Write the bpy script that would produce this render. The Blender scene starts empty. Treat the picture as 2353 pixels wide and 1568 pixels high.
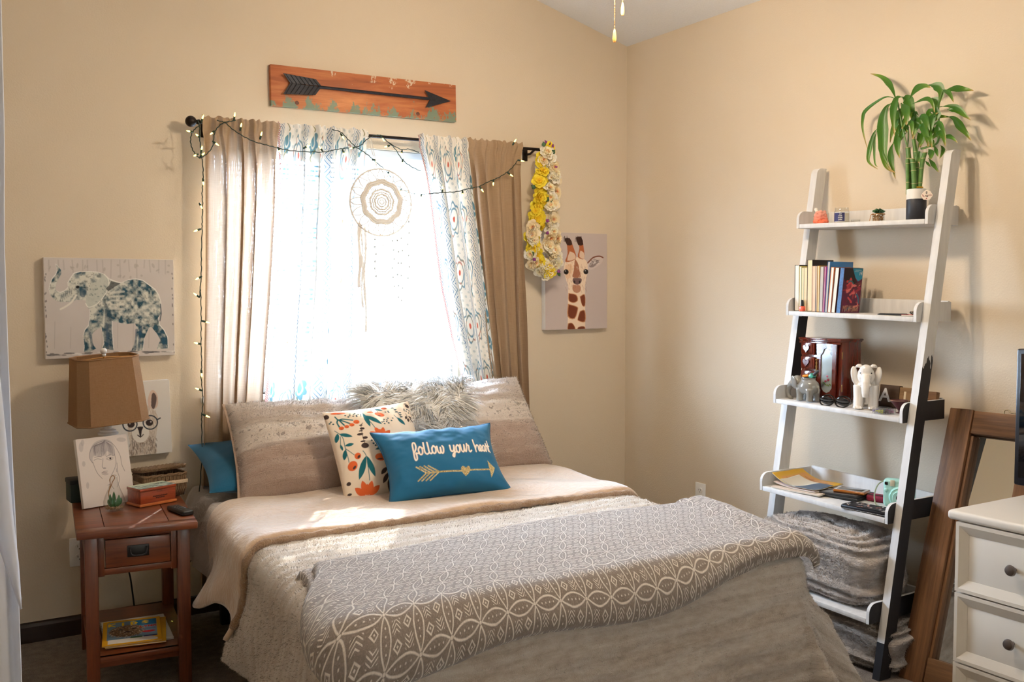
import bpy, bmesh, math, random
import numpy as np
from mathutils import Vector, Matrix, Euler, Quaternion
PI = math.pi
C = bpy.context.scene.collection
SC = bpy.context.scene
random.seed(7); RNG = np.random.default_rng(7)

# ------------------------------------------------------------------ camera
# corner of the room at the origin: back (window) wall y=0, right wall x=0, floor z=0
FPX, YAW, PIT = 2200.0, math.radians(32), math.atan((784 - 677) / 2200.0)
CAM = Vector((-3.34, -4.16, 1.37))
FW = Vector((math.sin(YAW) * math.cos(PIT), math.cos(YAW) * math.cos(PIT), -math.sin(PIT)))
RT = Vector((math.cos(YAW), -math.sin(YAW), 0))
UP = RT.cross(FW)
cd = bpy.data.cameras.new('camera'); cam = bpy.data.objects.new('camera', cd); C.objects.link(cam)
cd.sensor_fit = 'HORIZONTAL'; cd.sensor_width = 36.0; cd.lens = 36.0 * FPX / 2353.0
cd.clip_start = 0.05; cd.clip_end = 200
cam.matrix_world = Matrix.Translation(CAM) @ Matrix((RT, UP, -FW)).transposed().to_4x4()
SC.camera = cam
def ray(px, py): return FW + RT * ((px - 1176.5) / FPX) - UP * ((py - 784) / FPX)
def AY(px, py, y): d = ray(px, py); return CAM + d * ((y - CAM.y) / d.y)
def AX(px, py, x): d = ray(px, py); return CAM + d * ((x - CAM.x) / d.x)
def AZ(px, py, z): d = ray(px, py); return CAM + d * ((z - CAM.z) / d.z)

# ------------------------------------------------------------------ light of the place
SKY, LAMP, EXPO = 120.0, 25.0, 0.06
SC.view_settings.view_transform = 'Standard'; SC.view_settings.look = 'None'
SC.view_settings.gamma = 1.0; SC.view_settings.use_curve_mapping = False
SC.view_settings.exposure = EXPO
w = bpy.data.worlds.new('world'); SC.world = w; w.use_nodes = True
bg = w.node_tree.nodes['Background']; bg.inputs[0].default_value = (0.60, 0.77, 1.0, 1); bg.inputs[1].default_value = SKY
sl = bpy.data.lights.new('sun', 'SUN'); sun = bpy.data.objects.new('sun', sl); C.objects.link(sun)
sl.energy = 10.0; sl.angle = math.radians(0.6); sl.color = (1.0, 0.93, 0.82)
SUN_D = Vector((-0.42, -0.66, -0.62)).normalized()          # travel direction of the sunlight
sun.rotation_euler = SUN_D.to_track_quat('-Z', 'Y').to_euler(); sun.location = (-3, 6, 6)
pl = bpy.data.lights.new('window_portal', 'AREA'); port = bpy.data.objects.new('window_portal', pl); C.objects.link(port)
pl.shape = 'RECTANGLE'; pl.size = 1.30; pl.size_y = 1.24; pl.cycles.is_portal = True
port.location = (-1.665, 0.16, 1.49); port.rotation_euler = (-PI / 2, 0, 0)

# ------------------------------------------------------------------ helpers: colour, nodes
def S(r, g, b):
    f = lambda c: (c / 255) / 12.92 if c / 255 <= 0.04045 else ((c / 255 + 0.055) / 1.055) ** 2.4
    return (f(r), f(g), f(b), 1.0)
class X_:
    """a float socket in a node tree with arithmetic"""
    def __init__(s, t, k): s.t, s.k = t, k
    def _m(s, op, *a):
        n = s.t.nodes.new('ShaderNodeMath'); n.operation = op
        for i, v in enumerate((s,) + a):
            if isinstance(v, X_): s.t.links.new(v.k, n.inputs[i])
            else: n.inputs[i].default_value = float(v)
        return X_(s.t, n.outputs[0])
    def __add__(s, o): return s._m('ADD', o)
    __radd__ = __add__
    def __sub__(s, o): return s._m('SUBTRACT', o)
    def __rsub__(s, o): return (s * -1.0) + o
    def __mul__(s, o): return s._m('MULTIPLY', o)
    __rmul__ = __mul__
    def __truediv__(s, o): return s._m('DIVIDE', o)
    def abs(s): return s._m('ABSOLUTE')
    def sin(s): return s._m('SINE')
    def fr(s): return s._m('FRACT')
    def floor(s): return s._m('FLOOR')
    def sqrt(s): return s._m('SQRT')
    def pow(s, e): return s._m('POWER', e)
    def min(s, o): return s._m('MINIMUM', o)
    def max(s, o): return s._m('MAXIMUM', o)
    def lt(s, o): return s._m('LESS_THAN', o)
    def gt(s, o): return s._m('GREATER_THAN', o)
    def atan2(s, o): return s._m('ARCTAN2', o)
    def clamp(s): n = s._m('ADD', 0.0); n.k.node.use_clamp = True; return n
    def below(s, e, w_):            # 1 where s<e with a soft edge w_
        return ((e - s) / w_ + 0.5).clamp() if not isinstance(e, X_) else (((e - s) / w_) + 0.5).clamp()
class Mat:
    def __init__(s, name):
        s.m = bpy.data.materials.new(name); s.m.use_nodes = True; s.t = s.m.node_tree
        s.N, s.L = s.t.nodes, s.t.links; s.b = s.N['Principled BSDF']; s.out = s.N['Material Output']
    def n(s, ty, **k):
        x = s.N.new(ty)
        for a, v in k.items(): setattr(x, a, v)
        return x
    def coord(s, kind='Object', scale=(1, 1, 1), rot=(0, 0, 0)):
        c = s.n('ShaderNodeTexCoord'); m = s.n('ShaderNodeMapping')
        m.inputs['Scale'].default_value = scale; m.inputs['Rotation'].default_value = rot
        s.L.new(c.outputs[kind], m.inputs[0]); return m.outputs[0]
    def noise(s, vec, scale, detail=3, rough=0.55, dist=0.0):
        x = s.n('ShaderNodeTexNoise'); x.inputs['Scale'].default_value = scale; x.inputs['Detail'].default_value = detail
        x.inputs['Roughness'].default_value = rough; x.inputs['Distortion'].default_value = dist
        if vec is not None: s.L.new(vec, x.inputs['Vector'])
        return X_(s.t, x.outputs[0])
    def uv(s):
        c = s.n('ShaderNodeUVMap'); sp = s.n('ShaderNodeSeparateXYZ'); s.L.new(c.outputs[0], sp.inputs[0])
        return X_(s.t, sp.outputs[0]), X_(s.t, sp.outputs[1])
    def sep(s, vec):
        sp = s.n('ShaderNodeSeparateXYZ'); s.L.new(vec, sp.inputs[0]); return [X_(s.t, sp.outputs[i]) for i in range(3)]
    def mix(s, f, a, b, mode='MIX'):
        x = s.n('ShaderNodeMix', data_type='RGBA', blend_type=mode)
        for i, v in ((0, f), (6, a), (7, b)):
            if isinstance(v, X_): s.L.new(v.k, x.inputs[i])
            elif hasattr(v, 'is_linked') or hasattr(v, 'links'): s.L.new(v, x.inputs[i])
            else: x.inputs[i].default_value = v
        return x.outputs[2]
    def ramp(s, f, stops, interp='LINEAR'):
        x = s.n('ShaderNodeValToRGB'); cr = x.color_ramp; cr.interpolation = interp
        while len(cr.elements) < len(stops): cr.elements.new(0.5)
        for e, (p, c) in zip(cr.elements, stops): e.position = p; e.color = c
        s.L.new(f.k if isinstance(f, X_) else f, x.inputs[0]); return x.outputs[0]
    def color(s, c):
        if isinstance(c, (tuple, list)): s.b.inputs['Base Color'].default_value = c
        else: s.L.new(c, s.b.inputs['Base Color'])
        return s
    def bump(s, h, strength=0.3, dist=0.01):
        x = s.n('ShaderNodeBump'); x.inputs['Strength'].default_value = strength; x.inputs['Distance'].default_value = dist
        s.L.new(h.k if isinstance(h, X_) else h, x.inputs['Height'])
        s.L.new(x.outputs[0], s.b.inputs['Normal']); s.bn = x.outputs[0]; return s
    def set(s, **k):
        for a, v in k.items(): s.b.inputs[{'rough': 'Roughness', 'metal': 'Metallic', 'spec': 'Specular IOR Level', 'trans': 'Transmission Weight', 'ior': 'IOR', 'sheen': 'Sheen Weight', 'coat': 'Coat Weight', 'alpha': 'Alpha', 'estr': 'Emission Strength', 'ecol': 'Emission Color', 'sss': 'Subsurface Weight'}[a]].default_value = v
        return s
MATS = {}
def flat(name, col, rough=0.6, metal=0.0, nscale=30.0, vary=0.08, bump=0.0, spec=0.5, coat=0.0):
    """plain material with a little procedural variation"""
    if name in MATS: return MATS[name]
    m = Mat(name); n = m.noise(m.coord('Object'), nscale, 3)
    d = tuple(c * (1 - vary) for c in col[:3]) + (1,); e = tuple(min(1, c * (1 + vary)) for c in col[:3]) + (1,)
    m.color(m.mix(n, d, e)).set(rough=rough, metal=metal, spec=spec, coat=coat)
    if bump: m.bump(n, bump, 0.004)
    MATS[name] = m.m; return m.m
def wood(name, dark, light, rough=0.45, axis=0, scale=6.0, bump=0.12, coat=0.0):
    m = Mat(name); sc = [scale * 6] * 3; sc[axis] = scale * 0.35
    v = m.coord('Object', sc); n = m.noise(v, 1.0, 5, 0.65, 0.6); n2 = m.noise(v, 4.0, 2)
    m.color(m.ramp(n * 0.75 + n2 * 0.25, [(0.3, dark), (0.7, light)])).set(rough=rough, coat=coat); m.bump(n, bump, 0.003)
    return m.m
def vcol(name, rough=0.7, bump=0.0, bscale=400.0, spec=0.3, sheen=0.0):
    m = Mat(name); a = m.n('ShaderNodeVertexColor'); a.layer_name = 'Col'; m.color(a.outputs[0]).set(rough=rough, spec=spec, sheen=sheen)
    if bump: m.bump(m.noise(m.coord('Object'), bscale, 2), bump, 0.002)
    return m.m
def glassy(name, col=(1, 1, 1, 1), rough=0.02, mix=0.88):
    m = Mat(name); g = m.n('ShaderNodeBsdfGlossy'); g.inputs['Roughness'].default_value = rough
    t = m.n('ShaderNodeBsdfTransparent'); t.inputs[0].default_value = col
    x = m.n('ShaderNodeMixShader'); fr = m.n('ShaderNodeLayerWeight'); fr.inputs[0].default_value = 0.5
    m.L.new((X_(m.t, fr.outputs['Facing']).pow(3.0) * 0.8 + 0.06).k, x.inputs[0]); m.L.new(t.outputs[0], x.inputs[1]); m.L.new(g.outputs[0], x.inputs[2])
    m.L.new(x.outputs[0], m.out.inputs[0]); return m.m

# ------------------------------------------------------------------ helpers: geometry
class MB:
    def __init__(s): s.v, s.f, s.uvs, s.cols, s.flip = [], [], None, None, False
    def add(s, vs, fs):
        o = len(s.v); s.v += [tuple(p) for p in vs]; s.f += [tuple(i + o for i in f) for f in fs]; return s
    def box(s, c, d, bev=0.0, rot=None, seg=2):
        bm = bmesh.new(); bmesh.ops.create_cube(bm, size=1.0)
        for v in bm.verts: v.co = Vector((v.co.x * d[0], v.co.y * d[1], v.co.z * d[2]))
        if bev > 0: bmesh.ops.bevel(bm, geom=bm.edges[:] , offset=min(bev, min(d) * 0.45), segments=seg, profile=0.5, affect='EDGES')
        R = (rot if isinstance(rot, Matrix) else Euler(rot).to_matrix()) if rot is not None else Matrix.Identity(3)
        c = Vector(c); bm.verts.index_update()
        s.add([R @ v.co + c for v in bm.verts], [[v.index for v in f.verts] for f in bm.faces]); bm.free(); return s
    def tube(s, pts, r, n=8, cap=True, closed=False):
        pts = [Vector(p) for p in pts]; N = len(pts); rs = r if isinstance(r, (list, tuple)) else [r] * N
        vs, fs = [], []; ref = None
        for i, p in enumerate(pts):
            a = pts[i - 1] if (i > 0 or closed) else p; b = pts[(i + 1) % N] if (i < N - 1 or closed) else p
            t = (b - a); t = t.normalized() if t.length > 1e-9 else Vector((0, 0, 1))
            if ref is None:
                ref = Vector((0, 0, 1)) if abs(t.z) < 0.9 else Vector((1, 0, 0))
            x = t.cross(ref)
            if x.length < 1e-6: x = t.cross(Vector((0.3, 1, 0.2)))
            x.normalize(); y = t.cross(x).normalized(); ref = x.cross(t)
            for k in range(n):
                q = 2 * PI * k / n; vs.append(p + (x * math.cos(q) + y * math.sin(q)) * rs[i])
        for i in range(N - 1 + (1 if closed else 0)):
            j = (i + 1) % N
            for k in range(n): fs.append((i * n + k, j * n + k, j * n + (k + 1) % n, i * n + (k + 1) % n))
        if cap and not closed: fs.append(tuple(range(n))); fs.append(tuple((N - 1) * n + n - 1 - k for k in range(n)))
        return s.add(vs, fs)
    def lathe(s, prof, n=24, c=(0, 0, 0), rot=None, cap=True):
        R = Euler(rot).to_matrix() if rot is not None else Matrix.Identity(3); c = Vector(c); vs, fs = [], []
        for r, z in prof:
            for k in range(n): q = 2 * PI * k / n; vs.append(R @ Vector((r * math.cos(q), r * math.sin(q), z)) + c)
        for i in range(len(prof) - 1):
            for k in range(n): fs.append((i * n + k, i * n + (k + 1) % n, (i + 1) * n + (k + 1) % n, (i + 1) * n + k))
        if cap: fs.append(tuple(n - 1 - k for k in range(n))); fs.append(tuple((len(prof) - 1) * n + k for k in range(n)))
        return s.add(vs, fs)
    def ball(s, c, r, n=12, m=8, rot=None):
        r = (r, r, r) if isinstance(r, (int, float)) else r
        R = Euler(rot).to_matrix() if rot is not None else Matrix.Identity(3); c = Vector(c); vs, fs = [], []
        for i in range(m + 1):
            t = PI * i / m
            for k in range(n):
                q = 2 * PI * k / n
                vs.append(R @ Vector((r[0] * math.sin(t) * math.cos(q), r[1] * math.sin(t) * math.sin(q), r[2] * math.cos(t))) + c)
        for i in range(m):
            for k in range(n): fs.append((i * n + k, (i + 1) * n + k, (i + 1) * n + (k + 1) % n, i * n + (k + 1) % n))
        return s.add(vs, fs)
    def prism(s, poly, a, b, axis='z'):
        """polygon in the plane across axis, extruded from a to b"""
        n = len(poly)
        def P(p, h): return {'z': (p[0], p[1], h), 'y': (p[0], h, p[1]), 'x': (h, p[0], p[1])}[axis]
        vs = [P(p, a) for p in poly] + [P(p, b) for p in poly]
        fs = [tuple(range(n))[::-1], tuple(range(n, 2 * n))] + [(i, (i + 1) % n, n + (i + 1) % n, n + i) for i in range(n)]
        return s.add(vs, fs)
    def grid(s, fn, nu, nv, uv=None):
        o = len(s.v)
        for j in range(nv + 1):
            for i in range(nu + 1): s.v.append(tuple(fn(i / nu, j / nv)))
        for j in range(nv):
            for i in range(nu):
                a = o + j * (nu + 1) + i; s.f.append((a, a + 1, a + nu + 2, a + nu + 1))
        if uv:
            s.uvs = s.uvs or []
            for j in range(nv + 1):
                for i in range(nu + 1): s.uvs.append(uv(i / nu, j / nv))
        return s
    def build(s, name, mat, parent=None, loc=(0, 0, 0), rot=(0, 0, 0), smooth=True, angle=40, mods=()):
        me = bpy.data.meshes.new(name); me.from_pydata(s.v, [], s.f); me.update()
        bm = bmesh.new(); bm.from_mesh(me); (None if s.flip == 'keep' else bmesh.ops.recalc_face_normals(bm, faces=bm.faces)); bm.to_mesh(me); bm.free()
        if s.uvs:
            ul = me.uv_layers.new(name='UVMap'); li = np.empty(len(me.loops), dtype=np.int32); me.loops.foreach_get('vertex_index', li)
            ul.data.foreach_set('uv', np.array(s.uvs, dtype=np.float32)[li].ravel())
        if s.cols is not None:
            ca = me.color_attributes.new('Col', 'FLOAT_COLOR', 'POINT'); ca.data.foreach_set('color', np.asarray(s.cols, dtype=np.float32).ravel())
        if smooth:
            me.polygons.foreach_set('use_smooth', [True] * len(me.polygons))
            if angle < 180: me.set_sharp_from_angle(angle=math.radians(angle))
        me.materials.append(mat)
        o = bpy.data.objects.new(name, me); C.objects.link(o); o.location = loc; o.rotation_euler = rot
        if parent: o.parent = parent
        for kind, kw in mods:
            md = o.modifiers.new(kind.lower(), kind)
            for k, v in kw.items(): setattr(md, k, v)
        return o
def tag(o, label, cat, group=None, kind=None):
    o['label'] = label; o['category'] = cat
    if group: o['group'] = group
    if kind: o['kind'] = kind
    return o
def thing(name, label, cat, loc=(0, 0, 0), rotz=0.0, group=None, rot=None):
    o = bpy.data.objects.new(name, None); C.objects.link(o); o.location = loc
    o.rotation_euler = rot if rot is not None else (0, 0, rotz); o.empty_display_size = 0.05
    return tag(o, label, cat, group)
def struct(o): o['kind'] = 'structure'; return o
def clone(o, parent=None, name=None):
    c = o.copy(); C.objects.link(c)
    if parent: c.parent = parent
    return c
def bez(pts, n=8):
    """Catmull-Rom through points"""
    P = [Vector(p) for p in pts]; out = []
    for i in range(len(P) - 1):
        a, b, c, d = P[max(i - 1, 0)], P[i], P[i + 1], P[min(i + 2, len(P) - 1)]
        for k in range(n):
            t = k / n; out.append(0.5 * ((2 * b) + (c - a) * t + (2 * a - 5 * b + 4 * c - d) * t * t + (3 * b - a - 3 * c + d) * t ** 3))
    out.append(P[-1]); return out
def fuzz(mb, n, L, w_, mat, parent, name='pile', flow=(0, 0, -.4), up=1.0, rnd=.45, seed=1, keep=None):
    """short fibres standing on the quads of a grid mesh, shaded with the normals of the cloth"""
    V = np.array(mb.v, float); F_ = np.array([f for f in mb.f if len(f) == 4]); r = np.random.default_rng(seed)
    a, b, c, d = (V[F_[:, i]] for i in range(4)); nr = np.cross(c - a, d - b); ar = np.linalg.norm(nr, axis=1)
    if keep is not None: ar = ar * keep((a + b + c + d) / 4)
    nr = nr / (np.linalg.norm(nr, axis=1)[:, None] + 1e-12); cen = V.mean(0)
    k = r.choice(len(F_), n, p=ar / ar.sum()); u, v = r.random((n, 1)), r.random((n, 1)); bl = lambda q: (q[0][k] * (1 - u) + q[1][k] * u) * (1 - v) + (q[3][k] * (1 - u) + q[2][k] * u) * v
    P = bl((a, b, c, d)); N = nr[k]
    if mb.flip == 'out': N = N * np.sign(((P - cen) * N).sum(1))[:, None]
    elif mb.flip: N = -N
    D = N * up + np.array(flow) + r.normal(0, rnd, (n, 3)); D /= np.linalg.norm(D, axis=1)[:, None]; T = np.cross(N + r.normal(0, .25, (n, 3)), D); T /= np.linalg.norm(T, axis=1)[:, None] + 1e-9; T *= np.where((np.cross(T, D) * N).sum(1) > 0, 1, -1)[:, None]
    LL = L * r.uniform(.6, 1.2, (n, 1)); vs = np.empty((n, 3, 3)); vs[:, 0] = P - T * w_ - N * .001; vs[:, 1] = P + T * w_ - N * .001; vs[:, 2] = P + D * LL
    me = bpy.data.meshes.new(name); me.vertices.add(3 * n); me.vertices.foreach_set('co', vs.ravel()); me.loops.add(3 * n); me.loops.foreach_set('vertex_index', np.arange(3 * n, dtype=np.int32)); me.polygons.add(n); me.polygons.foreach_set('loop_start', np.arange(0, 3 * n, 3, dtype=np.int32)); me.update(calc_edges=True)
    if mb.uvs: UV = np.array(mb.uvs, float); q = bl(tuple(UV[F_[:, i]] for i in range(4))); ul = me.uv_layers.new(name='UVMap'); ul.data.foreach_set('uv', np.repeat(q, 3, 0).astype(np.float32).ravel())
    me.polygons.foreach_set('use_smooth', [True] * n); nn = N + D * .25 + r.normal(0, .30, (n, 3)); nn /= np.linalg.norm(nn, axis=1)[:, None]; me.normals_split_custom_set_from_vertices(np.repeat(nn, 3, 0).tolist())
    me.materials.append(mat); o = bpy.data.objects.new(name, me); C.objects.link(o); o.parent = parent; o['kind'] = 'stuff'; return o
def lerp(a, b, t): return a + (b - a) * t
def sst(a, b, x): t = np.clip((x - a) / (b - a), 0, 1); return t * t * (3 - 2 * t)
_FG = {}
def fbm(x, y, seed=0, oct=4):
    """cheap value noise, scalars or numpy arrays"""
    if seed not in _FG: q0 = np.random.default_rng(seed).random((64, 64)); _FG[seed] = (q0, q0.tolist())
    if isinstance(x, (float, int)) and isinstance(y, (float, int)):
        G, r, a, fl = _FG[seed][1], 0.0, 0.5, math.floor
        for k in range(oct):
            xi, yi = fl(x), fl(y); fx, fy = x - xi, y - yi; fx = fx * fx * (3 - 2 * fx); fy = fy * fy * (3 - 2 * fy)
            A0, A1 = G[xi & 63], G[(xi + 1) & 63]; j0, j1 = yi & 63, (yi + 1) & 63
            r += a * ((A0[j0] * (1 - fx) + A1[j0] * fx) * (1 - fy) + (A0[j1] * (1 - fx) + A1[j1] * fx) * fy); x = x * 2.03 + 17.1; y = y * 2.03 + 5.3; a *= 0.5
        return r
    x = np.asarray(x, float); y = np.asarray(y, float); r = np.zeros(np.broadcast(x, y).shape); a = 0.5
    g = _FG[seed][0]
    for k in range(oct):
        xi, yi = np.floor(x).astype(int), np.floor(y).astype(int); fx, fy = x - xi, y - yi
        fx = fx * fx * (3 - 2 * fx); fy = fy * fy * (3 - 2 * fy)
        q = lambda i, j: g[(xi + i) % 64, (yi + j) % 64]
        r = r + a * ((q(0, 0) * (1 - fx) + q(1, 0) * fx) * (1 - fy) + (q(0, 1) * (1 - fx) + q(1, 1) * fx) * fy)
        x = x * 2.03 + 17.1; y = y * 2.03 + 5.3; a *= 0.5
    return r

# ------------------------------------------------------------------ helpers: flat print painted point by point
class Art:
    """colour field on a w x h grid; shapes are given in sketch units that a quad maps on the sheet"""
    def __init__(s, w, h, base, quad=None):
        s.w, s.h = w, h; s.a = np.ones((h, w, 3)) * np.array(base[:3]); s.q = quad
        s.H = None
        if quad is not None:
            src = np.array(quad, float); dst = np.array([(0, 0), (w - 1, 0), (w - 1, h - 1), (0, h - 1)], float); A = []
            for (x, y), (u, v) in zip(src, dst):
                A.append([x, y, 1, 0, 0, 0, -u * x, -u * y]); A.append([0, 0, 0, x, y, 1, -v * x, -v * y])
            hh = np.linalg.solve(np.array(A), dst.ravel()); s.H = np.append(hh, 1).reshape(3, 3)
            p0 = s.map([(src[:, 0].mean(), src[:, 1].mean()), (src[:, 0].mean() + 10, src[:, 1].mean()), (src[:, 0].mean(), src[:, 1].mean() + 10)])
            s.k = 0.5 * (np.linalg.norm(p0[1] - p0[0]) + np.linalg.norm(p0[2] - p0[0])) / 10
        else: s.k = 1.0
    def map(s, pts):
        p = np.asarray(pts, float)
        if s.H is None: return p
        q = np.c_[p, np.ones(len(p))] @ s.H.T; return q[:, :2] / q[:, 2:]
    def _win(s, p, pad):
        x0, y0 = np.floor(p.min(0) - pad).astype(int); x1, y1 = np.ceil(p.max(0) + pad).astype(int) + 1
        x0, y0 = max(x0, 0), max(y0, 0); x1, y1 = min(x1, s.w), min(y1, s.h)
        if x0 >= x1 or y0 >= y1: return None
        return x0, y0, x1, y1, *np.meshgrid(np.arange(x0, x1), np.arange(y0, y1))
    def _put(s, win, m, col):
        x0, y0, x1, y1 = win[:4]; c = np.array(col[:3]) if not isinstance(col, np.ndarray) else col
        s.a[y0:y1, x0:x1] = s.a[y0:y1, x0:x1] * (1 - m[..., None]) + c * m[..., None]
    def mask(s, p, X, Y):
        m = np.zeros(X.shape)
        for ox, oy in ((-.25, -.25), (.25, -.25), (-.25, .25), (.25, .25)):
            k = np.zeros(X.shape, bool); xx, yy = X + ox, Y + oy
            for i in range(len(p)):
                (ax, ay), (bx, by) = p[i - 1], p[i]
                if ay == by: continue
                k ^= ((ay > yy) != (by > yy)) & (xx < (bx - ax) * (yy - ay) / (by - ay) + ax)
            m += k * 0.25
        return m
    def poly(s, pts, col, al=1.0, smooth=0):
        if smooth: pts = [(v.x, v.y) for v in bez([(a, b, 0) for a, b in list(pts) + [pts[0]]], smooth)][:-1]
        p = s.map(pts); wn = s._win(p, 1)
        if wn: s._put(wn, s.mask(p, wn[4], wn[5]) * al, col)
        return s
    def stroke(s, pts, wd, col, al=1.0, smooth=0):
        if smooth and len(pts) > 2: pts = [(v.x, v.y) for v in bez([(a, b, 0) for a, b in pts], smooth)]
        p = s.map(pts); r = wd * s.k / 2; wn = s._win(p, r + 1.5)
        if not wn: return s
        X, Y = wn[4], wn[5]; d = np.full(X.shape, 1e9)
        for i in range(max(1, len(p) - 1)):
            a, b = p[i], p[min(i + 1, len(p) - 1)]; v = b - a; L = max(v @ v, 1e-9)
            t = np.clip(((X - a[0]) * v[0] + (Y - a[1]) * v[1]) / L, 0, 1)
            d = np.minimum(d, np.hypot(X - a[0] - t * v[0], Y - a[1] - t * v[1]))
        s._put(wn, np.clip(r - d + 0.5, 0, 1) * min(1.0, max(r * 2, 0.25)) * al, col); return s
    def ell(s, c, rx, ry, col, al=1.0, rot=0.0, n=20):
        q = math.radians(rot)
        return s.poly([(c[0] + rx * math.cos(t) * math.cos(q) - ry * math.sin(t) * math.sin(q), c[1] + rx * math.cos(t) * math.sin(q) + ry * math.sin(t) * math.cos(q)) for t in np.linspace(0, 2 * PI, n, endpoint=False)], col, al)
    def leaf(s, a, b, wd, col, al=1.0):
        a, b = np.array(a, float), np.array(b, float); v = b - a; nrm = np.array((-v[1], v[0])); nrm /= np.linalg.norm(nrm) + 1e-9
        t = np.linspace(0, 1, 9); e = np.sin(t * PI) ** 0.8 * wd / 2
        return s.poly([tuple(a + v * x + nrm * y) for x, y in zip(t, e)] + [tuple(a + v * x - nrm * y) for x, y in zip(t[::-1], e[::-1])], col, al)
    def at(s, u, v):
        """colour at sheet coords 0..1, v downwards"""
        x = np.clip(np.asarray(u) * (s.w - 1), 0, s.w - 1.001); y = np.clip(np.asarray(v) * (s.h - 1), 0, s.h - 1.001)
        i, j = x.astype(int), y.astype(int); fx, fy = (x - i)[..., None], (y - j)[..., None]
        return (s.a[j, i] * (1 - fx) + s.a[j, i + 1] * fx) * (1 - fy) + (s.a[j + 1, i] * (1 - fx) + s.a[j + 1, i + 1] * fx) * fy
def printed(name, art, w_, h_, mat, parent, mtx=None, res=None, loc=(0, 0, 0), rot=(0, 0, 0)):
    """flat printed sheet in local x,z facing -y; origin at its centre"""
    nu, nv = res or (art.w - 1, art.h - 1); mb = MB()
    mb.grid(lambda u, v: ((u - 0.5) * w_, 0.0, (0.5 - v) * h_), nu, nv)
    U, V = np.meshgrid(np.linspace(0, 1, nu + 1), np.linspace(0, 1, nv + 1)); c = art.at(U.ravel(), V.ravel())
    mb.cols = np.c_[c, np.ones(len(c))]
    return mb.build(name, mat, parent, loc=loc, rot=rot, smooth=False)

# ================================================================== the setting
WX0, WX1, WZ0, WZ1 = -2.27, -1.06, 0.93, 2.05          # window opening
RX, RY = -3.9, -5.0
def ceil_z(x): return 2.722 - 0.262 * x
def m_wall():
    m = Mat('wall_paint'); v = m.coord('Object'); n = m.noise(v, 150, 3, 0.5); n2 = m.noise(v, 1.3, 2)
    m.color(m.mix(n2, S(212, 196, 173), S(218, 203, 181))).set(rough=0.72, spec=0.25); m.bump(n, 0.22, 0.004); return m.m
WALL = m_wall()
def m_ceil():
    m = Mat('ceiling_paint'); n = m.noise(m.coord('Object'), 120, 3); m.color(m.mix(n, S(228, 230, 234), S(238, 240, 243))).set(rough=0.85); m.bump(n, 0.3, 0.005); return m.m
def m_carpet():
    m = Mat('carpet_pile'); v = m.coord('Object'); n = m.noise(v, 260, 4, 0.7); n2 = m.noise(v, 28, 3); n3 = m.noise(v, 3, 2)
    f = n * 0.6 + n2 * 0.3 + n3 * 0.1
    m.color(m.ramp(f, [(0.34, S(74, 58, 46)), (0.5, S(136, 115, 96)), (0.66, S(186, 166, 144))])).set(rough=0.95, sheen=0.3); m.bump(n * 0.7 + n2 * 0.5, 1.0, 0.02); return m.m
CARPET = m_carpet()
struct(MB().box((RX / 2, RY / 2, -0.05), (-RX + .3, -RY + .3, 0.1)).build('floor', CARPET, smooth=False))
b = MB()
b.prism([(RX, 0), (WX0, 0), (WX0, ceil_z(WX0) + .02), (RX, ceil_z(RX) + .02)], 0.0, 0.14, 'y')
b.prism([(WX1, 0), (0.14, 0), (0.14, 2.70), (WX1, ceil_z(WX1) + .02)], 0.0, 0.14, 'y')
b.prism([(WX0, 0), (WX1, 0), (WX1, WZ0), (WX0, WZ0)], 0.0, 0.14, 'y')
b.prism([(WX0, WZ1), (WX1, WZ1), (WX1, ceil_z(WX1) + .02), (WX0, ceil_z(WX0) + .02)], 0.0, 0.14, 'y')
struct(b.build('wall_back', WALL, smooth=False))
struct(MB().box((0.07, RY / 2, 1.37), (0.14, -RY, 2.74)).build('wall_right', WALL, smooth=False))
struct(MB().box((RX - 0.07, RY / 2, 1.95), (0.14, -RY + .28, 3.9)).build('wall_left', WALL, smooth=False))
b = MB(); VX0, VX1, VZ0, VZ1 = -2.9, -1.5, 0.9, 2.1             # unseen window added behind the camera as soft fill, shade drawn
b.prism([(RX, 0), (VX0, 0), (VX0, ceil_z(VX0) + .02), (RX, ceil_z(RX) + .02)], RY - .14, RY, 'y'); b.prism([(VX1, 0), (0.14, 0), (0.14, 2.70), (VX1, ceil_z(VX1) + .02)], RY - .14, RY, 'y')
b.prism([(VX0, 0), (VX1, 0), (VX1, VZ0), (VX0, VZ0)], RY - .14, RY, 'y'); b.prism([(VX0, VZ1), (VX1, VZ1), (VX1, ceil_z(VX1) + .02), (VX0, ceil_z(VX0) + .02)], RY - .14, RY, 'y')
struct(b.build('wall_front', WALL, smooth=False))
struct(MB().prism([(RX - .1, ceil_z(RX - .1)), (0.14, ceil_z(0.14)), (0.14, ceil_z(0.14) + .12), (RX - .1, ceil_z(RX - .1) + .12)], RY - .14, 0.14, 'y').build('ceiling', m_ceil(), smooth=False))
DKWOOD = wood('dark_baseboard_wood', S(26, 15, 11), S(48, 28, 20), 0.4)
BB = [(0, 0), (0.016, 0), (0.016, 0.062), (0.010, 0.074), (0, 0.078)]
struct(MB().prism([(-a, z) for a, z in BB], RX, -0.016, 'x').build('baseboard_back', DKWOOD, smooth=False))
struct(MB().prism([(-a, z) for a, z in BB], RY, 0.0, 'y').build('baseboard_right', DKWOOD, smooth=False))
struct(MB().prism([(RX + a, z) for a, z in BB], RY, -0.016, 'y').build('baseboard_left', DKWOOD, smooth=False))
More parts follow.
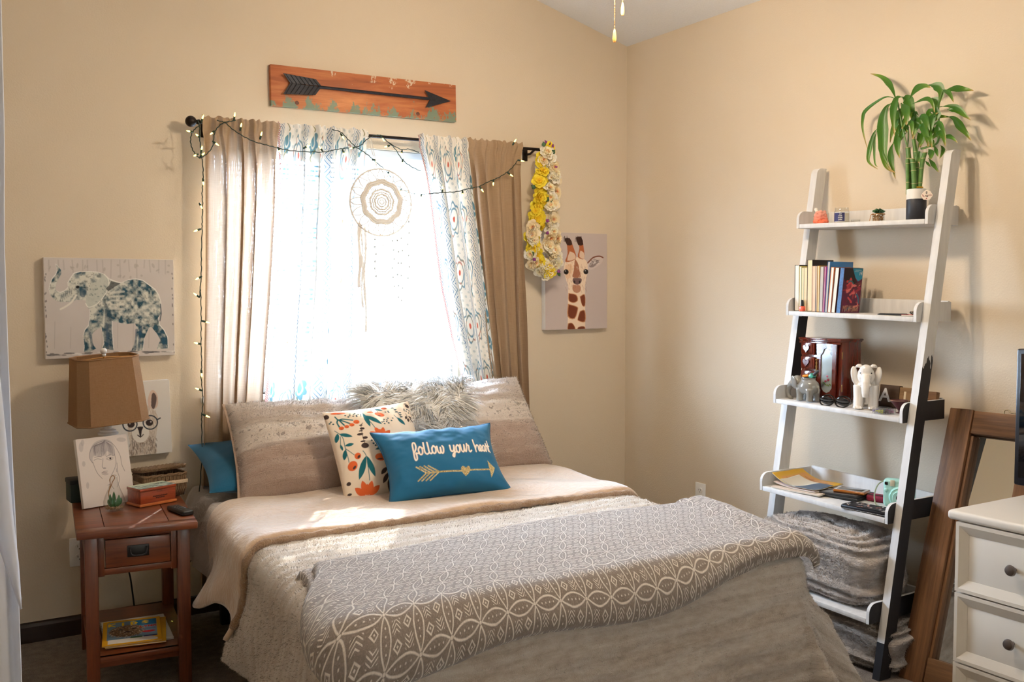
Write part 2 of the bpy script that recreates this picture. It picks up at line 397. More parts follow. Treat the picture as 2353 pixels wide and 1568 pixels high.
# ground outdoors, far below the sill
g = Mat('outdoor_ground'); gn = g.noise(g.coord('Object'), 0.6, 4); g.color(g.mix(gn, S(150, 158, 140), S(196, 198, 190))).set(rough=0.9)
struct(MB().box((-1.5, 22.3, -0.65), (70, 44, 0.1)).build('ground', g.m, smooth=False))

# window: frame, two sliding sashes, glass
VINYL = flat('white_vinyl', S(236, 238, 238), 0.4, vary=0.02)
win = bpy.data.objects.new('window_1', None); C.objects.link(win); win.location = ((WX0 + WX1) / 2, 0.09, (WZ0 + WZ1) / 2); struct(win)
ww, wh = WX1 - WX0, WZ1 - WZ0
fr = MB()
for sx in (-1, 1): fr.box((sx * (ww / 2 - .02), 0, 0), (.04, .07, wh), .004)
for sz in (-1, 1): fr.box((0, 0, sz * (wh / 2 - .02)), (ww - .08, .07, .04), .004)
fr.build('window_frame', VINYL, win)
GL = glassy('window_glass')
for k, sx in enumerate((-1, 1)):
    s_ = MB(); cx = sx * ww / 4; hw, hh = ww / 4 - .02, wh / 2 - .04; yy = .012 if k else -.012
    for q in (-1, 1):
        s_.box((cx + q * (hw - .016), yy, 0), (.032, .022, 2 * hh), .003); s_.box((cx, yy, q * (hh - .016)), (2 * hw - .06, .022, .032), .003)
    so = s_.build('sash', VINYL, win)
    MB().box((cx, yy, 0), (2 * hw - .06, .004, 2 * hh - .06)).build('pane', GL, so, smooth=False)
w2 = bpy.data.objects.new('added_fill_window', None); C.objects.link(w2); w2.location = ((VX0 + VX1) / 2, RY - .06, (VZ0 + VZ1) / 2); struct(w2); vw, vh = VX1 - VX0, VZ1 - VZ0; fr = MB()  # added window, brightens the bed foot and dresser front
for sx in (-1, 1): fr.box((sx * (vw / 2 - .02), 0, 0), (.04, .07, vh), .004)
for sz in (-1, 1): fr.box((0, 0, sz * (vh / 2 - .02)), (vw - .08, .07, .04), .004)
fr.build('window_frame', VINYL, w2); MB().box((0, 0, 0), (vw - .08, .004, vh - .08)).build('pane', GL, w2, smooth=False)
m2 = Mat('fill_shade_cloth'); t2 = m2.n('ShaderNodeBsdfTranslucent'); t2.inputs[0].default_value = S(246, 226, 198); x2 = m2.n('ShaderNodeMixShader'); x2.inputs[0].default_value = .16; m2.color(S(236, 226, 208)).set(rough=.8)
m2.L.new(m2.b.outputs[0], x2.inputs[1]); m2.L.new(t2.outputs[0], x2.inputs[2]); m2.L.new(x2.outputs[0], m2.out.inputs[0])
MB().grid(lambda u, v: ((u - .5) * (vw - .005), .055, (.5 - v) * (vh - .005)), 2, 2).build('fill_window_shade', m2.m, w2, smooth=False)
struct(MB().box(((WX0 + WX1) / 2, .012, WZ0 - .012), (ww + .08, .10, .024), .006).build('trim_1', VINYL))
# mini blind with separate slats
bl = thing('window_blind', 'white slatted mini blind filling the window behind the dream catcher', 'blind', ((WX0 + WX1) / 2, 0.035, WZ1))
def m_slat():
    m = Mat('blind_slat'); t = m.n('ShaderNodeBsdfTranslucent'); t.inputs[0].default_value = S(235, 240, 248); x = m.n('ShaderNodeMixShader'); x.inputs[0].default_value = 0.3
    m.color(S(240, 243, 247)).set(rough=0.45); m.L.new(m.b.outputs[0], x.inputs[1]); m.L.new(t.outputs[0], x.inputs[2]); m.L.new(x.outputs[0], m.out.inputs[0]); return m.m
SLAT = m_slat()
MB().box((0, 0, -.018), (ww - .02, .034, .032), .004).build('headrail', SLAT, bl)
sm = MB(); sw = .0125
sm.grid(lambda u, v: ((u - .5) * (ww - .03), (v - .5) * 2 * sw * math.cos(.5), (v - .5) * 2 * sw * math.sin(.5) + .0025 * math.sin(v * PI)), 1, 4)
s0 = sm.build('slat', SLAT, bl, loc=(0, 0, -.055), angle=180)
z = -.055 - .0215
while z > -wh + .05:
    c = clone(s0, bl); c.location = (0, 0, z); z -= .0215
MB().box((0, 0, z + .005), (ww - .03, .024, .014), .003).build('bottom_rail', SLAT, bl)
for xx in (-.5, 0, .5): MB().tube([(xx, -.014, -.03), (xx, -.014, z)], .0012, 5).build('ladder_cord', SLAT, bl)

# wall outlets
PLAST = flat('outlet_plastic', S(240, 240, 238), 0.35, vary=0.02); HOLE = flat('outlet_slot', S(30, 30, 32), 0.6)
def outlet(loc, rz, label):
    t = thing('wall_outlet', label, 'outlet', loc, rz)
    MB().box((0, -.003, 0), (.072, .006, .116), .003).build('plate', PLAST, t)
    for sz in (-1, 1):
        f = MB().prism([(.017 * math.cos(a), sz * .021 + .015 * math.sin(a)) for a in np.linspace(0, 2 * PI, 16, endpoint=False)], -.0085, -.006, 'y').build('socket_face', PLAST, t, smooth=False)
        h = MB()
        for sx in (-1, 1): h.box((sx * .006, -.0087, sz * .021 + .003), (.0022, .001, .008))
        h.ball((0, -.0085, sz * .021 - .008), (.0025, .0008, .0025), 8, 4); h.build('socket_slot', HOLE, f)
    return t
outlet((0.0, -0.611, 0.364), -PI / 2, 'white wall outlet on the right wall above the bed edge')
outlet((AY(182, 1268, 0).x, 0.0, AY(182, 1268, 0).z), 0, 'white wall outlet half hidden behind the wooden nightstand')

# white cloth hanging at the left edge of the view
def m_cloth(name, c, trans=0.35):
    m = Mat(name); v = m.coord('Object', (1, 1, 1)); n = m.noise(v, 40, 3); t = m.n('ShaderNodeBsdfTranslucent'); t.inputs[0].default_value = c
    m.color(c).set(rough=0.8); m.bump(n, 0.1, 0.003); x = m.n('ShaderNodeMixShader'); x.inputs[0].default_value = trans
    m.L.new(m.b.outputs[0], x.inputs[1]); m.L.new(t.outputs[0], x.inputs[2]); m.L.new(x.outputs[0], m.out.inputs[0]); return m.m
WCL = m_cloth('white_curtain_cloth', S(232, 234, 240))
cu = thing('white_curtain', 'white cloth curtain hanging at the far left edge of the view', 'curtain', (-3.3, -1.35, 0))
edge = [(8, 300), (8, 560), (16, 800), (26, 1050), (36, 1250), (43, 1440), (48, 1568), (52, 1700)]
ep = [AY(x, y, -1.35) for x, y in edge]; ep = [Vector((p.x, 0, p.z)) for p in ep]
ep = [Vector((ep[0].x, 0, 2.2))] + ep
ez = np.array([p.z for p in ep])[::-1]; ex = np.array([p.x for p in ep])[::-1]
def cfun(u, v):
    z = 2.2 - v * 2.18; xr = float(np.interp(z, ez, ex)); a = (1 - u)
    return (xr + 3.3 - a * .42 + 0.012 * math.sin(a * 30) * a, -0.10 * a + .02 * math.sin(a * 38), z)
MB().grid(cfun, 40, 40).build('panel', WCL, cu, angle=180, mods=[('SOLIDIFY', dict(thickness=.004))])
tail = [(0, 860, .0), (14, 1000, 1), (30, 1180, 1), (44, 1300, 1), (50, 1392, 1)]
tp = [AY(x, y, -1.40) - Vector((-3.3, -1.35, 0)) for x, y, _ in tail]
def tfun(u, v):
    i = min(int(v * 4), 3); p = tp[i].lerp(tp[i + 1], v * 4 - i); wdt = (1 - v) * .10 + .004
    return (p.x - (1 - u) * wdt, p.y - .012 * math.sin(u * PI), p.z - (1 - u) * .01)
MB().grid(tfun, 6, 24).build('loose_corner', WCL, cu, angle=180, mods=[('SOLIDIFY', dict(thickness=.004))])

# ceiling fan: only its pull chains hang into the view
fx, fy = -1.46, -1.72; fz = ceil_z(fx)
fan = thing('ceiling_fan', 'ceiling fan with two wooden pull fobs hanging near the room corner', 'fan', (fx, fy, fz))
BRONZE = flat('fan_bronze', S(60, 46, 38), 0.4, 0.7); BLADE = wood('fan_blade_wood', S(70, 42, 26), S(112, 72, 44), 0.5)
MB().lathe([(.07, 0), (.065, -.05), (.02, -.07), (.012, -.08), (.012, -.36), (.05, -.37), (.11, -.40), (.125, -.46), (.10, -.54), (.06, -.56), (.06, -.60)], 24).build('motor', BRONZE, fan)
for k in range(5):
    MB().prism([(.12, -.03), (.2, -.055), (.62, -.07), (.66, -.05), (.66, .05), (.62, .07), (.2, .055), (.12, .03)], -.485, -.478, 'z').build('blade', BLADE, fan, rot=(0, 0, k * 2 * PI / 5), smooth=False)
FROST = Mat('lamp_frosted_glass'); ft = FROST.n('ShaderNodeBsdfTransparent'); ft.inputs[0].default_value = (1, .95, .88, 1); fx2 = FROST.n('ShaderNodeMixShader'); fx2.inputs[0].default_value = .7; FROST.color(S(255, 244, 226)).set(rough=.3)
FROST.L.new(FROST.b.outputs[0], fx2.inputs[1]); FROST.L.new(ft.outputs[0], fx2.inputs[2]); FROST.L.new(fx2.outputs[0], FROST.out.inputs[0])
for k in range(3):
    a = k * 2 * PI / 3 + .5; p = (math.cos(a) * .13, math.sin(a) * .13, -.62)
    MB().lathe([(.02, 0), (.03, -.01), (.045, -.05), (.055, -.10), (.053, -.10), (.043, -.05), (.028, -.012), (.018, -.004)], 16, c=p, cap=False).build('lamp_shade', FROST.m, fan)
    l = bpy.data.lights.new('fan_bulb', 'POINT'); l.energy = LAMP; l.color = (1.0, 0.85, 0.66); l.shadow_soft_size = .045
    lo = bpy.data.objects.new('fan_bulb', l); C.objects.link(lo); lo.parent = fan; lo.location = (p[0], p[1], p[2] - .10)
FOB = wood('fob_wood', S(220, 140, 62), S(246, 188, 108), 0.4, 2, 20); CHN = flat('chain_brass', S(190, 140, 80), .35, .8)
for k, (px, py, yy) in enumerate(((1412, 98, fy - .03), (1430.5, 36, fy + .05))):
    p = AY(px, py, yy) - Vector((fx, fy, fz)); L = .042
    prof = [(.0001, 0), (.0035, .0008), (.0055, .006), (.006, .013), (.0055, .022), (.0042, .032), (.003, .038), (.0018, .042)]
    MB().lathe(prof, 16, c=p).build('pull_fob', FOB, fan)
    ch = MB(); zz = p.z + L
    while zz < -.60: ch.ball((p.x, p.y, zz + .002), .0017, 6, 4); zz += .0045
    ch.build('pull_chain', CHN, fan)

# ================================================================== bed
BX0, BX1, BYF, BZ = -2.41, -0.82, -2.14, 0.565        # cloth outline on the bed, foot end, top
bed = thing('bed', 'queen bed with dark metal frame and grey-sheeted mattress under the window', 'bed', (-1.655, -1.1, 0))
BLK = flat('black_metal', S(24, 22, 22), 0.45, 0.3); SHEET = None
def m_sheet():
    m = Mat('grey_sheet'); n = m.noise(m.coord('Object'), 12, 4, .6, .5); m.color(m.mix(n, S(176, 168, 163), S(204, 197, 192))).set(rough=.8, sheen=.2); m.bump(n, .5, .03); return m.m
SHEET = m_sheet()
fb = MB()
for sx in (-1, 1): fb.box((sx * .655, -.02, .16), (.03, 1.96, .05), .004)
for yy in (.95, -.02, -.99): fb.box((0, yy, .16), (1.29, .03, .04), .004)
fb.build('frame', BLK, bed)
for sx in (-1, 1):
    for yy in (.9, -.02, -.95): MB().box((sx * .62, yy, .068), (.035, .035, .136), .004).build('leg', BLK, bed)
MB().box((0, -.02, .245), (1.34, 1.98, .12), .02).build('box_spring', flat('box_spring_cloth', S(70, 66, 66), .9), bed)
mt = MB()
def matt(u, v):
    a = (u * 2 - 1); x = math.copysign(min(1, abs(a) * 1.0), a)
    return x
mt.box((0, -.02, .42), (1.37, 2.00, .235), .055, seg=4); mt.build('mattress', SHEET, bed)
# rumpled sheet corner at the head
def shf(u, v):
    x = -.80 + u * .55; y = 1.0 - v * .72; e = min(u / .16, 1); z = .553 + .022 * (fbm(u * 6, v * 5, 3) - .3) + .018 * math.sin(9 * u + 6 * v) * u
    return (x + .012 * math.sin(v * 21 + u * 4), y, .33 + (z - .33) * math.sin(min(1, e) * PI / 2) + .008 * math.sin(v * 26 + u * 9) * (1 - u))
MB().grid(shf, 36, 36).build('sheet', SHEET, bed, angle=180, mods=[('SOLIDIFY', dict(thickness=.006))])

def drape(s, t, lift=0.0, R=0.075, flare=0.10, seed=0.0):
    """cloth coordinates -> world; falls over the left, right and foot edges"""
    cx0, cx1, cy = BX0 + R, BX1 - R, BYF + R
    dx = (s - cx1) if s > cx1 else ((s - cx0) if s < cx0 else 0.0); dy = (t - cy) if t < cy else 0.0
    d = math.hypot(dx, dy); px, py = min(max(s, cx0), cx1), max(t, cy)
    sk = .085 * min(0.0, py + .55)                                   # the cloth lies slightly askew towards the foot
    if d < 1e-9: return Vector((px + sk, py, BZ + lift)), 0.0
    r = R + lift; ux, uy = dx / d, dy / d
    if d < R * PI / 2: q = d / R; out, dn = r * math.sin(q), r * (1 - math.cos(q))
    else:
        e = d - R * PI / 2; cr = min(1, abs(ux * uy) * 2.2)
        along = s * 1.0 + t * 1.0
        fl = (flare + (.10 * sst(-1.4, -2.1, py) if ux > 0 else 0)) * (1 + .6 * math.sin(along * 13 + seed) + cr * .5) * min(e / .15, 1) ** .8
        out, dn = r + e * fl, r + e * math.sqrt(max(.05, 1 - min(fl, .8) ** 2))
    return Vector((px + ux * out + sk, py + uy * out, BZ + lift - dn)), d
def m_fur():
    m = Mat('faux_fur_comforter'); u, v = m.uv(); vec = m.coord('UV', (1, 1, 1))
    st = m.noise(m.coord('UV', (2.2, 26, 1)), 1.0, 4, .6, .8); sp = m.noise(m.coord('UV', (26, 60, 1)), 1.0, 3, .6); fine = m.noise(m.coord('UV', (220, 330, 1)), 1.0, 3, .6)
    big = m.noise(m.coord('UV', (.8, 4.2, 1)), 1.0, 2)
    shade = ((v * -1.0 - 1.15) / 1.25).clamp()                     # tone runs from cream at the head to taupe at the foot
    f = shade * .27 + (st - .5) * .95 + (sp - .5) * .60 + (big - .5) * .40 + .24
    m.color(m.ramp(f, [(0.02, S(242, 235, 226)), (0.34, S(226, 215, 203)), (0.58, S(204, 188, 171)), (0.84, S(160, 141, 122))])).set(rough=.95, sheen=.5, spec=.1)
    m.bump(st * .5 + sp * .35 + fine * .5, .75, .018); return m.m
FUR = m_fur()
com = thing('comforter', 'cream faux fur comforter with its tan side folded back near the pillows', 'comforter', (0, 0, 0))
def ridge(s, t): return .5 + .5 * math.sin(t * 95 + 5 * float(fbm(s * 2.2, t * 3, 5, 2)) + 3 * math.sin(s * 2.1))
def puff(s, t): return .022 * (float(fbm(s * 2.6 + 9, t * 2.6 + 4, 11, 3)) - .45)
SL, SR, T0, T1 = BX0 - .36, BX1 + .36, -1.05, BYF - .50
def cfn(u, v):
    s, t = lerp(SL, SR, u), lerp(T0, T1, v); p, d = drape(s, t, 0, flare=.12, seed=1.0)
    k = puff(s, t) + .007 * ridge(s, t) + .006 * (float(fbm(s * 22, t * 40, 17, 2)) - .4)
    if d < .08: p.z += k
    else: p += Vector((math.copysign(k * .7, p.x + 1.6) if p.x < BX0 or p.x > BX1 else 0, -k * .9 if p.y < BYF else 0, 0))
    return p
cb = MB().grid(cfn, 200, 210, uv=lambda u, v: (lerp(SL, SR, u), lerp(T0, T1, v)))
cb.build('fur_side', FUR, com, angle=180, mods=[('SOLIDIFY', dict(thickness=.012, offset=-1))])
cb.flip = True
fuzz(cb, 150000, .0075, .0010, FUR, com, 'fur_pile', (0, 0, -.4), .75, .4, 3, keep=lambda c: (c[:, 2] > .1) * 1.0)
def m_velvet():
    m = Mat('tan_velvet'); v = m.coord('Object'); n = m.noise(v, 5, 4, .6, 1.0); n2 = m.noise(v, 70, 3)
    m.color(m.mix(n, S(186, 156, 128), S(214, 186, 158))).set(rough=.62, sheen=.9, spec=.25); m.bump(n * .8 + n2 * .15, .55, .03); return m.m
VEL = m_velvet()
F0, F1 = -.40, -1.155
def flap_y(s): return F1 + .02 * math.sin(s * 3.1) - .03 * max(0, (s + 1.2))
def ffn(u, v):
    s = lerp(BX0 - .235 - .04 * math.sin(v * 7), BX1 + .28, u); t = lerp(F0 - .22 * max(0, 1 - u * 5) ** .7, flap_y(s), v); k = .030 + puff(s + 3, t + 1) * 1.3 + .006 * math.sin(s * 9 + t * 14)
    e = (1 - v) * .75
    if e < .035: k *= math.sqrt(max(0, 1 - (1 - e / .035) ** 2)) * .8 + .2
    if v < .12: k *= v / .12 * .6 + .4
    p, d = drape(s, t, k, flare=.22, seed=2.2)
    return p
MB().grid(ffn, 150, 60).build('folded_back_flap', VEL, com, angle=180, mods=[('SOLIDIFY', dict(thickness=.014, offset=-1))])
tr = []
for i in range(121):
    s = lerp(BX0 - .22, BX1 + .28, i / 120); p, d = drape(s, flap_y(s) - .004, .012 + puff(s + 3, flap_y(s) + 1), flare=.22, seed=2.2); tr.append(p)
TRIM = Mat('sherpa_trim'); tn = TRIM.noise(TRIM.coord('Object'), 160, 3, .7); TRIM.color(TRIM.mix(tn, S(142, 108, 76), S(192, 158, 124))).set(rough=.95, sheen=.4); TRIM.bump(tn, 1.0, .012)
MB().tube(tr, [.013 + .003 * math.sin(i * 1.7) for i in range(121)], 8).build('sherpa_trim', TRIM.m, com, angle=180)

# folded patterned throw at the foot
def m_throw():
    m = Mat('patterned_throw'); u0, v0 = m.uv(); L = .076
    wob = m.noise(m.coord('UV', (14, 14, 1)), 1.0, 2); u, v = u0 + (wob - .5) * .010, v0 + (wob - .5) * .008
    a, b = (u / L).fr() - .5, (v / L).fr() - .5                      # cell centred on the middle of four leaves
    ew = .035
    def leaf(along, across):                                        # leaf along a cell edge, outline + dots
        wq = .155 * (1 - (along * 2.15).pow(2.0)) if False else ((along.abs() * 2.2).pow(2.0) * -1.0 + 1.0) * .145
        ou = (across.abs() - wq).abs().below(.021, .024) * along.abs().below(.455, .02)
        dt = (((along * 7.0).fr() - .5).abs() / 7.0).pow(2.0) + across.pow(2.0)
        dots = dt.sqrt().below(.021, .018) * along.abs().below(.30, .02)
        return ou.max(dots), (across.abs() - wq).below(.02, .02) * along.abs().below(.47, .02)
    ea = a.abs() * -1.0 + .5; eb = b.abs() * -1.0 + .5
    l1, i1 = leaf(a, eb); l2, i2 = leaf(b, ea)
    lf = l1.max(l2); ins = i1.max(i2)
    knot = (ea.pow(2.0) + eb.pow(2.0)).sqrt().below(.04, .02)
    # inner four: diamonds and chevrons, alternating
    qa, qb = (a.abs() - .17), (b.abs() - .17); sgn = ((a * b).gt(0.0))
    dm = qa.abs() + qb.abs(); dia = (dm - .110).abs().below(.023, .022).max(dm.below(.030, .02))
    ch = ((qa.abs() + qb * 1.0) * 11.0).fr(); chev = (ch - .5).abs().below(.17, .12) * (qa.abs().max(qb.abs())).below(.125, .02)
    inner = dia * sgn + chev * (1.0 - sgn)
    pat = lf.max(knot).max(inner * (1.0 - ins)).clamp()
    fine = m.noise(m.coord('UV', (240, 240, 1)), 1.0, 3, .7)
    pat = (pat + (fine - .5) * .5).clamp()
    bg_ = m.mix(fine, S(104, 91, 82), S(140, 126, 115)); ln = m.mix(fine, S(206, 195, 184), S(238, 230, 221))
    m.color(m.mix(pat, bg_, ln)).set(rough=.92, sheen=.5, spec=.1); m.bump(fine * .5 + pat * .35, .6, .008); return m.m
THROW = m_throw()
th = thing('throw_blanket', 'grey and white patterned plush throw folded across the foot of the bed', 'blanket', (0, 0, 0))
def layer(y0, y1, H, base, sl, sr, name, seed):
    def fn(u, v):
        s0 = lerp(sl, sr, u); edge = .035 * math.sin(s0 * 4 + seed) * (1 - v) + .02 * math.sin(s0 * 7 + 2 * seed) * v
        t = lerp(y0 + .02 * (s0 + 1.6) , y1 + .05 * (s0 + 1.6), v) + edge; s = s0 + (.03 * math.sin(v * 5 + seed) - .10 * (v) * (1 - u) ** 6)
        eu = min(u, 1 - u) * (sr - sl); ev = min(v, 1 - v) * (y0 - y1); e = min(eu, ev)
        h = H * math.sqrt(max(0, 1 - (1 - min(e / H, 1)) ** 2)); bump = .014 * (float(fbm(s * 4, t * 5, 21, 3)) - .45) * min(1, e / .06)
        if u > .9: h += .035 * math.exp(-((u - .955) / .03) ** 2) * (1 - v) ** .7
        p, d = drape(s, t, base + h + bump, flare=.10, seed=4); return p
    return MB().grid(fn, 170, 90, uv=lambda u, v: (lerp(sl, sr, u) + .3 * (v), lerp(y0, y1, v))).build(name, THROW, th, angle=180)
layer(-1.535, -2.150, .026, .004, BX0 + .045, BX1 + .010, 'lower_fold', 0.4)
layer(-1.555, -2.175, .030, .028, BX0 + .060, BX1 + .015, 'upper_fold', 1.3)
MB().box((0, 0, 0), (.012, .002, .022), .0005).build('fabric_tag', flat('black_tag', S(24, 24, 30), .7), th, loc=AX(722, 1437, -2.50), rot=(.2, .1, .5))

# ------------------------------------------------------------------ pillows
def place(o, c, yaw=0, lean=0, roll=0):
    o.matrix_world = Matrix.Translation(c) @ Matrix.Rotation(yaw, 4, 'Z') @ Matrix.Rotation(-lean, 4, 'X') @ Matrix.Rotation(roll, 4, 'Y'); return o
def pillow_fn(w_, h_, T, pinch=.10, wr=.012, seed=0, sharp=.55, carve=0.0):
    def f(u, v, side):
        a, b = u * 2 - 1, v * 2 - 1
        x = a * w_ / 2 * (1 - pinch * (1 - b * b) * a * a); z = b * h_ / 2 * (1 - pinch * (1 - a * a) * b * b)
        k = ((1 - a * a) * (1 - b * b)); th_ = T / 2 * k ** sharp * (1 + .0)
        n = wr * (float(fbm(a * 2.4 + seed, b * 2.4 + seed * 2, 31, 3)) - .45) * min(1, k * 4)
        ed = wr * .5 * math.sin(a * 17 + seed) * max(0, b) ** 3 * k ** .35 * (1 - a * a)
        if carve: n += carve * min(1, k * 5) * (math.sin(b * 26 + 5 * fbm(a * 2.2 + seed, b * 3.0, 13, 2)) + 1.3 * (fbm(a * 9, b * 16 + seed, 19, 2) - .4))
        return Vector((x, -side * (th_ + n + ed), z - .0))
    return f
def cushion(name, fn, mat, parent, nu=60, nv=50, art=None, matb=None, uvs=None, fz=0):
    mb = MB(); col = []
    for side in (1, -1): mb.grid(lambda u, v: fn(u, v, side), nu, nv, uv=lambda u, v: (u, v))
    if art is not None:
        U, V = np.meshgrid(np.linspace(0, 1, nu + 1), np.linspace(0, 1, nv + 1)); c = art.at(U.ravel(), 1 - V.ravel()); mb.cols = np.r_[np.c_[c, np.ones(len(c))], np.c_[np.ones_like(c) * art.a[2, 2], np.ones(len(c))]]
    o = mb.build(name, mat, parent, angle=180)
    if fz: mb.flip = False; V2 = np.array(mb.v); fuzz_front(mb, fz, mat, parent, nu, nv)
    return o
def fuzz_front(mb, fz, mat, parent, nu, nv):
    h = MB(); k = (nu + 1) * (nv + 1); h.v, h.uvs = mb.v[:k], mb.uvs[:k]; h.f = [f for f in mb.f if max(f) < k]; h.flip = False
    fuzz(h, fz, .010, .0010, mat, parent, 'plush_pile', (0, -.2, -.3), .8, .4, 9)
def piping(fn, r, mat, parent, n=40):
    pts = [fn(i / n, 0, 1) for i in range(n)] + [fn(1, i / n, 1) for i in range(n)] + [fn(1 - i / n, 1, 1) for i in range(n)] + [fn(0, 1 - i / n, 1) for i in range(n)]
    return MB().tube(pts, r, 6, closed=True).build('piping', mat, parent, angle=180)
def m_sham():
    m = Mat('plush_sham'); u, v = m.uv(); wv = m.noise(m.coord('UV', (3, 3, 1)), 1.0, 2); y = v + (wv - .5) * .07
    sp = m.noise(m.coord('UV', (30, 18, 1)), 1.0, 2, .5); fine = m.noise(m.coord('UV', (160, 140, 1)), 1.0, 3, .7); st = m.noise(m.coord('UV', (5, 30, 1)), 1.0, 4, .6, 1.0)
    base = m.ramp(y, [(0.0, S(160, 132, 114)), (0.42, S(184, 156, 138)), (0.47, S(230, 216, 204)), (0.66, S(234, 222, 211)), (0.70, S(200, 182, 168)), (0.86, S(216, 200, 189)), (1.0, S(226, 214, 205))])
    band = ((y - .57).abs()).below(.085, .04); spots = (sp - .60).gt(0.0) * band
    top = ((y - .90).abs()).below(.05, .03) * (sp - .61).gt(0.0)
    c = m.mix(spots.max(top) * .75, base, S(126, 104, 90)); c = m.mix((st - .5) * .6, c, S(120, 96, 80)); c = m.mix(fine * .25, c, S(235, 224, 214))
    m.color(c).set(rough=.95, sheen=.6, spec=.1); seam = ((y - .455).abs()).below(.012, .02) + ((y - .685).abs()).below(.012, .02)
    m.bump(st * .6 + fine * .4 - seam * .6, .8, .015); return m.m
SHAM = m_sham()
def sham(label, c, yaw, lean, roll, seed, w_=.76, h_=.50):
    t = thing('plush_pillow', label, 'pillow', group='plush pillow shams'); place(t, c, yaw, lean, roll)
    fn = pillow_fn(w_, h_, .24, .045, .040, seed, .42, .0035); cushion('cover', fn, SHAM, t, fz=16000)
    MB().tube([fn(0, i / 20, 1) for i in range(21)], .007, 6).build('side_seam', flat('sham_edge', S(196, 170, 150), .9), t); return t
sham('tan striped plush pillow at the left side of the bed, behind the floral pillow', (-1.905, -.385, .728), math.radians(-2), math.radians(40), math.radians(2), 1.0, .76, .47)
sham('tan striped plush pillow at the right side of the bed, behind the blue pillow', (-1.235, -.345, .745), math.radians(-4), math.radians(37), math.radians(-4), 5.0, .80, .50)
TEAL = None
def m_weave(name, c1, c2, sc=500, sheen=.2):
    m = Mat(name); v = m.coord('Object'); n = m.noise(v, sc, 2); n2 = m.noise(v, 8, 3); m.color(m.mix(n * .6 + n2 * .4, c1, c2)).set(rough=.8, sheen=sheen, spec=.2); m.bump(n * .4 + n2 * .3, .25, .006); return m.m
TEAL = m_weave('teal_sateen', S(12, 66, 96), S(28, 98, 130))
t = thing('teal_pillow', 'dark teal bed pillow peeking out behind the left plush pillow', 'pillow'); place(t, (-2.05, -.27, .665), math.radians(4), math.radians(70), math.radians(5))
cushion('cover', pillow_fn(.68, .40, .15, .07, .01, 3.0), TEAL, t)
# shaggy white pillow
sh = thing('shaggy_pillow', 'shaggy white faux fur pillow standing between the plush pillows', 'pillow'); place(sh, (-1.505, -.490, .80), math.radians(-6), math.radians(26), math.radians(-3))
sfn = pillow_fn(.50, .40, .18, .06, .01, 8.0); SHG = flat('shag_white', S(240, 238, 234), .9, vary=.05); fnm = []
cushion('cover', sfn, SHG, sh, 30, 24)
fm = MB(); rr = random.Random(5); ctr = [(rr.random(), rr.random(), Vector((rr.uniform(-1, 1), 0, rr.uniform(-1.2, .4))).normalized()) for _ in range(60)]
for k in range(6500):
    u, v = rr.random(), rr.random(); side = 1 if rr.random() < .72 else -1
    if rr.random() < .22: v = 1 - rr.random() ** 2 * .08
    p = sfn(u, v, side); e = .01; du = sfn(min(u + e, 1), v, side) - sfn(max(u - e, 0), v, side); dv = sfn(u, min(v + e, 1), side) - sfn(u, max(v - e, 0), side)
    n = du.cross(dv); n = (n.normalized() if n.length > 1e-9 else Vector((0, -1, 0))) * side
    if n.y * side > 0 and abs(n.y) > .2: n = -n
    ci = min(range(len(ctr)), key=lambda i: (ctr[i][0] - u) ** 2 + (ctr[i][1] - v) ** 2); fl = ctr[ci][2]
    top = max(0, v - .75) * 4; d = (n * (.55 + .5 * rr.random()) + fl * .9 + Vector((rr.gauss(0, .25), rr.gauss(0, .25), rr.gauss(0, .25) + top * .9))).normalized()
    L = rr.uniform(.045, .085); g = Vector((0, 0, -1)); w_ = rr.uniform(.0010, .0019); sd = (n + Vector((rr.gauss(0, .3), rr.gauss(0, .3), rr.gauss(0, .3)))).cross(d).normalized() * w_
    if sd.cross(d).dot(n) < 0: sd = -sd
    a = p; b_ = p + d * L * .5 + fl * L * .1; c_ = p + d * L * .85 + fl * L * .35 + g * L * .12; o = len(fm.v)
    fm.v += [tuple(a - sd), tuple(a + sd), tuple(b_ - sd * .8), tuple(b_ + sd * .8), tuple(c_)]; fm.f += [(o, o + 1, o + 3, o + 2), (o + 2, o + 3, o + 4)]; fm.flip = 'keep'; fnm += [tuple((n + d * .3 + Vector((rr.gauss(0, .7), rr.gauss(0, .7), rr.gauss(0, .7)))).normalized())] * 5
fo = fm.build('long_fur', SHG, sh, angle=180); fo['kind'] = 'stuff'; fo.data.normals_split_custom_set_from_vertices(fnm)

# floral square pillow
q = [(80, 255), (1325, 70), (1180, 1335), (285, 1480)]
A = Art(330, 330, S(232, 216, 196), q)
TL_, OR, DK, GN = S(22, 98, 108), S(206, 92, 42), S(62, 48, 46), S(14, 70, 82)
def sprig(pts, col, w_=9): A.stroke(pts, w_, col, 1, 5)
for (a, b_, w_) in (((575, 300), (600, 580), 60), ((585, 350), (750, 550), 70), ((478, 985), (390, 1240), 62), ((490, 985), (555, 1220), 58), ((1000, 420), (1060, 560), 60)): A.leaf(a, b_, w_, TL_)
sprig([(575, 300), (600, 420), (650, 600)], TL_); sprig([(455, 920), (485, 1000), (495, 1250)], TL_); sprig([(970, 375), (1010, 480)], TL_)
def lotus(c, k=1.0, rot=0):
    x, y = c
    for dx, dy, tx, ty, wd in ((-20, 55, -125, -30, 62), (-10, 50, -55, -95, 62), (10, 50, 45, -90, 62), (20, 55, 120, -40, 62), (0, 50, -5, -60, 62)): A.leaf((x + dx * k, y + dy * k), (x + tx * k, y + ty * k), wd * k, OR)
    A.ell((x + 10 * k, y + 60 * k), 30 * k, 12 * k, DK, 1, -8)
lotus((705, 685)); lotus((475, 1345)); lotus((1050, 750), .9)
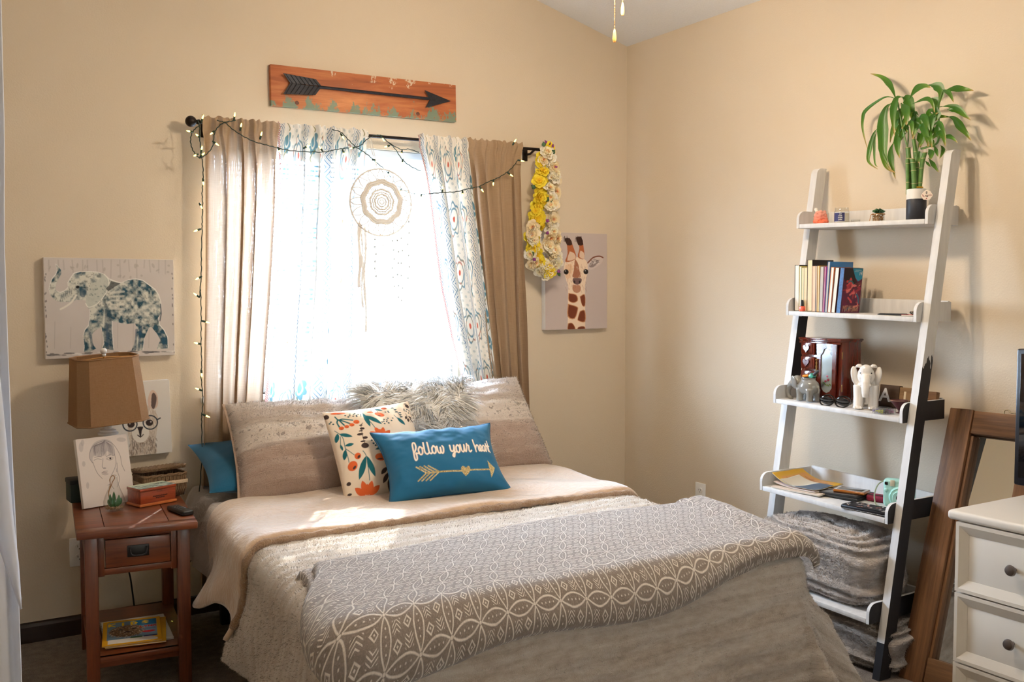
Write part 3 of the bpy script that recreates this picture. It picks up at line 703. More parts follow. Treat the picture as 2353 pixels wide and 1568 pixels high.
sprig([(215, 360), (245, 420), (300, 410), (410, 445)], TL_, 16); sprig([(240, 420), (225, 470), (245, 550)], TL_, 18); sprig([(250, 420), (300, 520)], TL_, 18); sprig([(255, 420), (330, 470), (380, 510)], TL_, 18)
for c, r in (((448, 483), 36), ((388, 527), 30), ((326, 550), 28), ((264, 567), 29)): A.ell(c, r, r, OR); A.ell((c[0] + 4, c[1] + 14), 8, 4, DK)
sprig([(520, 508), (490, 560), (485, 700), (490, 850)], DK, 7)
for x, y, rx, ry in ((490, 547, 22, 12), (497, 602, 30, 18), (475, 637, 26, 10), (460, 688, 38, 18), (508, 742, 30, 20), (475, 792, 30, 11), (488, 852, 42, 36)): A.ell((x, y), rx, ry, DK, 1, -8)
sprig([(1015, 200), (1035, 300), (1065, 415)], GN, 7)
for x, y in ((1008, 218), (1035, 258), (1032, 308), (1072, 330), (1062, 372), (1062, 412)): A.ell((x, y), 24, 11, GN, 1, -10)
sprig([(185, 595), (260, 700), (275, 850), (300, 1040)], TL_, 8); sprig([(280, 870), (360, 960)], TL_, 8); sprig([(240, 690), (230, 850)], TL_, 7)
for a, b_, w_ in (((230, 650), (370, 715), 52), ((215, 640), (190, 775), 48), ((275, 830), (372, 815), 44), ((275, 880), (255, 1010), 44), ((230, 800), (250, 890), 26)): A.leaf(a, b_, w_, TL_)
A.ell((395, 975), 34, 40, OR, 1, 20); A.ell((405, 985), 12, 22, DK, 1, 30); A.ell((335, 1085), 48, 58, OR, 1, 25); A.ell((352, 1105), 12, 24, DK, 1, 35)
sprig([(795, 750), (785, 830), (720, 940), (670, 985)], TL_, 9); sprig([(755, 900), (780, 1000)], TL_, 8); A.leaf((760, 860), (590, 910), 42, TL_); A.leaf((785, 830), (900, 975), 66, TL_)
A.ell((635, 1003), 58, 45, OR); A.ell((625, 1025), 30, 8, DK); A.ell((800, 1018), 36, 38, OR); A.ell((806, 1034), 12, 5, DK)
sprig([(692, 1080), (705, 1180), (700, 1360)], DK, 7)
for a, b_, w_ in (((690, 1120), (620, 1195), 44), ((710, 1115), (790, 1190), 44), ((695, 1180), (630, 1290), 44), ((712, 1180), (785, 1275), 44), ((703, 1230), (697, 1375), 50)): A.leaf(a, b_, w_, DK)
sprig([(945, 955), (925, 1030), (945, 1200), (930, 1370)], TL_, 9); sprig([(940, 1150), (1030, 1215), (1030, 1260)], TL_, 8); sprig([(925, 1250), (850, 1370)], TL_, 6)
for a, b_, w_ in (((925, 1035), (810, 1155), 56), ((930, 1030), (1025, 1125), 60), ((930, 1210), (830, 1255), 44), ((1010, 1200), (1110, 1215), 44), ((955, 1160), (970, 1250), 36), ((945, 1260), (1000, 1335), 44)): A.leaf(a, b_, w_, TL_)
A.ell((1058, 1288), 40, 32, OR, 1, -20); A.ell((830, 1372), 34, 16, OR, 1, -15)
sprig([(700, 230), (690, 280)], TL_, 7); sprig([(720, 215), (770, 240), (780, 310)], TL_, 7); A.leaf((760, 215), (855, 268), 42, TL_)
A.ell((672, 297), 40, 20, OR, 1, 10); A.ell((780, 352), 66, 46, OR, 1, 20); A.ell((770, 378), 24, 10, DK, 1, 10); A.ell((888, 218), 40, 28, OR); A.ell((903, 222), 12, 10, DK); A.ell((265, 288), 95, 24, OR, 1, -3); A.ell((275, 304), 30, 8, DK)
sprig([(1155, 345), (1165, 420), (1180, 500)], DK, 7)
for a, b_, w_ in (((1150, 390), (1115, 455), 34), ((1180, 390), (1235, 435), 36), ((1160, 430), (1140, 500), 34), ((1190, 430), (1235, 500), 34)): A.leaf(a, b_, w_, DK)
A.ell((118, 350), 30, 42, DK); A.ell((1250, 190), 32, 38, DK); A.ell((1238, 140), 24, 10, DK); A.ell((305, 1430), 28, 34, DK); A.ell((295, 1268), 20, 20, DK); A.ell((305, 1370), 20, 12, DK)
for x, y in ((402, 317), (462, 313), (343, 340), (393, 352), (443, 335), (500, 335), (533, 337), (473, 356), (430, 370), (373, 375), (470, 380), (527, 370), (863, 438), (927, 438), (807, 457), (840, 470), (790, 493), (827, 500), (763, 508), (895, 483), (788, 537), (845, 525), (617, 777), (573, 787), (673, 795), (617, 805), (585, 830), (645, 830), (677, 832), (605, 857), (1167, 257), (1217, 260), (1158, 288), (1186, 295), (1243, 285), (1217, 328), (1260, 342), (1285, 300), (158, 447), (180, 487), (143, 470), (877, 305), (917, 292), (917, 317), (1018, 913), (583, 1418), (640, 1408), (522, 1438), (565, 1445), (615, 1430), (680, 1415)): A.ell((x, y), 12, 12, GN)
fp = thing('floral_pillow', 'square cream pillow printed with orange flowers and teal leaves', 'pillow'); place(fp, (-1.765, -.625, .735), math.radians(5), math.radians(24), math.radians(-3))
FLP = vcol('printed_cotton', .85, .15, 500)
ffnp = pillow_fn(.40, .39, .14, .05, .012, 2.0, .5); cushion('cover', ffnp, FLP, fp, 300, 300, A)
# blue lumbar pillow with lettering
q = [(50, 300), (1915, 103), (2120, 1240), (165, 1462)]
A = Art(420, 260, S(22, 96, 134), q)
ww_ = S(240, 228, 214)
for w2, cc in ((27, S(190, 150, 136)), (21, ww_)):
    for p in ([(545, 770), (575, 720), (588, 660), (578, 612), (555, 607), (540, 640), (535, 720), (535, 810), (540, 875), (555, 893), (572, 875), (575, 820), (568, 785), (600, 790), (622, 770)],
              [(645, 680), (617, 720), (617, 780), (640, 812), (668, 790), (675, 730), (655, 685), (640, 682), (665, 700), (700, 715)],
              [(705, 615), (705, 720), (710, 785), (735, 810), (760, 795)], [(765, 612), (770, 720), (775, 785), (797, 806), (820, 780)],
              [(850, 675), (822, 715), (822, 775), (845, 805), (870, 780), (878, 725), (860, 680), (845, 678), (875, 700), (900, 695)],
              [(900, 685), (905, 770), (925, 800), (945, 780), (950, 705), (955, 780), (972, 800), (990, 770), (994, 705), (982, 680)],
              [(1095, 672), (1100, 740), (1120, 770), (1145, 748), (1157, 672)], [(1157, 672), (1157, 770), (1150, 830), (1140, 855), (1125, 838), (1142, 800), (1190, 768)],
              [(1215, 660), (1190, 700), (1190, 755), (1212, 785), (1236, 765), (1243, 710), (1228, 665), (1212, 662), (1240, 675), (1262, 668)],
              [(1262, 650), (1268, 730), (1287, 766), (1312, 748), (1325, 645), (1328, 725), (1345, 755), (1365, 700), (1375, 622), (1385, 645), (1405, 650), (1405, 720), (1420, 747), (1447, 722)],
              [(1498, 540), (1510, 640), (1526, 735)], [(1520, 690), (1540, 640), (1562, 625), (1576, 650), (1580, 700), (1597, 715), (1630, 680), (1641, 640), (1626, 614), (1609, 640), (1606, 690), (1627, 713), (1660, 690)],
              [(1705, 610), (1690, 606), (1667, 640), (1667, 688), (1686, 705), (1706, 680), (1715, 615), (1718, 680), (1736, 695), (1745, 620), (1752, 556), (1760, 600), (1782, 608), (1785, 668), (1798, 684)],
              [(1798, 500), (1805, 600), (1812, 668), (1830, 688)], [(1772, 592), (1832, 582)]): A.stroke(p, w2, cc, 1, 5)
GO = S(196, 172, 116); GD = S(128, 104, 62)
for a, b_ in (((545, 990), (690, 1075)), ((605, 990), (745, 1070)), ((670, 985), (815, 1070)), ((735, 980), (875, 1065)), ((575, 1190), (690, 1095)), ((635, 1190), (750, 1095)), ((700, 1190), (815, 1095)), ((765, 1190), (880, 1090))): A.stroke([a, b_], 20, GO)
A.stroke([(690, 1085), (880, 1078), (1250, 1060), (1390, 1035), (1730, 985)], 22, GO)
A.poly([(1310, 1140), (1255, 1080), (1236, 1025), (1260, 985), (1300, 995), (1318, 1010), (1345, 980), (1375, 985), (1388, 1020), (1370, 1075)], GO, 1, 3); A.poly([(1715, 850), (1855, 945), (1755, 1112)], GO)
gm = (np.abs(A.a - np.array(GO[:3])).sum(2) < .08); nz = RNG.random(A.a.shape[:2]); A.a[gm & (nz < .35)] = np.array(GD[:3]); A.a[gm & (nz > .85)] = np.array(S(236, 222, 178)[:3])  # random dark and pale specks paint the sequin sparkle into the gold
lp = thing('lumbar_pillow', 'blue lumbar pillow lettered follow your heart above a gold arrow', 'pillow'); place(lp, (-1.582, -.825, .705), math.radians(-6), math.radians(40), math.radians(-1))
lfn = pillow_fn(.520, .325, .18, .13, .020, 4.0, .52); cushion('cover', lfn, vcol('blue_canvas', .75, .2, 600, sheen=.15), lp, 400, 250, A)
piping(lfn, .0035, flat('blue_piping', S(16, 78, 112), .8), lp)

# ================================================================== window dressing
def quadmap(quad, w_, h_):
    a = Art(2, 2, (0, 0, 0)); src = np.array(quad, float); dst = np.array([(-w_ / 2, h_ / 2), (w_ / 2, h_ / 2), (w_ / 2, -h_ / 2), (-w_ / 2, -h_ / 2)]); M = []
    for (x, y), (u, v) in zip(src, dst): M.append([x, y, 1, 0, 0, 0, -u * x, -u * y]); M.append([0, 0, 0, x, y, 1, -v * x, -v * y])
    H = np.append(np.linalg.solve(np.array(M), dst.ravel()), 1).reshape(3, 3)
    def f(x, y): q_ = H @ np.array((x, y, 1.0)); return (q_[0] / q_[2], q_[1] / q_[2])
    return f
RODY, RODZ0, RODZ1, RODX0, RODX1 = -.085, 2.082, 2.104, -2.352, -.575
rod = thing('curtain_rod', 'thin dark bronze curtain rod with ball finials above the window', 'curtain rod', (0, RODY, 0))
ROD = flat('rod_bronze', S(34, 26, 24), .38, .6)
def rodz(x): return lerp(RODZ0, RODZ1, (x - RODX0) / (RODX1 - RODX0))
MB().tube([(RODX0 + .02, 0, rodz(RODX0 + .02)), (RODX1 - .02, 0, rodz(RODX1 - .02))], .0075, 12).build('pole', ROD, rod)
for x, sx in ((RODX0, -1), (RODX1, 1)):
    MB().ball((x, 0, rodz(x)), .023, 16, 12).tube([(x - sx * .018, 0, rodz(x)), (x - sx * .034, 0, rodz(x))], [.008, .012], 12).build('finial', ROD, rod)
for x in (RODX0 + .075, RODX1 - .09):
    MB().tube([(x, -.003, rodz(x) - .006), (x, .03, rodz(x) - .02), (x, -RODY - .004, rodz(x) - .02)], .006, 8).box((x, -RODY - .004, rodz(x) - .02), (.03, .006, .06), .002).build('bracket', ROD, rod)
def m_burlap():
    m = Mat('burlap_curtain'); u, v = m.uv(); tv = m.noise(m.coord('UV', (420, 6, 1)), 1.0, 3, .7); thh = m.noise(m.coord('UV', (10, 380, 1)), 1.0, 3, .7); big = m.noise(m.coord('UV', (60, 1.2, 1)), 1.0, 3)
    c = m.mix(tv * .6 + thh * .4, S(116, 90, 66), S(200, 172, 140))
    m.color(c).set(rough=.9, spec=.1); m.bump(tv * .6 + thh * .5, .5, .003)
    t = m.n('ShaderNodeBsdfTranslucent'); m.L.new(m.mix(tv * .6 + thh * .4, S(176, 142, 112), S(236, 214, 190)), t.inputs[0])
    x = m.n('ShaderNodeMixShader'); x.inputs[0].default_value = .11; m.L.new(m.b.outputs[0], x.inputs[1]); m.L.new(t.outputs[0], x.inputs[2])
    tr_ = m.n('ShaderNodeBsdfTransparent'); y = m.n('ShaderNodeMixShader'); hole = (tv * .75 + big * .35).gt(.66) * .10
    m.L.new(hole.k, y.inputs[0]); m.L.new(x.outputs[0], y.inputs[1]); m.L.new(tr_.outputs[0], y.inputs[2]); m.L.new(y.outputs[0], m.out.inputs[0]); return m.m
BURLAP = m_burlap()
def m_print(name='printed_curtain', tl=.22, tp=.03):
    m = Mat(name); u0, v0 = m.uv(); wb = m.noise(m.coord('UV', (22, 22, 1)), 1.0, 2); u, v = u0 + (wb - .5) * .008, v0 + (wb - .5) * .008
    P = .24; c = (u / P).fr()                                       # repeat: lattice | flowers | paisley
    n1 = m.noise(m.coord('UV', (60, 60, 1)), 1.0, 2); n2 = m.noise(m.coord('UV', (26, 18, 1)), 1.0, 2)
    la = (c / .27 - .5); lb = (v / .095).fr() - .5; inl = c.below(.27, .01)
    dm = la.abs() + lb.abs(); lat = (((dm * 4.0).fr() - .5).abs()).below(.17, .1) * inl
    lat2 = (((dm * 4.0 + .5).fr() - .5).abs()).below(.06, .06) * inl
    fa = (c - .45) / .34; fbv = (v / .15).fr() - .5; inf = ((c - .45).abs()).below(.16, .01)
    fx_ = fa * 1.1; r = (fx_.pow(2.0) + (fbv * .95).pow(2.0)).sqrt(); an = fbv.atan2(fx_); rad = (an * 4.0).sin().abs() * .10 + .33
    fl = r.below(rad, .03) * inf * (fbv + fx_ * .6).gt(-.12); hol = (r - .21).abs().below(.035, .02)
    sq = (fa - ((v * 70.0).sin() * .16)).abs().below(.045, .03) * inf * (fbv.abs()).gt(.28)
    pa = (c - .81) / .36; pbv = (v / .30).fr() - .5; inp = ((c - .81).abs()).below(.19, .01)
    an2 = pbv.atan2(pa)
    pr = ((pa * 1.2 + pbv * .5).pow(2.0) + (pbv * 1.5).pow(2.0)).sqrt()
    pai = ((pr - .30).abs().below(.03, .03)).max((((an2 * 5.0).sin() * .06 + pr - .44).abs()).below(.035, .03)) * inp; core = pr.below(.085, .03) * inp
    dots = ((u * 130.0).sin() * (v * 130.0).sin()).gt(.55) * inp * pr.gt(.55)
    base = S(238, 232, 222)
    col = m.mix(lat * .95, base, S(96, 120, 142)); col = m.mix(lat2 * .8, col, S(76, 88, 104))
    col = m.mix(fl * .9, col, m.mix(n2, S(52, 112, 122), S(70, 136, 158))); col = m.mix(fl * hol * .8, col, base); col = m.mix(sq * .85, col, S(120, 116, 56))
    col = m.mix(pai * .85, col, m.ramp(n2, [(.36, S(172, 92, 78)), (.44, S(108, 116, 92)), (.52, S(62, 120, 146))])); col = m.mix(core, col, S(196, 92, 72)); col = m.mix(dots * .35, col, S(90, 128, 140))
    hem = ((u0 - .012).abs()).below(.014, .004); col = m.mix(hem * (((u0 * 60.0 + v0 * 120.0).fr()).gt(.5)), col, S(168, 84, 70))
    m.color(col).set(rough=.85, spec=.1)
    t = m.n('ShaderNodeBsdfTranslucent'); m.L.new(col, t.inputs[0]); x = m.n('ShaderNodeMixShader'); x.inputs[0].default_value = tl
    m.L.new(m.b.outputs[0], x.inputs[1]); m.L.new(t.outputs[0], x.inputs[2])
    tr_ = m.n('ShaderNodeBsdfTransparent'); y = m.n('ShaderNodeMixShader'); y.inputs[0].default_value = tp
    m.L.new(x.outputs[0], y.inputs[1]); m.L.new(tr_.outputs[0], y.inputs[2]); m.L.new(y.outputs[0], m.out.inputs[0]); return m.m
PRINT = m_print(); PRINT2 = m_print('printed_curtain_bunched', .07, .0)
def curtain(name, label, Lp, Rp, mat, y0, folds, amp, zb, seed, full=1.9, hem=None):
    t = thing(name, label, 'curtain', (0, 0, 0), group='curtains on the rod')
    Lw = [AY(a, b_, y0) for a, b_ in Lp]; Rw = [AY(a, b_, y0) for a, b_ in Rp]
    lz, lx = np.array([p.z for p in Lw])[::-1], np.array([p.x for p in Lw])[::-1]; rz, rx = np.array([p.z for p in Rw])[::-1], np.array([p.x for p in Rw])[::-1]
    W = (rx.max() - lx.min()) * full; zt = None
    def fn(u, v):
        xt = lerp(lx[-1], rx[-1], u); top = rodz(xt) + .022 + .003 * math.sin(u * 61 + seed)
        z = lerp(top, zb, v); xl, xr = float(np.interp(z, lz, lx)), float(np.interp(z, rz, rx)); h = top - z
        wob = .10 * math.sin(v * 5 + seed) + .05 * math.sin(v * 11 + 2 * seed)
        ph = 2 * PI * folds * (u + .035 * math.sin(u * 9 + seed)) + wob * 4
        k = sst(.0, .22, h); A_ = amp * (.45 + .75 * k)
        fold = math.sin(ph) + .35 * math.sin(2.3 * ph + seed + v * 2)
        gather = .006 * math.sin(u * folds * 17 + seed) * (1 - k)
        pocket = .011 * math.exp(-((h - .024) / .016) ** 2) - .006 * math.exp(-((h - .062) / .010) ** 2)
        x = lerp(xl, xr, u) + .012 * math.cos(ph) * k
        return (x, y0 - A_ * fold - gather - pocket, z + (.003 * math.sin(ph * 2) if v == 0 else 0))
    o = MB().grid(fn, 120, 90, uv=lambda u, v: (u * W, v * 2.0)).build('panel', mat, t, angle=180)
    return t
curtain('burlap_curtain', 'tan burlap curtain at the left end of the rod', [(462, 272), (468, 360), (466, 700), (463, 1000), (455, 1200)], [(640, 290), (637, 450), (622, 700), (602, 950), (596, 1100)], BURLAP, -.112, 4.5, .020, .12, 1.0)
curtain('printed_curtain', 'sheer printed curtain left of the dream catcher, pulled toward the burlap', [(636, 292), (636, 453), (628, 620), (610, 779), (601, 948), (596, 1100)], [(848, 308), (838, 388), (829, 523), (830, 627), (827, 757), (822, 900), (818, 1100)], PRINT, -.105, 5.0, .022, .30, 2.0, 1.7)
curtain('printed_curtain', 'sheer printed curtain right of the dream catcher, swept to the right', [(960, 317), (983, 453), (1010, 656), (1036, 782), (1063, 897), (1080, 1000)], [(1077, 323), (1086, 453), (1104, 606), (1127, 778), (1143, 897), (1156, 1000)], PRINT2, -.105, 3.5, .018, .40, 3.3, 1.8)
curtain('burlap_curtain', 'tan burlap curtain at the right end of the rod beside the flower garland', [(1070, 322), (1078, 453), (1096, 606), (1117, 778), (1133, 897), (1145, 1000)], [(1200, 332), (1192, 396), (1197, 568), (1205, 797), (1208, 897), (1212, 1050)], BURLAP, -.112, 4.0, .017, .12, 4.2)

# string lights
WIRE = flat('green_wire', S(16, 42, 34), .55); SOCK = flat('green_socket', S(22, 52, 40), .5)
BULB = Mat('fairy_bulb'); BULB.color(S(255, 240, 170)).set(rough=.3); BULB.b.inputs['Emission Color'].default_value = (1.0, .84, .14, 1); BULB.set(estr=6.0)
SL_ = thing('string_lights', 'green wire string of glowing fairy lights draped across the curtains', 'string lights', (0, 0, 0))
def Zp(pts, ox=400, oy=120, k=2.5576): return [(ox + a / k, oy + b_ / k) for a, b_ in pts]
LY = -.150
strands = [Zp([(150, 430), (125, 450), (104, 480), (97, 525), (108, 570), (130, 605), (150, 622)]), Zp([(140, 400), (150, 440), (152, 520), (158, 590), (150, 625)]),
    Zp([(150, 625), (190, 600), (225, 555), (235, 490), (250, 450), (290, 415), (340, 405), (362, 400)]),
    Zp([(250, 400), (300, 415), (340, 450), (400, 490), (470, 525), (540, 545), (600, 560), (680, 578), (780, 585), (880, 587), (940, 575), (1000, 565), (1060, 560), (1100, 545), (1130, 515), (1170, 492), (1210, 487)]),
    Zp([(930, 455), (980, 470), (1020, 510), (1060, 550), (1090, 570), (1140, 605), (1190, 650), (1240, 690), (1270, 730), (1310, 780), (1340, 805), (1380, 825), (1440, 835), (1500, 832), (1580, 825), (1660, 820), (1720, 805), (1790, 790), (1840, 765), (1900, 740), (1950, 710), (1990, 675), (2020, 635)]),
    Zp([(1210, 487), (1260, 530), (1330, 570), (1380, 570), (1440, 590)]), Zp([(1260, 530), (1300, 570), (1340, 630), (1390, 670), (1450, 700)]),
    Zp([(158, 590), (170, 680), (170, 760), (165, 830), (168, 900), (165, 1000), (165, 1050), (160, 1200), (160, 1300), (150, 1440)]) + Zp([(160, 100), (150, 330), (145, 450), (150, 600), (150, 750), (150, 900), (155, 1050), (150, 1150), (160, 1270), (165, 1380), (155, 1480), (155, 1560)], 420, 540, 3.564)[2:] + [(464, 1040), (460, 1110), (452, 1190), (446, 1270), (430, 1300), (414, 1318), (418, 1350), (440, 1372)]]
for i, st_ in enumerate(strands):
    pts = bez([AY(a, b_, LY - .004 * math.sin(j * 2.1 + i)) for j, (a, b_) in enumerate(st_)], 6)
    o = []
    for j, p in enumerate(pts): o.append(p + Vector((.0012 * math.cos(j * 1.9), 0, .0012 * math.sin(j * 1.9))))
    MB().tube(o, .0021, 6).build('wire', WIRE, SL_, angle=180)
bulbs = Zp([(160, 410), (168, 385), (235, 465), (220, 478), (228, 525), (250, 540), (352, 400), (358, 355), (388, 460), (395, 425), (505, 510), (514, 478), (610, 560), (625, 590), (760, 565), (795, 548), (872, 580), (855, 558), (990, 575), (1002, 605), (980, 480), (992, 500), (1060, 560), (1030, 567), (1215, 490), (1232, 518), (1265, 550), (1228, 560), (1340, 580), (1335, 600), (1345, 632), (1338, 665), (1165, 632), (1205, 638), (1258, 712), (1272, 685), (1335, 805), (1322, 830), (1455, 835), (1445, 865), (1575, 825), (1580, 780), (1695, 815), (1697, 850), (1795, 790), (1818, 822), (1878, 750), (1874, 795), (1960, 708), (2002, 738), (2020, 635), (2052, 640), (1990, 545), (2008, 515), (110, 470), (80, 463), (150, 500), (138, 490), (140, 600), (126, 606), (158, 590), (162, 570), (155, 615), (165, 605), (170, 745), (172, 772), (150, 890), (158, 905), (155, 1040), (105, 1058), (160, 1320), (130, 1335), (148, 1440), (112, 1415)]) + \
    Zp([(150, 335), (105, 360), (140, 515), (80, 480), (158, 705), (222, 722), (148, 895), (85, 882), (152, 1110), (155, 1145), (155, 1275), (92, 1252), (160, 1470), (230, 1498)], 420, 540, 3.564)[4:] + [(446, 1275), (444, 1262), (416, 1318), (410, 1328)]
bm0 = MB().lathe([(.0001, .0), (.0030, .001), (.0034, .006), (.0026, .013), (.0012, .018), (.0001, .019)], 8).build('bulb', BULB.m, SL_); so0 = MB().lathe([(.0032, -.016), (.0042, -.012), (.0042, .001), (.0034, .002)], 8).build('bulb_socket', SOCK, SL_)
first = True
for i in range(0, len(bulbs), 2):
    a, b_ = AY(*bulbs[i], LY), AY(*bulbs[i + 1], LY - .012); d = (b_ - a).normalized(); qd = d.to_track_quat('Z', 'X'); m_ = a + d * .014
    o, s_ = (bm0, so0) if first else (clone(bm0, SL_), clone(so0, SL_)); first = False
    for q_ in (o, s_): q_.location = m_; q_.rotation_euler = qd.to_euler()

# dream catcher
DCY = -.165; dcc = AY(875.5, 465.5, DCY); Rr = .150
dc = thing('dream_catcher', 'white crocheted dream catcher with beaded fringe hanging in the window', 'dream catcher', dcc)
YARN = m_cloth('white_yarn', S(226, 220, 212), .2)
MB().tube([(Rr * math.cos(a), 0, Rr * math.sin(a)) for a in np.linspace(0, 2 * PI, 64, endpoint=False)], .0042, 8, closed=True).build('hoop', YARN, dc, angle=180)
ic = Vector((.004, 0, .002)); cr = MB()
for r_, n_, th_ in ((.010, 24, .0022), (.020, 30, .0018), (.034, 36, .0026), (.044, 48, .002), (.056, 60, .0028), (.082, 72, .003), (.090, 72, .0035), (.098, 72, .003)):
    cr.tube([ic + Vector((r_ * math.cos(a), 0, r_ * math.sin(a))) * (1 + .03 * math.sin(9 * a)) for a in np.linspace(0, 2 * PI, n_, endpoint=False)], th_ * 1.8, 6, closed=True)
for k in range(36):
    a = 2 * PI * k / 36; cr.tube([ic + Vector((math.cos(a), 0, math.sin(a))) * .020, ic + Vector((math.cos(a + .06), 0, math.sin(a + .06))) * .056], .0019, 5)
for k in range(22):
    a = 2 * PI * k / 22; cr.tube(bez([ic + Vector((math.cos(a + e), 0, math.sin(a + e))) * r_ for e, r_ in ((-.1, .056), (-.05, .074), (0, .082), (.05, .074), (.1, .056))], 3), .0022, 5)
for k in range(16):
    a = 2 * PI * k / 16; cr.tube(bez([ic + Vector((math.cos(a - .17), 0, math.sin(a - .17))) * .098, Vector((math.cos(a - .12), 0, math.sin(a - .12))) * .125, Vector((math.cos(a), 0, math.sin(a))) * (Rr - .002), Vector((math.cos(a + .12), 0, math.sin(a + .12))) * .125, ic + Vector((math.cos(a + .17), 0, math.sin(a + .17))) * .098], 4), .0026, 5)
cr.build('crochet_web', YARN, dc, angle=180)
h0, h1 = AY(853, 318, DCY) - dcc, AY(867, 388, DCY) - dcc
MB().tube([h0 + Vector((0, .07, .02)), h0, h1], .0013, 5).tube([h0 + Vector((.012, .07, .02)), h1], .0013, 5).build('hanging_cord', YARN, dc)
rr = random.Random(9); BEAD = flat('pale_bead', S(190, 196, 200), .35)
for px, py, ln, wd in ((826, 512, 140, 7), (832, 516, 180, 4), (838, 520, 230, 5), (848, 530, 160, 1.6), (857, 536, 150, 1.6), (862, 538, 95, 2.2), (872, 540, 130, 1.6), (882, 541, 160, 1.8), (892, 540, 110, 1.6), (903, 538, 120, 1.8), (914, 533, 150, 1.6), (922, 526, 165, 1.6), (938, 490, 150, 1.4)):
    p = AY(px, py, DCY) - dcc; L = ln * 4.55 / 2200; wv = rr.uniform(0, 6)
    pts = [Vector((p.x + .004 * math.sin(k * .5 + wv), rr.uniform(-.002, .002), p.z - L * k / 24)) for k in range(25)]
    if wd > 3:
        hw = wd * 4.55 / 2200 / 2; rb = MB(); rb.grid(lambda u, v: (p.x + (u - .5) * 2 * hw + .004 * math.sin(v * 9 + wv), .003 * math.sin(v * 14 + u * 3), p.z - L * v + .002 * math.sin(u * 12)), 6, 50); rb.build('lace_ribbon', YARN, dc, angle=180, mods=[('SOLIDIFY', dict(thickness=.0015))])
    else: MB().tube(pts, wd * .0010, 5).build('fringe_strand', YARN, dc, angle=180)
    if px in (903, 914, 922, 938, 862):
        for k in range(3, 25, 4): MB().ball(pts[k], .0055, 8, 6).build('bead', BEAD, dc)

# flower garland on the right end of the rod
LEIY = -.115
lei = thing('flower_garland', 'yellow and white flower garland hanging from the right end of the rod', 'garland', (RODX1 - .02, LEIY, 2.1)); lo_ = Vector((RODX1 - .02, LEIY, 2.1))
def petal_mat(name, a, b_, c_):
    m = Mat(name); cc = m.sep(m.coord('Object')); r = ((cc[0].pow(2.0) + cc[1].pow(2.0)).sqrt() / .028).clamp(); n = m.noise(m.coord('Object'), 120, 2)
    m.color(m.ramp(r + (n - .5) * .3, [(0.05, c_), (.35, b_), (.8, a)])).set(rough=.7, sss=.0)
    t_ = m.n('ShaderNodeBsdfTranslucent'); t_.inputs[0].default_value = a; x = m.n('ShaderNodeMixShader'); x.inputs[0].default_value = .25; m.L.new(m.b.outputs[0], x.inputs[1]); m.L.new(t_.outputs[0], x.inputs[2]); m.L.new(x.outputs[0], m.out.inputs[0]); return m.m
PY, PW, PC = petal_mat('petal_yellow', S(252, 232, 70), S(250, 214, 40), S(240, 180, 30)), petal_mat('petal_white', S(252, 248, 236), S(252, 240, 190), S(240, 150, 50)), petal_mat('petal_cream', S(250, 236, 205), S(248, 224, 170), S(222, 110, 40))
PP, PG = flat('petal_purple', S(128, 50, 120), .6), flat('leaf_cloth_green', S(60, 92, 58), .6)
def flower_mesh(seed):
    r2 = random.Random(seed); mb = MB()
    for ly in range(3):
        n_ = 9; R0 = .030 - .007 * ly
        for k in range(n_):
            a = 2 * PI * k / n_ + ly * .35 + r2.uniform(-.1, .1); dr = Vector((math.cos(a), math.sin(a), 0)); sd = Vector((-math.sin(a), math.cos(a), 0)); R_ = R0 * r2.uniform(.85, 1.1); up = .004 + .006 * ly; o = len(mb.v)
            for f_, wd, hh in ((.1, .2, 0), (.55, .75, .35), (.9, .9, .75 + r2.uniform(-.3, .3)), (1.05, .45, .6 + r2.uniform(-.4, .4))):
                for sx in (-1, 0, 1): mb.v.append(tuple(dr * (R_ * (f_ - (.06 if sx else 0))) + sd * (sx * wd * R_ * .42) + Vector((0, 0, up + hh * .010 + (0 if sx else -.003) + r2.uniform(-.001, .001)))))
            for i in range(3):
                for j in range(2): mb.f.append((o + i * 3 + j, o + i * 3 + j + 1, o + i * 3 + 4 + j, o + i * 3 + 3 + j))
    return mb
protos = {}
def put_flower(px, py, m_, sc, dy=0.0):
    key = (id(m_), rr.randint(0, 2))
    if key not in protos: o = flower_mesh(key[1] + 3).build('flower', m_, lei, angle=180); protos[key] = o
    else: o = clone(protos[key], lei)
    p = AY(px, py, LEIY - .01 + dy) - lo_; d = Vector((rr.uniform(-.9, .7), -1.0 + rr.uniform(-.2, .5), rr.uniform(-.6, .5))).normalized()
    o.location = p; o.rotation_euler = (d.to_track_quat('Z', 'Y') @ Quaternion((0, 0, 1), rr.uniform(0, 6))).to_euler(); o.scale = (sc, sc, sc)
L1 = [(1252, 352), (1243, 375), (1243, 400), (1240, 425), (1241, 447), (1239, 470), (1236, 490), (1233, 508), (1226, 525), (1227, 545), (1223, 560), (1228, 580), (1232, 600), (1240, 615), (1255, 622)]
L2 = [(1258, 360), (1264, 385), (1268, 410), (1266, 435), (1268, 460), (1266, 480), (1264, 500), (1266, 520), (1268, 545), (1262, 565), (1268, 580), (1272, 600), (1265, 615)]
for P_, side in ((L1, 0), (L2, 1)):
    for i, (a, b_) in enumerate(P_):
        for k in range(6):
            t_ = i / len(P_)
            if side == 0: m_ = PY if (.12 < t_ < .5 or rr.random() < .4) else (PC if rr.random() < .3 else PW)
            else: m_ = PW if rr.random() < .7 else PC
            put_flower(a + rr.uniform(-7, 8), b_ + rr.uniform(-10, 10), m_, rr.uniform(.9, 1.35), rr.uniform(-.02, .025))
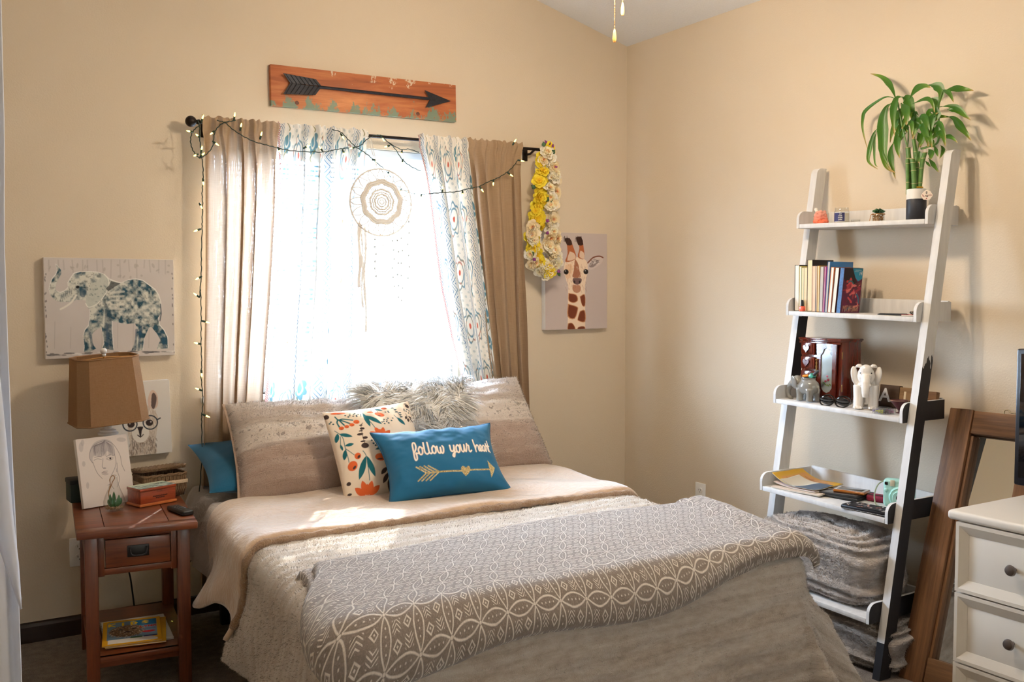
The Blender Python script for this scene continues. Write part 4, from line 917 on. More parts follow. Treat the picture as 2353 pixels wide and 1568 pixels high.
for px, py, m_, an in ((1229, 432, PG, 2.6), (1226, 587, PG, 2.2), (1272, 377, PG, .2), (1255, 462, PG, 1), (1266, 463, PG, .3), (1281, 628, PG, -.8), (1236, 520, PG, -1.8), (1250, 336, PG, 1.8), (1268, 352, PG, .8), (1256, 510, PP, .9), (1256, 538, PP, 1.0), (1226, 594, PP, -.8), (1281, 624, PP, 0), (1275, 382, PP, -.3), (1262, 332, PP, 1.2), (1268, 336, PP, .4), (1254, 330, PP, 2)):
    p = AY(px, py, LEIY - .045) - lo_; L = .026 if m_ is PG else .020
    MB().grid(lambda u, v: ((u - .1) * L, -.005 * math.sin(u * 3), (v - .5) * .9 * L * math.sin(min(1, u * 1.05 + .08) * PI * .95)), 6, 3).build('green_leaf' if m_ is PG else 'purple_petal', m_, lei, loc=p, rot=(rr.uniform(-.4, .4), -an, rr.uniform(-.4, .4)), angle=180, mods=[('SOLIDIFY', dict(thickness=.0012))])

# arrow sign board
bw, bh = .918, .1775
sg = thing('arrow_sign', 'weathered wood plank sign with black metal arrow above the window', 'wall sign', (-1.536, -.013, 2.2905), rot=(0, math.radians(-.9), 0))
m = Mat('weathered_plank'); v_ = m.coord('Object', (2.5, 1, 26)); n = m.noise(v_, 1.0, 5, .65, .7); n2 = m.noise(m.coord('Object', (1.2, 1, 5)), 1.0, 2)
col = m.ramp(n * .6 + n2 * .45, [(.30, S(104, 52, 28)), (.5, S(168, 92, 48)), (.72, S(212, 140, 84))])
cx_ = m.sep(m.coord('Object')); ch = m.noise(m.coord('Object', (70, 1, 45)), 1.0, 4, .7); ch2 = m.noise(m.coord('Object', (16, 1, 9)), 1.0, 2)
blk = ((cx_[0] * 62.0).sin() * .05)
lowm = ((cx_[2] * -9.0) + .05).clamp(); upm = ((cx_[2] * 9.0 - .05).clamp()) * ((cx_[0] + .28) * 4.0).clamp()
col = m.mix((ch * .55 + ch2 * .35 + blk + lowm * .26).gt(.645) * .9, col, S(112, 138, 118)); col = m.mix((ch * .55 + ch2 * .35 + blk + upm * .22).gt(.66) * .9, col, S(214, 196, 170))
m.color(col).set(rough=.6); m.bump(n * .6 + ch * .3, .4, .004)
MB().box((0, 0, 0), (bw, .026, bh), .002).build('plank', m.m, sg)
KN = wood('plank_knot', S(60, 28, 16), S(120, 66, 36), .6)
qm = quadmap([(115, 82), (2200, 318), (2200, 725), (115, 538)], bw, bh)
for kx, ky in ((1768, 635), (405, 512)): x_, z_ = qm(kx, ky); MB().ball((x_, -.0125, z_), (.011, .0012, .010), 14, 6).build('knot', KN, sg)
IRON = Mat('black_iron'); inn = IRON.noise(IRON.coord('Object'), 90, 4); IRON.color(IRON.mix(inn, S(28, 28, 32), S(62, 62, 68))).set(rough=.5, metal=.6); IRON.bump(inn, .3, .003)
ar = bpy.data.objects.new('arrow', None)
def P2(a, b_, y): x_, z_ = qm(a, b_); return (x_, y, z_)
ao = MB(); ao.tube([P2(640, 343, -.028), P2(1880, 474, -.028)], .0068, 6); aobj = ao.build('iron_arrow', IRON.m, sg)
def facet(pts, name='arrow_blade'):
    mb = MB(); f_ = [P2(a, b_, y) for a, b_, y in pts]; k_ = len(f_); mb.add(f_ + [(p[0], p[1] + .003, p[2]) for p in f_], [tuple(range(k_)), tuple(range(2 * k_ - 1, k_ - 1, -1))] + [(i, (i + 1) % k_, k_ + (i + 1) % k_, k_ + i) for i in range(k_)]); return mb.build(name, IRON.m, aobj, smooth=False)
facet([(240, 195, -.036), (605, 262, -.036), (672, 335, -.030), (320, 300, -.030)]); facet([(320, 300, -.030), (672, 345, -.030), (595, 437, -.036), (235, 422, -.036)])
facet([(1825, 385, -.038), (2125, 500, -.028), (1895, 482, -.026)]); facet([(1895, 482, -.026), (2125, 500, -.028), (1830, 577, -.038)])
for k in range(7):
    t_ = (k + .5) / 7.2
    for (a, b_), (c_, d_) in (((240, 195), (320, 300)), ((235, 422), (320, 302))):
        x0, y0 = lerp(a, lerp(605, 595, b_ > 300), t_), lerp(b_, 262 if b_ < 300 else 437, t_); x1, y1 = lerp(c_, 672, t_), lerp(d_, 340, t_)
        MB().tube([P2(x0, y0, -.0365), P2(x1, y1, -.031)], .0016, 5).build('feather_ridge', IRON.m, aobj)

# ================================================================== canvases on the back wall
CANV = flat('canvas_white', S(226, 222, 218), .8, vary=.03); PAINT = vcol('canvas_paint', .65, .12, 700)
def canvas(name, label, cx, cz, w_, h_, art, roll=0, depth=.035, mat=CANV):
    t = thing(name, label, 'painting', (cx, 0, cz), rot=(0, roll, 0))
    MB().box((0, -depth / 2, 0), (w_, depth, h_), .0025).build('canvas', mat, t)
    printed('picture', art, w_ - .002, h_ - .002, PAINT, t, loc=(0, -depth - .0006, 0)); return t
Q = lambda *p: list(p)
# --- elephant
A = Art(300, 240, S(206, 198, 194), Q((288, 92), (1160, 108), (1155, 750), (292, 768))); r2 = random.Random(3)
gy, gx = np.mgrid[0:240, 0:300]; A.a *= (1 - .10 * (fbm(gx / 60, gy / 60, 2)[..., None] - .4))
for k in range(16): x = 330 + k * 52 + r2.uniform(-15, 15); A.stroke([(x, 110), (x + r2.uniform(-6, 6), r2.uniform(150, 240))], 9, S(176, 168, 164), .5)
for k in range(22): x, y = r2.uniform(320, 1130), r2.uniform(110, 230); A.ell((x, y), r2.uniform(8, 18), r2.uniform(5, 9), S(168, 160, 154), .55, r2.uniform(0, 180))
for k in range(7): x = 350 + k * 105; A.stroke([(x, 700), (x + 6, r2.uniform(480, 600))], 4, S(172, 164, 160), .6)
for k in range(30): A.ell((r2.choice((294, 300, 1148, 1152)) + r2.uniform(-3, 3), r2.uniform(200, 740)), 4, 8, S(84, 74, 74), .7)
for k in range(40): x = r2.uniform(295, 1150); A.ell((x, 742 - (x - 290) * .018 + r2.uniform(-8, 8)), r2.uniform(14, 40), r2.uniform(3, 6), r2.choice((S(120, 116, 116), S(70, 70, 74), S(232, 228, 224))), .8)
body = [(368, 138), (385, 150), (402, 175), (405, 200), (385, 235), (368, 270), (363, 300), (372, 318), (395, 328), (425, 318), (450, 295), (447, 265), (465, 235), (490, 200), (530, 190), (600, 188), (650, 193), (700, 210), (722, 240), (770, 258), (800, 265), (850, 245), (900, 238), (950, 250), (990, 280), (1030, 310), (1055, 350), (1068, 400), (1068, 470), (1048, 500), (1055, 550), (1085, 585), (1108, 635), (1110, 706), (1035, 712), (1045, 680), (1060, 650), (1040, 610), (1000, 560), (985, 565), (950, 640), (938, 720), (862, 720), (880, 680), (895, 620), (905, 570), (890, 535), (830, 540), (770, 528), (735, 518), (735, 600), (742, 715), (668, 702), (682, 670), (675, 620), (665, 560), (640, 570), (605, 600), (600, 640), (610, 680), (628, 702), (575, 728), (545, 725), (550, 690), (543, 620), (555, 580), (580, 550), (590, 500), (590, 440), (575, 430), (565, 380), (530, 378), (500, 375), (480, 388), (440, 390), (400, 392), (360, 378), (330, 345), (322, 310), (330, 270), (345, 235), (370, 205), (380, 180)]
A.poly([(x + (4 if x > 700 else -3), y - 5) for x, y in body], S(240, 238, 234), .9); p_ = A.map(body); wn = A._win(p_, 1); mk = A.mask(p_, wn[4], wn[5]); XX, YY = wn[4], wn[5]
nz = fbm(XX / 9, YY / 9, 8, 4); nb = fbm(XX / 26, YY / 26, 9, 3); dk = np.clip((YY - 120) / 130, 0, 1) * .55 + np.clip((XX - 200) / 90, 0, 1) * .30 + np.clip((60 - XX) / 60, 0, 1) * .25
tt = np.clip((nz - .45) * 2.4 + (nb - .45) * 2.2 + dk + .30, 0, 1); cc = np.array(S(216, 216, 206)[:3]) * (1 - tt[..., None]) + np.array(S(34, 78, 96)[:3]) * tt[..., None]
blot = (fbm(XX / 5 + 40, YY / 5, 12, 3) > .58); cc[blot] *= .62; A._put(wn, mk, cc)
A.poly([(600, 262), (640, 255), (690, 205), (715, 235), (720, 285), (700, 330), (660, 385), (620, 415), (580, 425), (563, 400), (568, 360), (585, 310)], S(196, 200, 192), .85, 3); A.stroke([(690, 205), (718, 240), (720, 288), (700, 330), (660, 385), (620, 415), (580, 425), (563, 400)], 6, S(240, 238, 230), .9, 4)
for k in range(26): A.ell((r2.uniform(590, 700), r2.uniform(270, 390)), r2.uniform(3, 9), r2.uniform(2, 6), S(110, 124, 124), .6, r2.uniform(0, 90))
A.poly([(735, 250), (800, 268), (760, 290), (715, 320), (700, 300), (722, 280)], S(50, 56, 60), .85); A.ell((512, 290), 12, 10, S(24, 26, 28)); A.ell((545, 330), 22, 30, S(52, 84, 104), .7)
A.stroke([(500, 345), (470, 390), (430, 420), (395, 438)], 12, S(232, 228, 218), 1, 4)
for k in range(6): A.stroke([(395 + k * 14, 388 - k * 8), (405 + k * 14, 340 - k * 9)], 4, S(60, 72, 80), .7)
A.poly([(700, 400), (735, 470), (735, 600), (742, 715), (690, 705), (680, 600), (690, 480)], S(40, 66, 84), .55); A.stroke([(1066, 410), (1070, 470), (1060, 520)], 8, S(52, 66, 80), .9)
for k in range(5): A.stroke([(735, 330 + k * 26), (820, 322 + k * 30)], r2.uniform(8, 18), S(224, 222, 212), .55)
for x0, y0, x1, y1 in ((590, 600, 600, 700), (900, 580, 890, 710), (930, 560, 910, 715), (1070, 600, 1090, 700), (700, 540, 705, 700)): A.stroke([(x0, y0), (x1, y1)], 16, S(28, 70, 100), .6)
canvas('elephant_painting', 'canvas painting of a blue-grey elephant with raised trunk', -2.664, 1.316, .488, .397, A)
# --- llama with glasses
A = Art(150, 180, S(226, 222, 218), Q((685, 922), (1130, 914), (1143, 1396), (693, 1430))); r2 = random.Random(4)
fluff = [(845, 1170), (880, 1120), (940, 1085), (985, 1080), (1030, 1120), (1050, 1170), (1040, 1250), (1028, 1330), (1025, 1405), (850, 1418), (850, 1330), (835, 1250)]
A.poly(fluff, S(206, 192, 178), .9, 4)
for k in range(420):
    x, y = r2.uniform(845, 1035), r2.uniform(1100, 1400); c = r2.choice((S(120, 100, 88), S(222, 212, 200), S(178, 158, 140), S(92, 76, 68))) if y > 1270 else r2.choice((S(232, 224, 214), S(196, 178, 162)))
    A.stroke([(x, y), (x + r2.uniform(-10, 10), y + r2.uniform(12, 30))], 6, c, .6)
A.poly([(985, 1090), (980, 1040), (1000, 985), (1025, 980), (1050, 1020), (1048, 1080), (1020, 1105)], S(214, 190, 176), 1, 4); A.poly([(1003, 1080), (1008, 1010), (1025, 995), (1042, 1030), (1030, 1090), (1015, 1103)], S(70, 50, 50), .9, 3)
A.poly([(840, 1090), (830, 1040), (845, 985), (865, 980), (885, 1020), (885, 1080)], S(214, 190, 176), 1, 4)
A.ell((925, 1255), 62, 72, S(236, 230, 222)); A.poly([(900, 1220), (945, 1218), (935, 1245), (928, 1290), (920, 1290), (912, 1245)], S(40, 30, 30), 1, 2); A.stroke([(905, 1275), (925, 1288), (945, 1272)], 7, S(60, 46, 44), 1, 3)
for cx, cy in ((848, 1200), (995, 1192)): A.ell((cx + (12 if cx < 900 else -6), cy + 2), 26, 22, S(50, 36, 34)); A.ell((cx + 4, cy - 4), 6, 5, S(200, 190, 184))
for cx, cy in ((852, 1200), (995, 1192)): A.stroke([(cx + 50 * math.cos(t), cy + 46 * math.sin(t)) for t in np.linspace(0, 2 * PI, 28)], 9, S(40, 50, 62))
A.stroke([(900, 1180), (925, 1165), (948, 1176)], 9, S(40, 50, 62)); A.stroke([(1042, 1176), (1065, 1165)], 9, S(40, 50, 62)); A.stroke([(802, 1185), (788, 1182)], 9, S(40, 50, 62))
canvas('llama_painting', 'canvas of a llama wearing round glasses beside the lamp', -2.566, .861, .250, .305, A, roll=math.radians(-1.2))
# --- giraffe
A = Art(200, 252, S(196, 182, 178), Q((250, 268), (955, 277), (948, 1335), (247, 1372))); r2 = random.Random(6)
BR, CRM, TAN = S(112, 52, 28), S(236, 214, 190), S(196, 138, 92)
A.poly([(510, 850), (700, 850), (700, 1360), (500, 1368), (505, 1050)], CRM, 1)
for pl_ in ([(512, 950), (600, 965), (620, 1030), (570, 1060), (512, 1035)], [(640, 985), (698, 960), (700, 1090), (665, 1085)], [(505, 1070), (610, 1100), (618, 1140), (580, 1240), (500, 1215)], [(640, 1150), (698, 1140), (700, 1270), (620, 1260), (615, 1230)], [(505, 1290), (550, 1285), (585, 1330), (580, 1362), (500, 1366)], [(620, 1330), (660, 1320), (695, 1325), (695, 1355), (610, 1358)]): A.poly(pl_, TAN, 1, 3); cx, cy = np.mean(pl_, 0); A.poly([(cx + (x - cx) * .85, cy + (y - cy) * .88) for x, y in pl_], BR, 1, 3)
A.poly([(470, 610), (540, 560), (600, 545), (690, 560), (730, 610), (735, 680), (715, 780), (700, 860), (660, 940), (600, 950), (540, 900), (505, 850), (480, 780), (460, 690)], CRM, 1, 4)
A.poly([(590, 560), (625, 620), (640, 700), (650, 770), (560, 770), (575, 690), (580, 620)], S(150, 82, 46), .9, 3); A.poly([(480, 640), (540, 620), (560, 660), (545, 760), (500, 790), (480, 720)], S(226, 186, 148), .8, 3); A.poly([(560, 860), (640, 860), (650, 920), (605, 948), (560, 915)], S(160, 92, 56), .8, 3)
for k in range(160): x, y = r2.uniform(480, 720), r2.uniform(590, 920); A.stroke([(x, y), (x + r2.uniform(-8, 8), y + r2.uniform(10, 28))], 6, r2.choice((S(176, 110, 68), S(240, 222, 204), S(140, 76, 44))), .35)
A.poly([(565, 780), (655, 780), (660, 820), (630, 850), (585, 848), (560, 815)], S(110, 84, 82), 1, 3); A.ell((582, 822), 10, 16, S(40, 28, 28)); A.ell((640, 822), 10, 16, S(40, 28, 28))
for cx, cy in ((487, 712), (712, 705)): A.ell((cx, cy), 28, 30, S(28, 20, 20)); A.ell((cx - 6, cy - 10), 7, 5, S(190, 190, 196))
for hx in (((490, 345), (535, 350), (575, 440), (600, 560), (480, 600), (505, 500)), ((610, 330), (665, 330), (690, 440), (695, 560), (620, 540), (640, 440))): A.poly(hx, S(172, 96, 56), 1, 3)
A.poly([(470, 335), (530, 330), (560, 400), (500, 410)], S(60, 34, 26), 1, 2); A.poly([(600, 320), (660, 310), (685, 400), (625, 405)], S(60, 34, 26), 1, 2); A.poly([(530, 480), (580, 500), (595, 560), (500, 585)], S(232, 210, 186), .8, 2); A.poly([(650, 470), (690, 490), (695, 560), (640, 540)], S(232, 210, 186), .8, 2)
for k in range(14): x = 465 + k * 7 if k < 7 else 590 + (k - 7) * 13; A.stroke([(x, 370), (x - 12 + r2.uniform(0, 20), 300 + r2.uniform(0, 30))], 5, S(44, 26, 22), .9)
A.poly([(735, 600), (790, 545), (860, 525), (905, 540), (900, 590), (850, 640), (780, 680), (735, 665)], S(206, 192, 188), 1, 3); A.stroke([(735, 605), (795, 545), (865, 527), (908, 542)], 14, S(120, 66, 42), 1, 3); A.poly([(760, 610), (830, 570), (860, 590), (800, 650), (750, 650)], S(96, 80, 80), .7, 3)
for k in range(16): x = r2.uniform(760, 870); A.stroke([(x, 570 + r2.uniform(0, 70)), (x + 30, 560 + r2.uniform(0, 60))], 6, r2.choice((S(230, 222, 218), S(70, 52, 50))), .7)
canvas('giraffe_painting', 'canvas portrait of a giraffe beside the flower garland', -.3585, 1.440, .404, .509, A, roll=math.radians(-.4))

# ================================================================== nightstand
NX, NY, NR = -2.679, -.459, math.radians(-6)
OAK, OAKD = wood('mission_oak', S(68, 31, 14), S(126, 64, 30), .38, 0, 7, .1, .2), wood('mission_oak_upright', S(64, 28, 12), S(118, 58, 26), .4, 2, 7, .1, .15)
ns = thing('nightstand', 'brown mission style nightstand with one drawer left of the bed', 'nightstand', (NX, NY, 0), NR)
W2, D2, TZ = .193, .30, .58
MB().box((0, -D2 + .028, TZ - .013), (2 * W2, .056, .026), .004).build('top_board', OAK, ns); MB().box((0, D2 - .028, TZ - .013), (2 * W2, .056, .026), .004).build('top_board', OAK, ns)
for x0, x1 in ((-W2, -.105), (-.103, .103), (.105, W2)): MB().box(((x0 + x1) / 2, 0, TZ - .0135), (x1 - x0, 2 * D2 - .114, .025), .0015).build('top_board', OAK, ns)
for sx in (-1, 1):
    for sy in (-1, 1): MB().box((sx * (W2 - .045), sy * (D2 - .045), (TZ - .026) / 2), (.042, .042, TZ - .026), .003).build('leg', OAKD, ns)
for sx in (-1, 1): MB().box((sx * (W2 - .040), 0, .485), (.016, 2 * D2 - .13, .135), .002).build('side_apron', OAK, ns)
MB().box((0, D2 - .045, .485), (2 * W2 - .13, .016, .135), .002).build('back_apron', OAK, ns)
MB().box((0, -D2 + .048, .428), (2 * W2 - .132, .020, .022), .002).build('drawer_rail', OAK, ns); MB().box((0, -D2 + .048, .546), (2 * W2 - .132, .020, .014), .002).build('drawer_rail', OAK, ns)
for sx in (-1, 1): MB().box((sx * .117, -D2 + .046, .483), (.020, .018, .14), .002).build('drawer_stile', OAKD, ns)
dr = MB().box((0, -D2 + .044, .489), (.208, .020, .096), .003).box((0, -D2 + .17, .485), (.19, .24, .07), .002).build('drawer', OAK, ns)
pl_ = MB().box((0, -D2 + .032, .492), (.070, .004, .040), .002).build('handle_plate', BLK, dr)
MB().tube(bez([(-.026, -D2 + .028, .503), (-.027, -D2 + .014, .500), (-.022, -D2 + .012, .484), (0, -D2 + .012, .480), (.022, -D2 + .012, .484), (.027, -D2 + .014, .500), (.026, -D2 + .028, .503)], 5), .0028, 8).build('bail_handle', IRON.m, dr)
MB().box((0, 0, .128), (2 * W2 - .06, 2 * D2 - .06, .016), .002).build('lower_shelf', OAK, ns)
MB().box((0, -D2 + .045, .118), (2 * W2 - .13, .018, .036), .002).build('shelf_rail', OAK, ns)
def on_ns(x, y): return Vector((NX, NY, 0)) + Matrix.Rotation(NR, 3, 'Z') @ Vector((x, y, 0))
# lamp cable behind
MB().tube(bez([(-2.60, -.10, .55), (-2.61, -.06, .42), (-2.63, -.055, .30), (-2.615, -.06, .20), (-2.60, -.08, .02)], 8), .0035, 6).build('lamp_cable', BLK)
tag(bpy.data.objects['lamp_cable'], 'black power cable hanging down the wall behind the nightstand', 'cable')
# table lamp
lm = thing('table_lamp', 'white table lamp with tan burlap shade on the nightstand', 'lamp', (-2.715, -.215, TZ), 0)
WCER = flat('lamp_white', S(228, 224, 218), .35, vary=.02, coat=.3)
MB().lathe([(.048, 0), (.050, .008), (.045, .016), (.026, .022), (.018, .05), (.028, .09), (.034, .13), (.028, .19), (.018, .22), (.016, .245), (.036, .250), (.038, .258), (.030, .262), (.030, .268), (.014, .272), (.014, .31)], 24).build('base', WCER, lm)
m = Mat('burlap_shade'); v_ = m.coord('Object'); n = m.noise(m.coord('Object', (60, 60, 420)), 1.0, 3, .7); n3 = m.noise(m.coord('Object', (420, 420, 60)), 1.0, 3, .7)
m.color(m.mix(n * .5 + n3 * .5, S(126, 92, 62), S(186, 148, 110))).set(rough=.9, spec=.1); m.bump(n * .5 + n3 * .5, .4, .003)
t_ = m.n('ShaderNodeBsdfTranslucent'); t_.inputs[0].default_value = S(176, 130, 84); x_ = m.n('ShaderNodeMixShader'); x_.inputs[0].default_value = .3; m.L.new(m.b.outputs[0], x_.inputs[1]); m.L.new(t_.outputs[0], x_.inputs[2]); m.L.new(x_.outputs[0], m.out.inputs[0])
def octo(hw, hd, c): return [(-hw + c, -hd), (hw - c, -hd), (hw, -hd + c), (hw, hd - c), (hw - c, hd), (-hw + c, hd), (-hw, hd - c), (-hw, -hd + c)]
sm_ = MB(); lo8, hi8 = octo(.132, .105, .04), octo(.112, .088, .034)
sm_.add([(x, y, 0) for x, y in lo8] + [(x, y, .248) for x, y in hi8], [(i, (i + 1) % 8, 8 + (i + 1) % 8, 8 + i) for i in range(8)])
sho = sm_.build('shade', m.m, lm, loc=(.004, 0, .304), rot=(math.radians(2), math.radians(-3.5), math.radians(6)), smooth=False, mods=[('SOLIDIFY', dict(thickness=.003))])
for pts8 in ([(x, y, .248) for x, y in hi8], [(x, y, 0) for x, y in lo8]): MB().tube(pts8, .0035, 6, closed=True).build('shade_binding', m.m, sho)
MB().tube([(-.112, 0, .240), (0, 0, .246), (.112, 0, .240)], .002, 6).tube([(0, 0, .0), (0, 0, .255)], .004, 8).build('harp', CHN, sho)
MB().ball((0, 0, .270), .0125, 14, 10).lathe([(.006, .250), (.008, .256), (.005, .260)], 12).build('finial', WCER, sho)
# pencil portrait canvas
A = Art(150, 200, S(222, 212, 206), Q((95, 150), (970, 15), (1090, 1180), (240, 1370))); r2 = random.Random(8); PC1, PC2 = S(84, 78, 84), S(150, 140, 142)
for c, a_, b_ in (((190, 280), 40, 90), ((235, 580), 30, 50), ((300, 960), 25, 60), ((880, 120), 80, 40), ((215, 200), 30, 60)): A.ell(c, a_, b_, S(176, 168, 168), .55)
A.poly([(335, 460), (345, 320), (410, 200), (510, 140), (620, 120), (710, 160), (755, 260), (770, 380), (740, 420), (640, 330), (560, 430), (400, 440), (385, 560)], S(186, 178, 178), .8, 3)
for k in range(90):
    x = r2.uniform(400, 760); top = 150 + abs(x - 600) * .3; A.stroke([(600 + (x - 600) * .35, top - 5), (x - 10, 260), (x + r2.uniform(-10, 10), r2.uniform(340, 430))], 5, r2.choice((PC1, PC2, S(110, 104, 110))), .5, 3)
for p in ([(600, 140), (430, 220), (350, 340), (335, 470), (390, 560)], [(600, 140), (720, 190), (800, 290), (860, 420), (880, 560), (930, 680)], [(390, 540), (420, 630), (470, 740), (550, 830)], [(760, 380), (785, 520), (760, 640), (700, 770)], [(800, 540), (810, 700), (840, 820), (800, 960)], [(565, 470), (560, 540), (550, 610), (575, 650), (610, 640)], [(540, 730), (580, 700), (640, 692)], [(545, 745), (600, 760), (650, 740)], [(410, 510), (470, 480), (540, 490)], [(420, 460), (480, 440), (540, 440)], [(620, 480), (660, 450), (740, 440)], [(635, 485), (690, 495), (735, 465)], [(620, 440), (680, 400), (740, 410)], [(640, 940), (690, 930), (740, 1000)], [(785, 640), (795, 700)]): A.stroke(p, 8, PC1, .75, 4)
A.ell((690, 465), 18, 18, S(60, 52, 56)); A.ell((590, 640), 26, 12, PC2, .8); A.ell((590, 725), 50, 18, S(150, 130, 132), .6)
pt = thing('portrait_canvas', 'small canvas with a pencil drawing of a winking face on the nightstand', 'drawing', (-2.733, -.345, TZ + .002), rot=(math.radians(-13), 0, math.radians(17)))
pw, ph = .198, .258
MB().box((0, .010, ph / 2), (pw, .018, ph), .002).build('canvas', CANV, pt); printed('picture', A, pw - .002, ph - .002, PAINT, pt, loc=(0, .0004, ph / 2))
# dark box at the back left
gb = thing('storage_box', 'dark green and black box behind the pencil portrait', 'box', (-2.815, -.19, TZ), math.radians(4))
MB().box((0, 0, .035), (.085, .085, .07), .003).build('body', flat('box_dark_green', S(20, 40, 34), .6), gb); MB().box((0, 0, .078), (.089, .089, .018), .003).build('lid', flat('box_black', S(18, 22, 26), .6), gb)
# wicker basket
bk = thing('wicker_basket', 'brown wicker basket with lid and lace ribbon on the nightstand', 'basket', (-2.535, -.255, TZ), math.radians(9))
WICK = Mat('wicker'); wn_ = WICK.noise(WICK.coord('Object', (300, 300, 140)), 1.0, 3, .7); WICK.color(WICK.mix(wn_, S(66, 46, 32), S(158, 126, 92))).set(rough=.9); WICK.bump(wn_, .8, .006)
bw_, bd_, bh_ = .082, .055, .086; wk = MB(); rect = [(-bw_, -bd_), (bw_, -bd_), (bw_, bd_), (-bw_, bd_)]
for s in range(4):
    (x0, y0), (x1, y1) = rect[s], rect[(s + 1) % 4]; n_ = 22 if s % 2 == 0 else 14
    for k in range(n_):
        t0 = (k + .5) / n_; bx, by = lerp(x0, x1, t0), lerp(y0, y1, t0); wk.tube([(bx * .92, by * .92, .002), (bx * 1.02, by * 1.02, .03), (bx + .002 * math.sin(k * 3), by, .055), (bx, by, bh_)], .0042, 6)
wk.build('woven_sides', WICK.m, bk, angle=180)
def braid(z_, k_, mat, name, rad=.006, par=bk):
    pts = []
    for s in range(4):
        (x0, y0), (x1, y1) = rect[s], rect[(s + 1) % 4]
        for i in range(12): t0 = i / 12; pts.append(Vector((lerp(x0, x1, t0) * k_, lerp(y0, y1, t0) * k_, z_)))
    mb = MB()
    for ph_ in (0, PI): mb.tube([p + Vector((0, .003 * math.sin(i * 1.3 + ph_), .003 * math.cos(i * 1.3 + ph_))) for i, p in enumerate(pts)], rad * .75, 6, closed=True)
    return mb.build(name, mat, par, angle=180)
braid(bh_, 1.02, WICK.m, 'rim'); MB().box((0, 0, .006), (.15, .10, .008), .002).build('basket_floor', WICK.m, bk)
LACE = flat('lace_ribbon', S(206, 182, 152), .9, nscale=300, vary=.3, bump=.4)
lc = MB()
for s in range(4):
    (x0, y0), (x1, y1) = rect[s], rect[(s + 1) % 4]; lc.box(((x0 + x1) / 2 * 1.07, (y0 + y1) / 2 * 1.07, .056), (abs(x1 - x0) * 1.07 + .003, abs(y1 - y0) * 1.07 + .003, .014), .001)
lc.box((.01, -bd_ * 1.07 - .006, .056), (.03, .008, .017), .004).ball((-.004, -bd_ * 1.07 - .007, .056), (.012, .006, .009)).ball((.026, -bd_ * 1.07 - .007, .056), (.012, .006, .009)); lc.build('lace_band', LACE, bk)
lid = MB().box((0, 0, 0), (2 * bw_ * 1.06, 2 * bd_ * 1.06, .010), .004).build('lid', WICK.m, bk, loc=(-.002, .004, bh_ + .018), rot=(math.radians(-7), math.radians(-1), 0))
mb = MB()
for ph_ in (0, PI):
    for r_ in range(5): mb.tube([(lerp(-bw_, bw_, i / 26) * 1.05, lerp(-bd_, bd_, r_ / 4) * 1.05 + .003 * math.sin(i * 1.3 + ph_ + r_), .006 + .003 * math.cos(i * 1.3 + ph_ + r_)) for i in range(27)], .0045, 5)
mb.build('lid_braid', WICK.m, lid, angle=180)
# cedar keepsake box
cb_ = thing('keepsake_box', 'small reddish wooden keepsake box with a picture lid on the nightstand', 'box', (-2.592, -.385, TZ), math.radians(19))
CED = wood('cedar', S(104, 34, 14), S(168, 72, 34), .3, 0, 8, .06, .4)
MB().box((0, 0, .006), (.152, .098, .010), .002).build('base', wood('cedar_light', S(150, 72, 30), S(196, 112, 56), .3, 0, 8, .06, .4), cb_); MB().box((0, 0, .034), (.145, .092, .046), .002).build('body', CED, cb_); lb_ = MB().box((0, 0, .0625), (.149, .096, .011), .002).build('lid', CED, cb_)
A = Art(110, 70, S(176, 188, 170)); r2 = random.Random(2)
for k in range(60): x, y = r2.uniform(0, 110), r2.uniform(10, 70); A.stroke([(x, y), (x + r2.uniform(5, 22), y - r2.uniform(-6, 10))], r2.uniform(2, 7), r2.choice((S(52, 58, 60), S(84, 92, 88), S(30, 36, 40), S(150, 156, 140))), .7)
A.poly([(0, 0), (110, 0), (110, 14), (40, 22), (0, 12)], S(196, 202, 176), .9)
printed('lid_picture', A, .146, .093, PAINT, lb_, loc=(0, 0, .0686), rot=(-PI / 2, 0, 0))
tx = MB()
for k, (z_, hw) in enumerate(((.034, .030), (.028, .018))):
    for i in range(int(hw * 2 / .0035)): tx.box((-hw + .010 + i * .0035, -.0464, z_ + .0006 * math.sin(i * 2.1)), (.0026, .0006, .0032 if i % 3 else .0045))
for z_ in (.055, .051): tx.box((.005, -.0464, z_), (.022, .0006, .0009))
tx.build('stamped_lettering', flat('stamp_ink', S(44, 14, 8), .7), cb_)
# glass bulb terrarium
tr_ = thing('glass_terrarium', 'glass bulb terrarium with a green succulent and pebbles', 'terrarium', (-2.735, -.445, TZ), 0)
GLS = glassy('clear_glass', (.97, .98, .98, 1))
MB().lathe([(.018, .0), (.030, .006), (.037, .020), (.038, .034), (.032, .054), (.022, .078), (.015, .098), (.012, .116), (.012, .126), (.006, .131), (.0005, .132)], 24, cap=False).build('glass', GLS, tr_)
pb = MB(); r2 = random.Random(12)
for k in range(140):
    a_, r_ = r2.uniform(0, 2 * PI), math.sqrt(r2.random()) * .030; pb.ball((r_ * math.cos(a_), r_ * math.sin(a_), .005 + r2.uniform(0, .009) + (r_ / .03) ** 2 * .004), (r2.uniform(.002, .0034), r2.uniform(.002, .003), .0018), 6, 4, (r2.random(), r2.random(), 0))
po = pb.build('pebbles', flat('terrarium_pebble', S(148, 122, 92), .8, nscale=300, vary=.4), tr_); po['kind'] = 'stuff'
LFG = flat('succulent_green', S(40, 96, 50), .5, vary=.3)
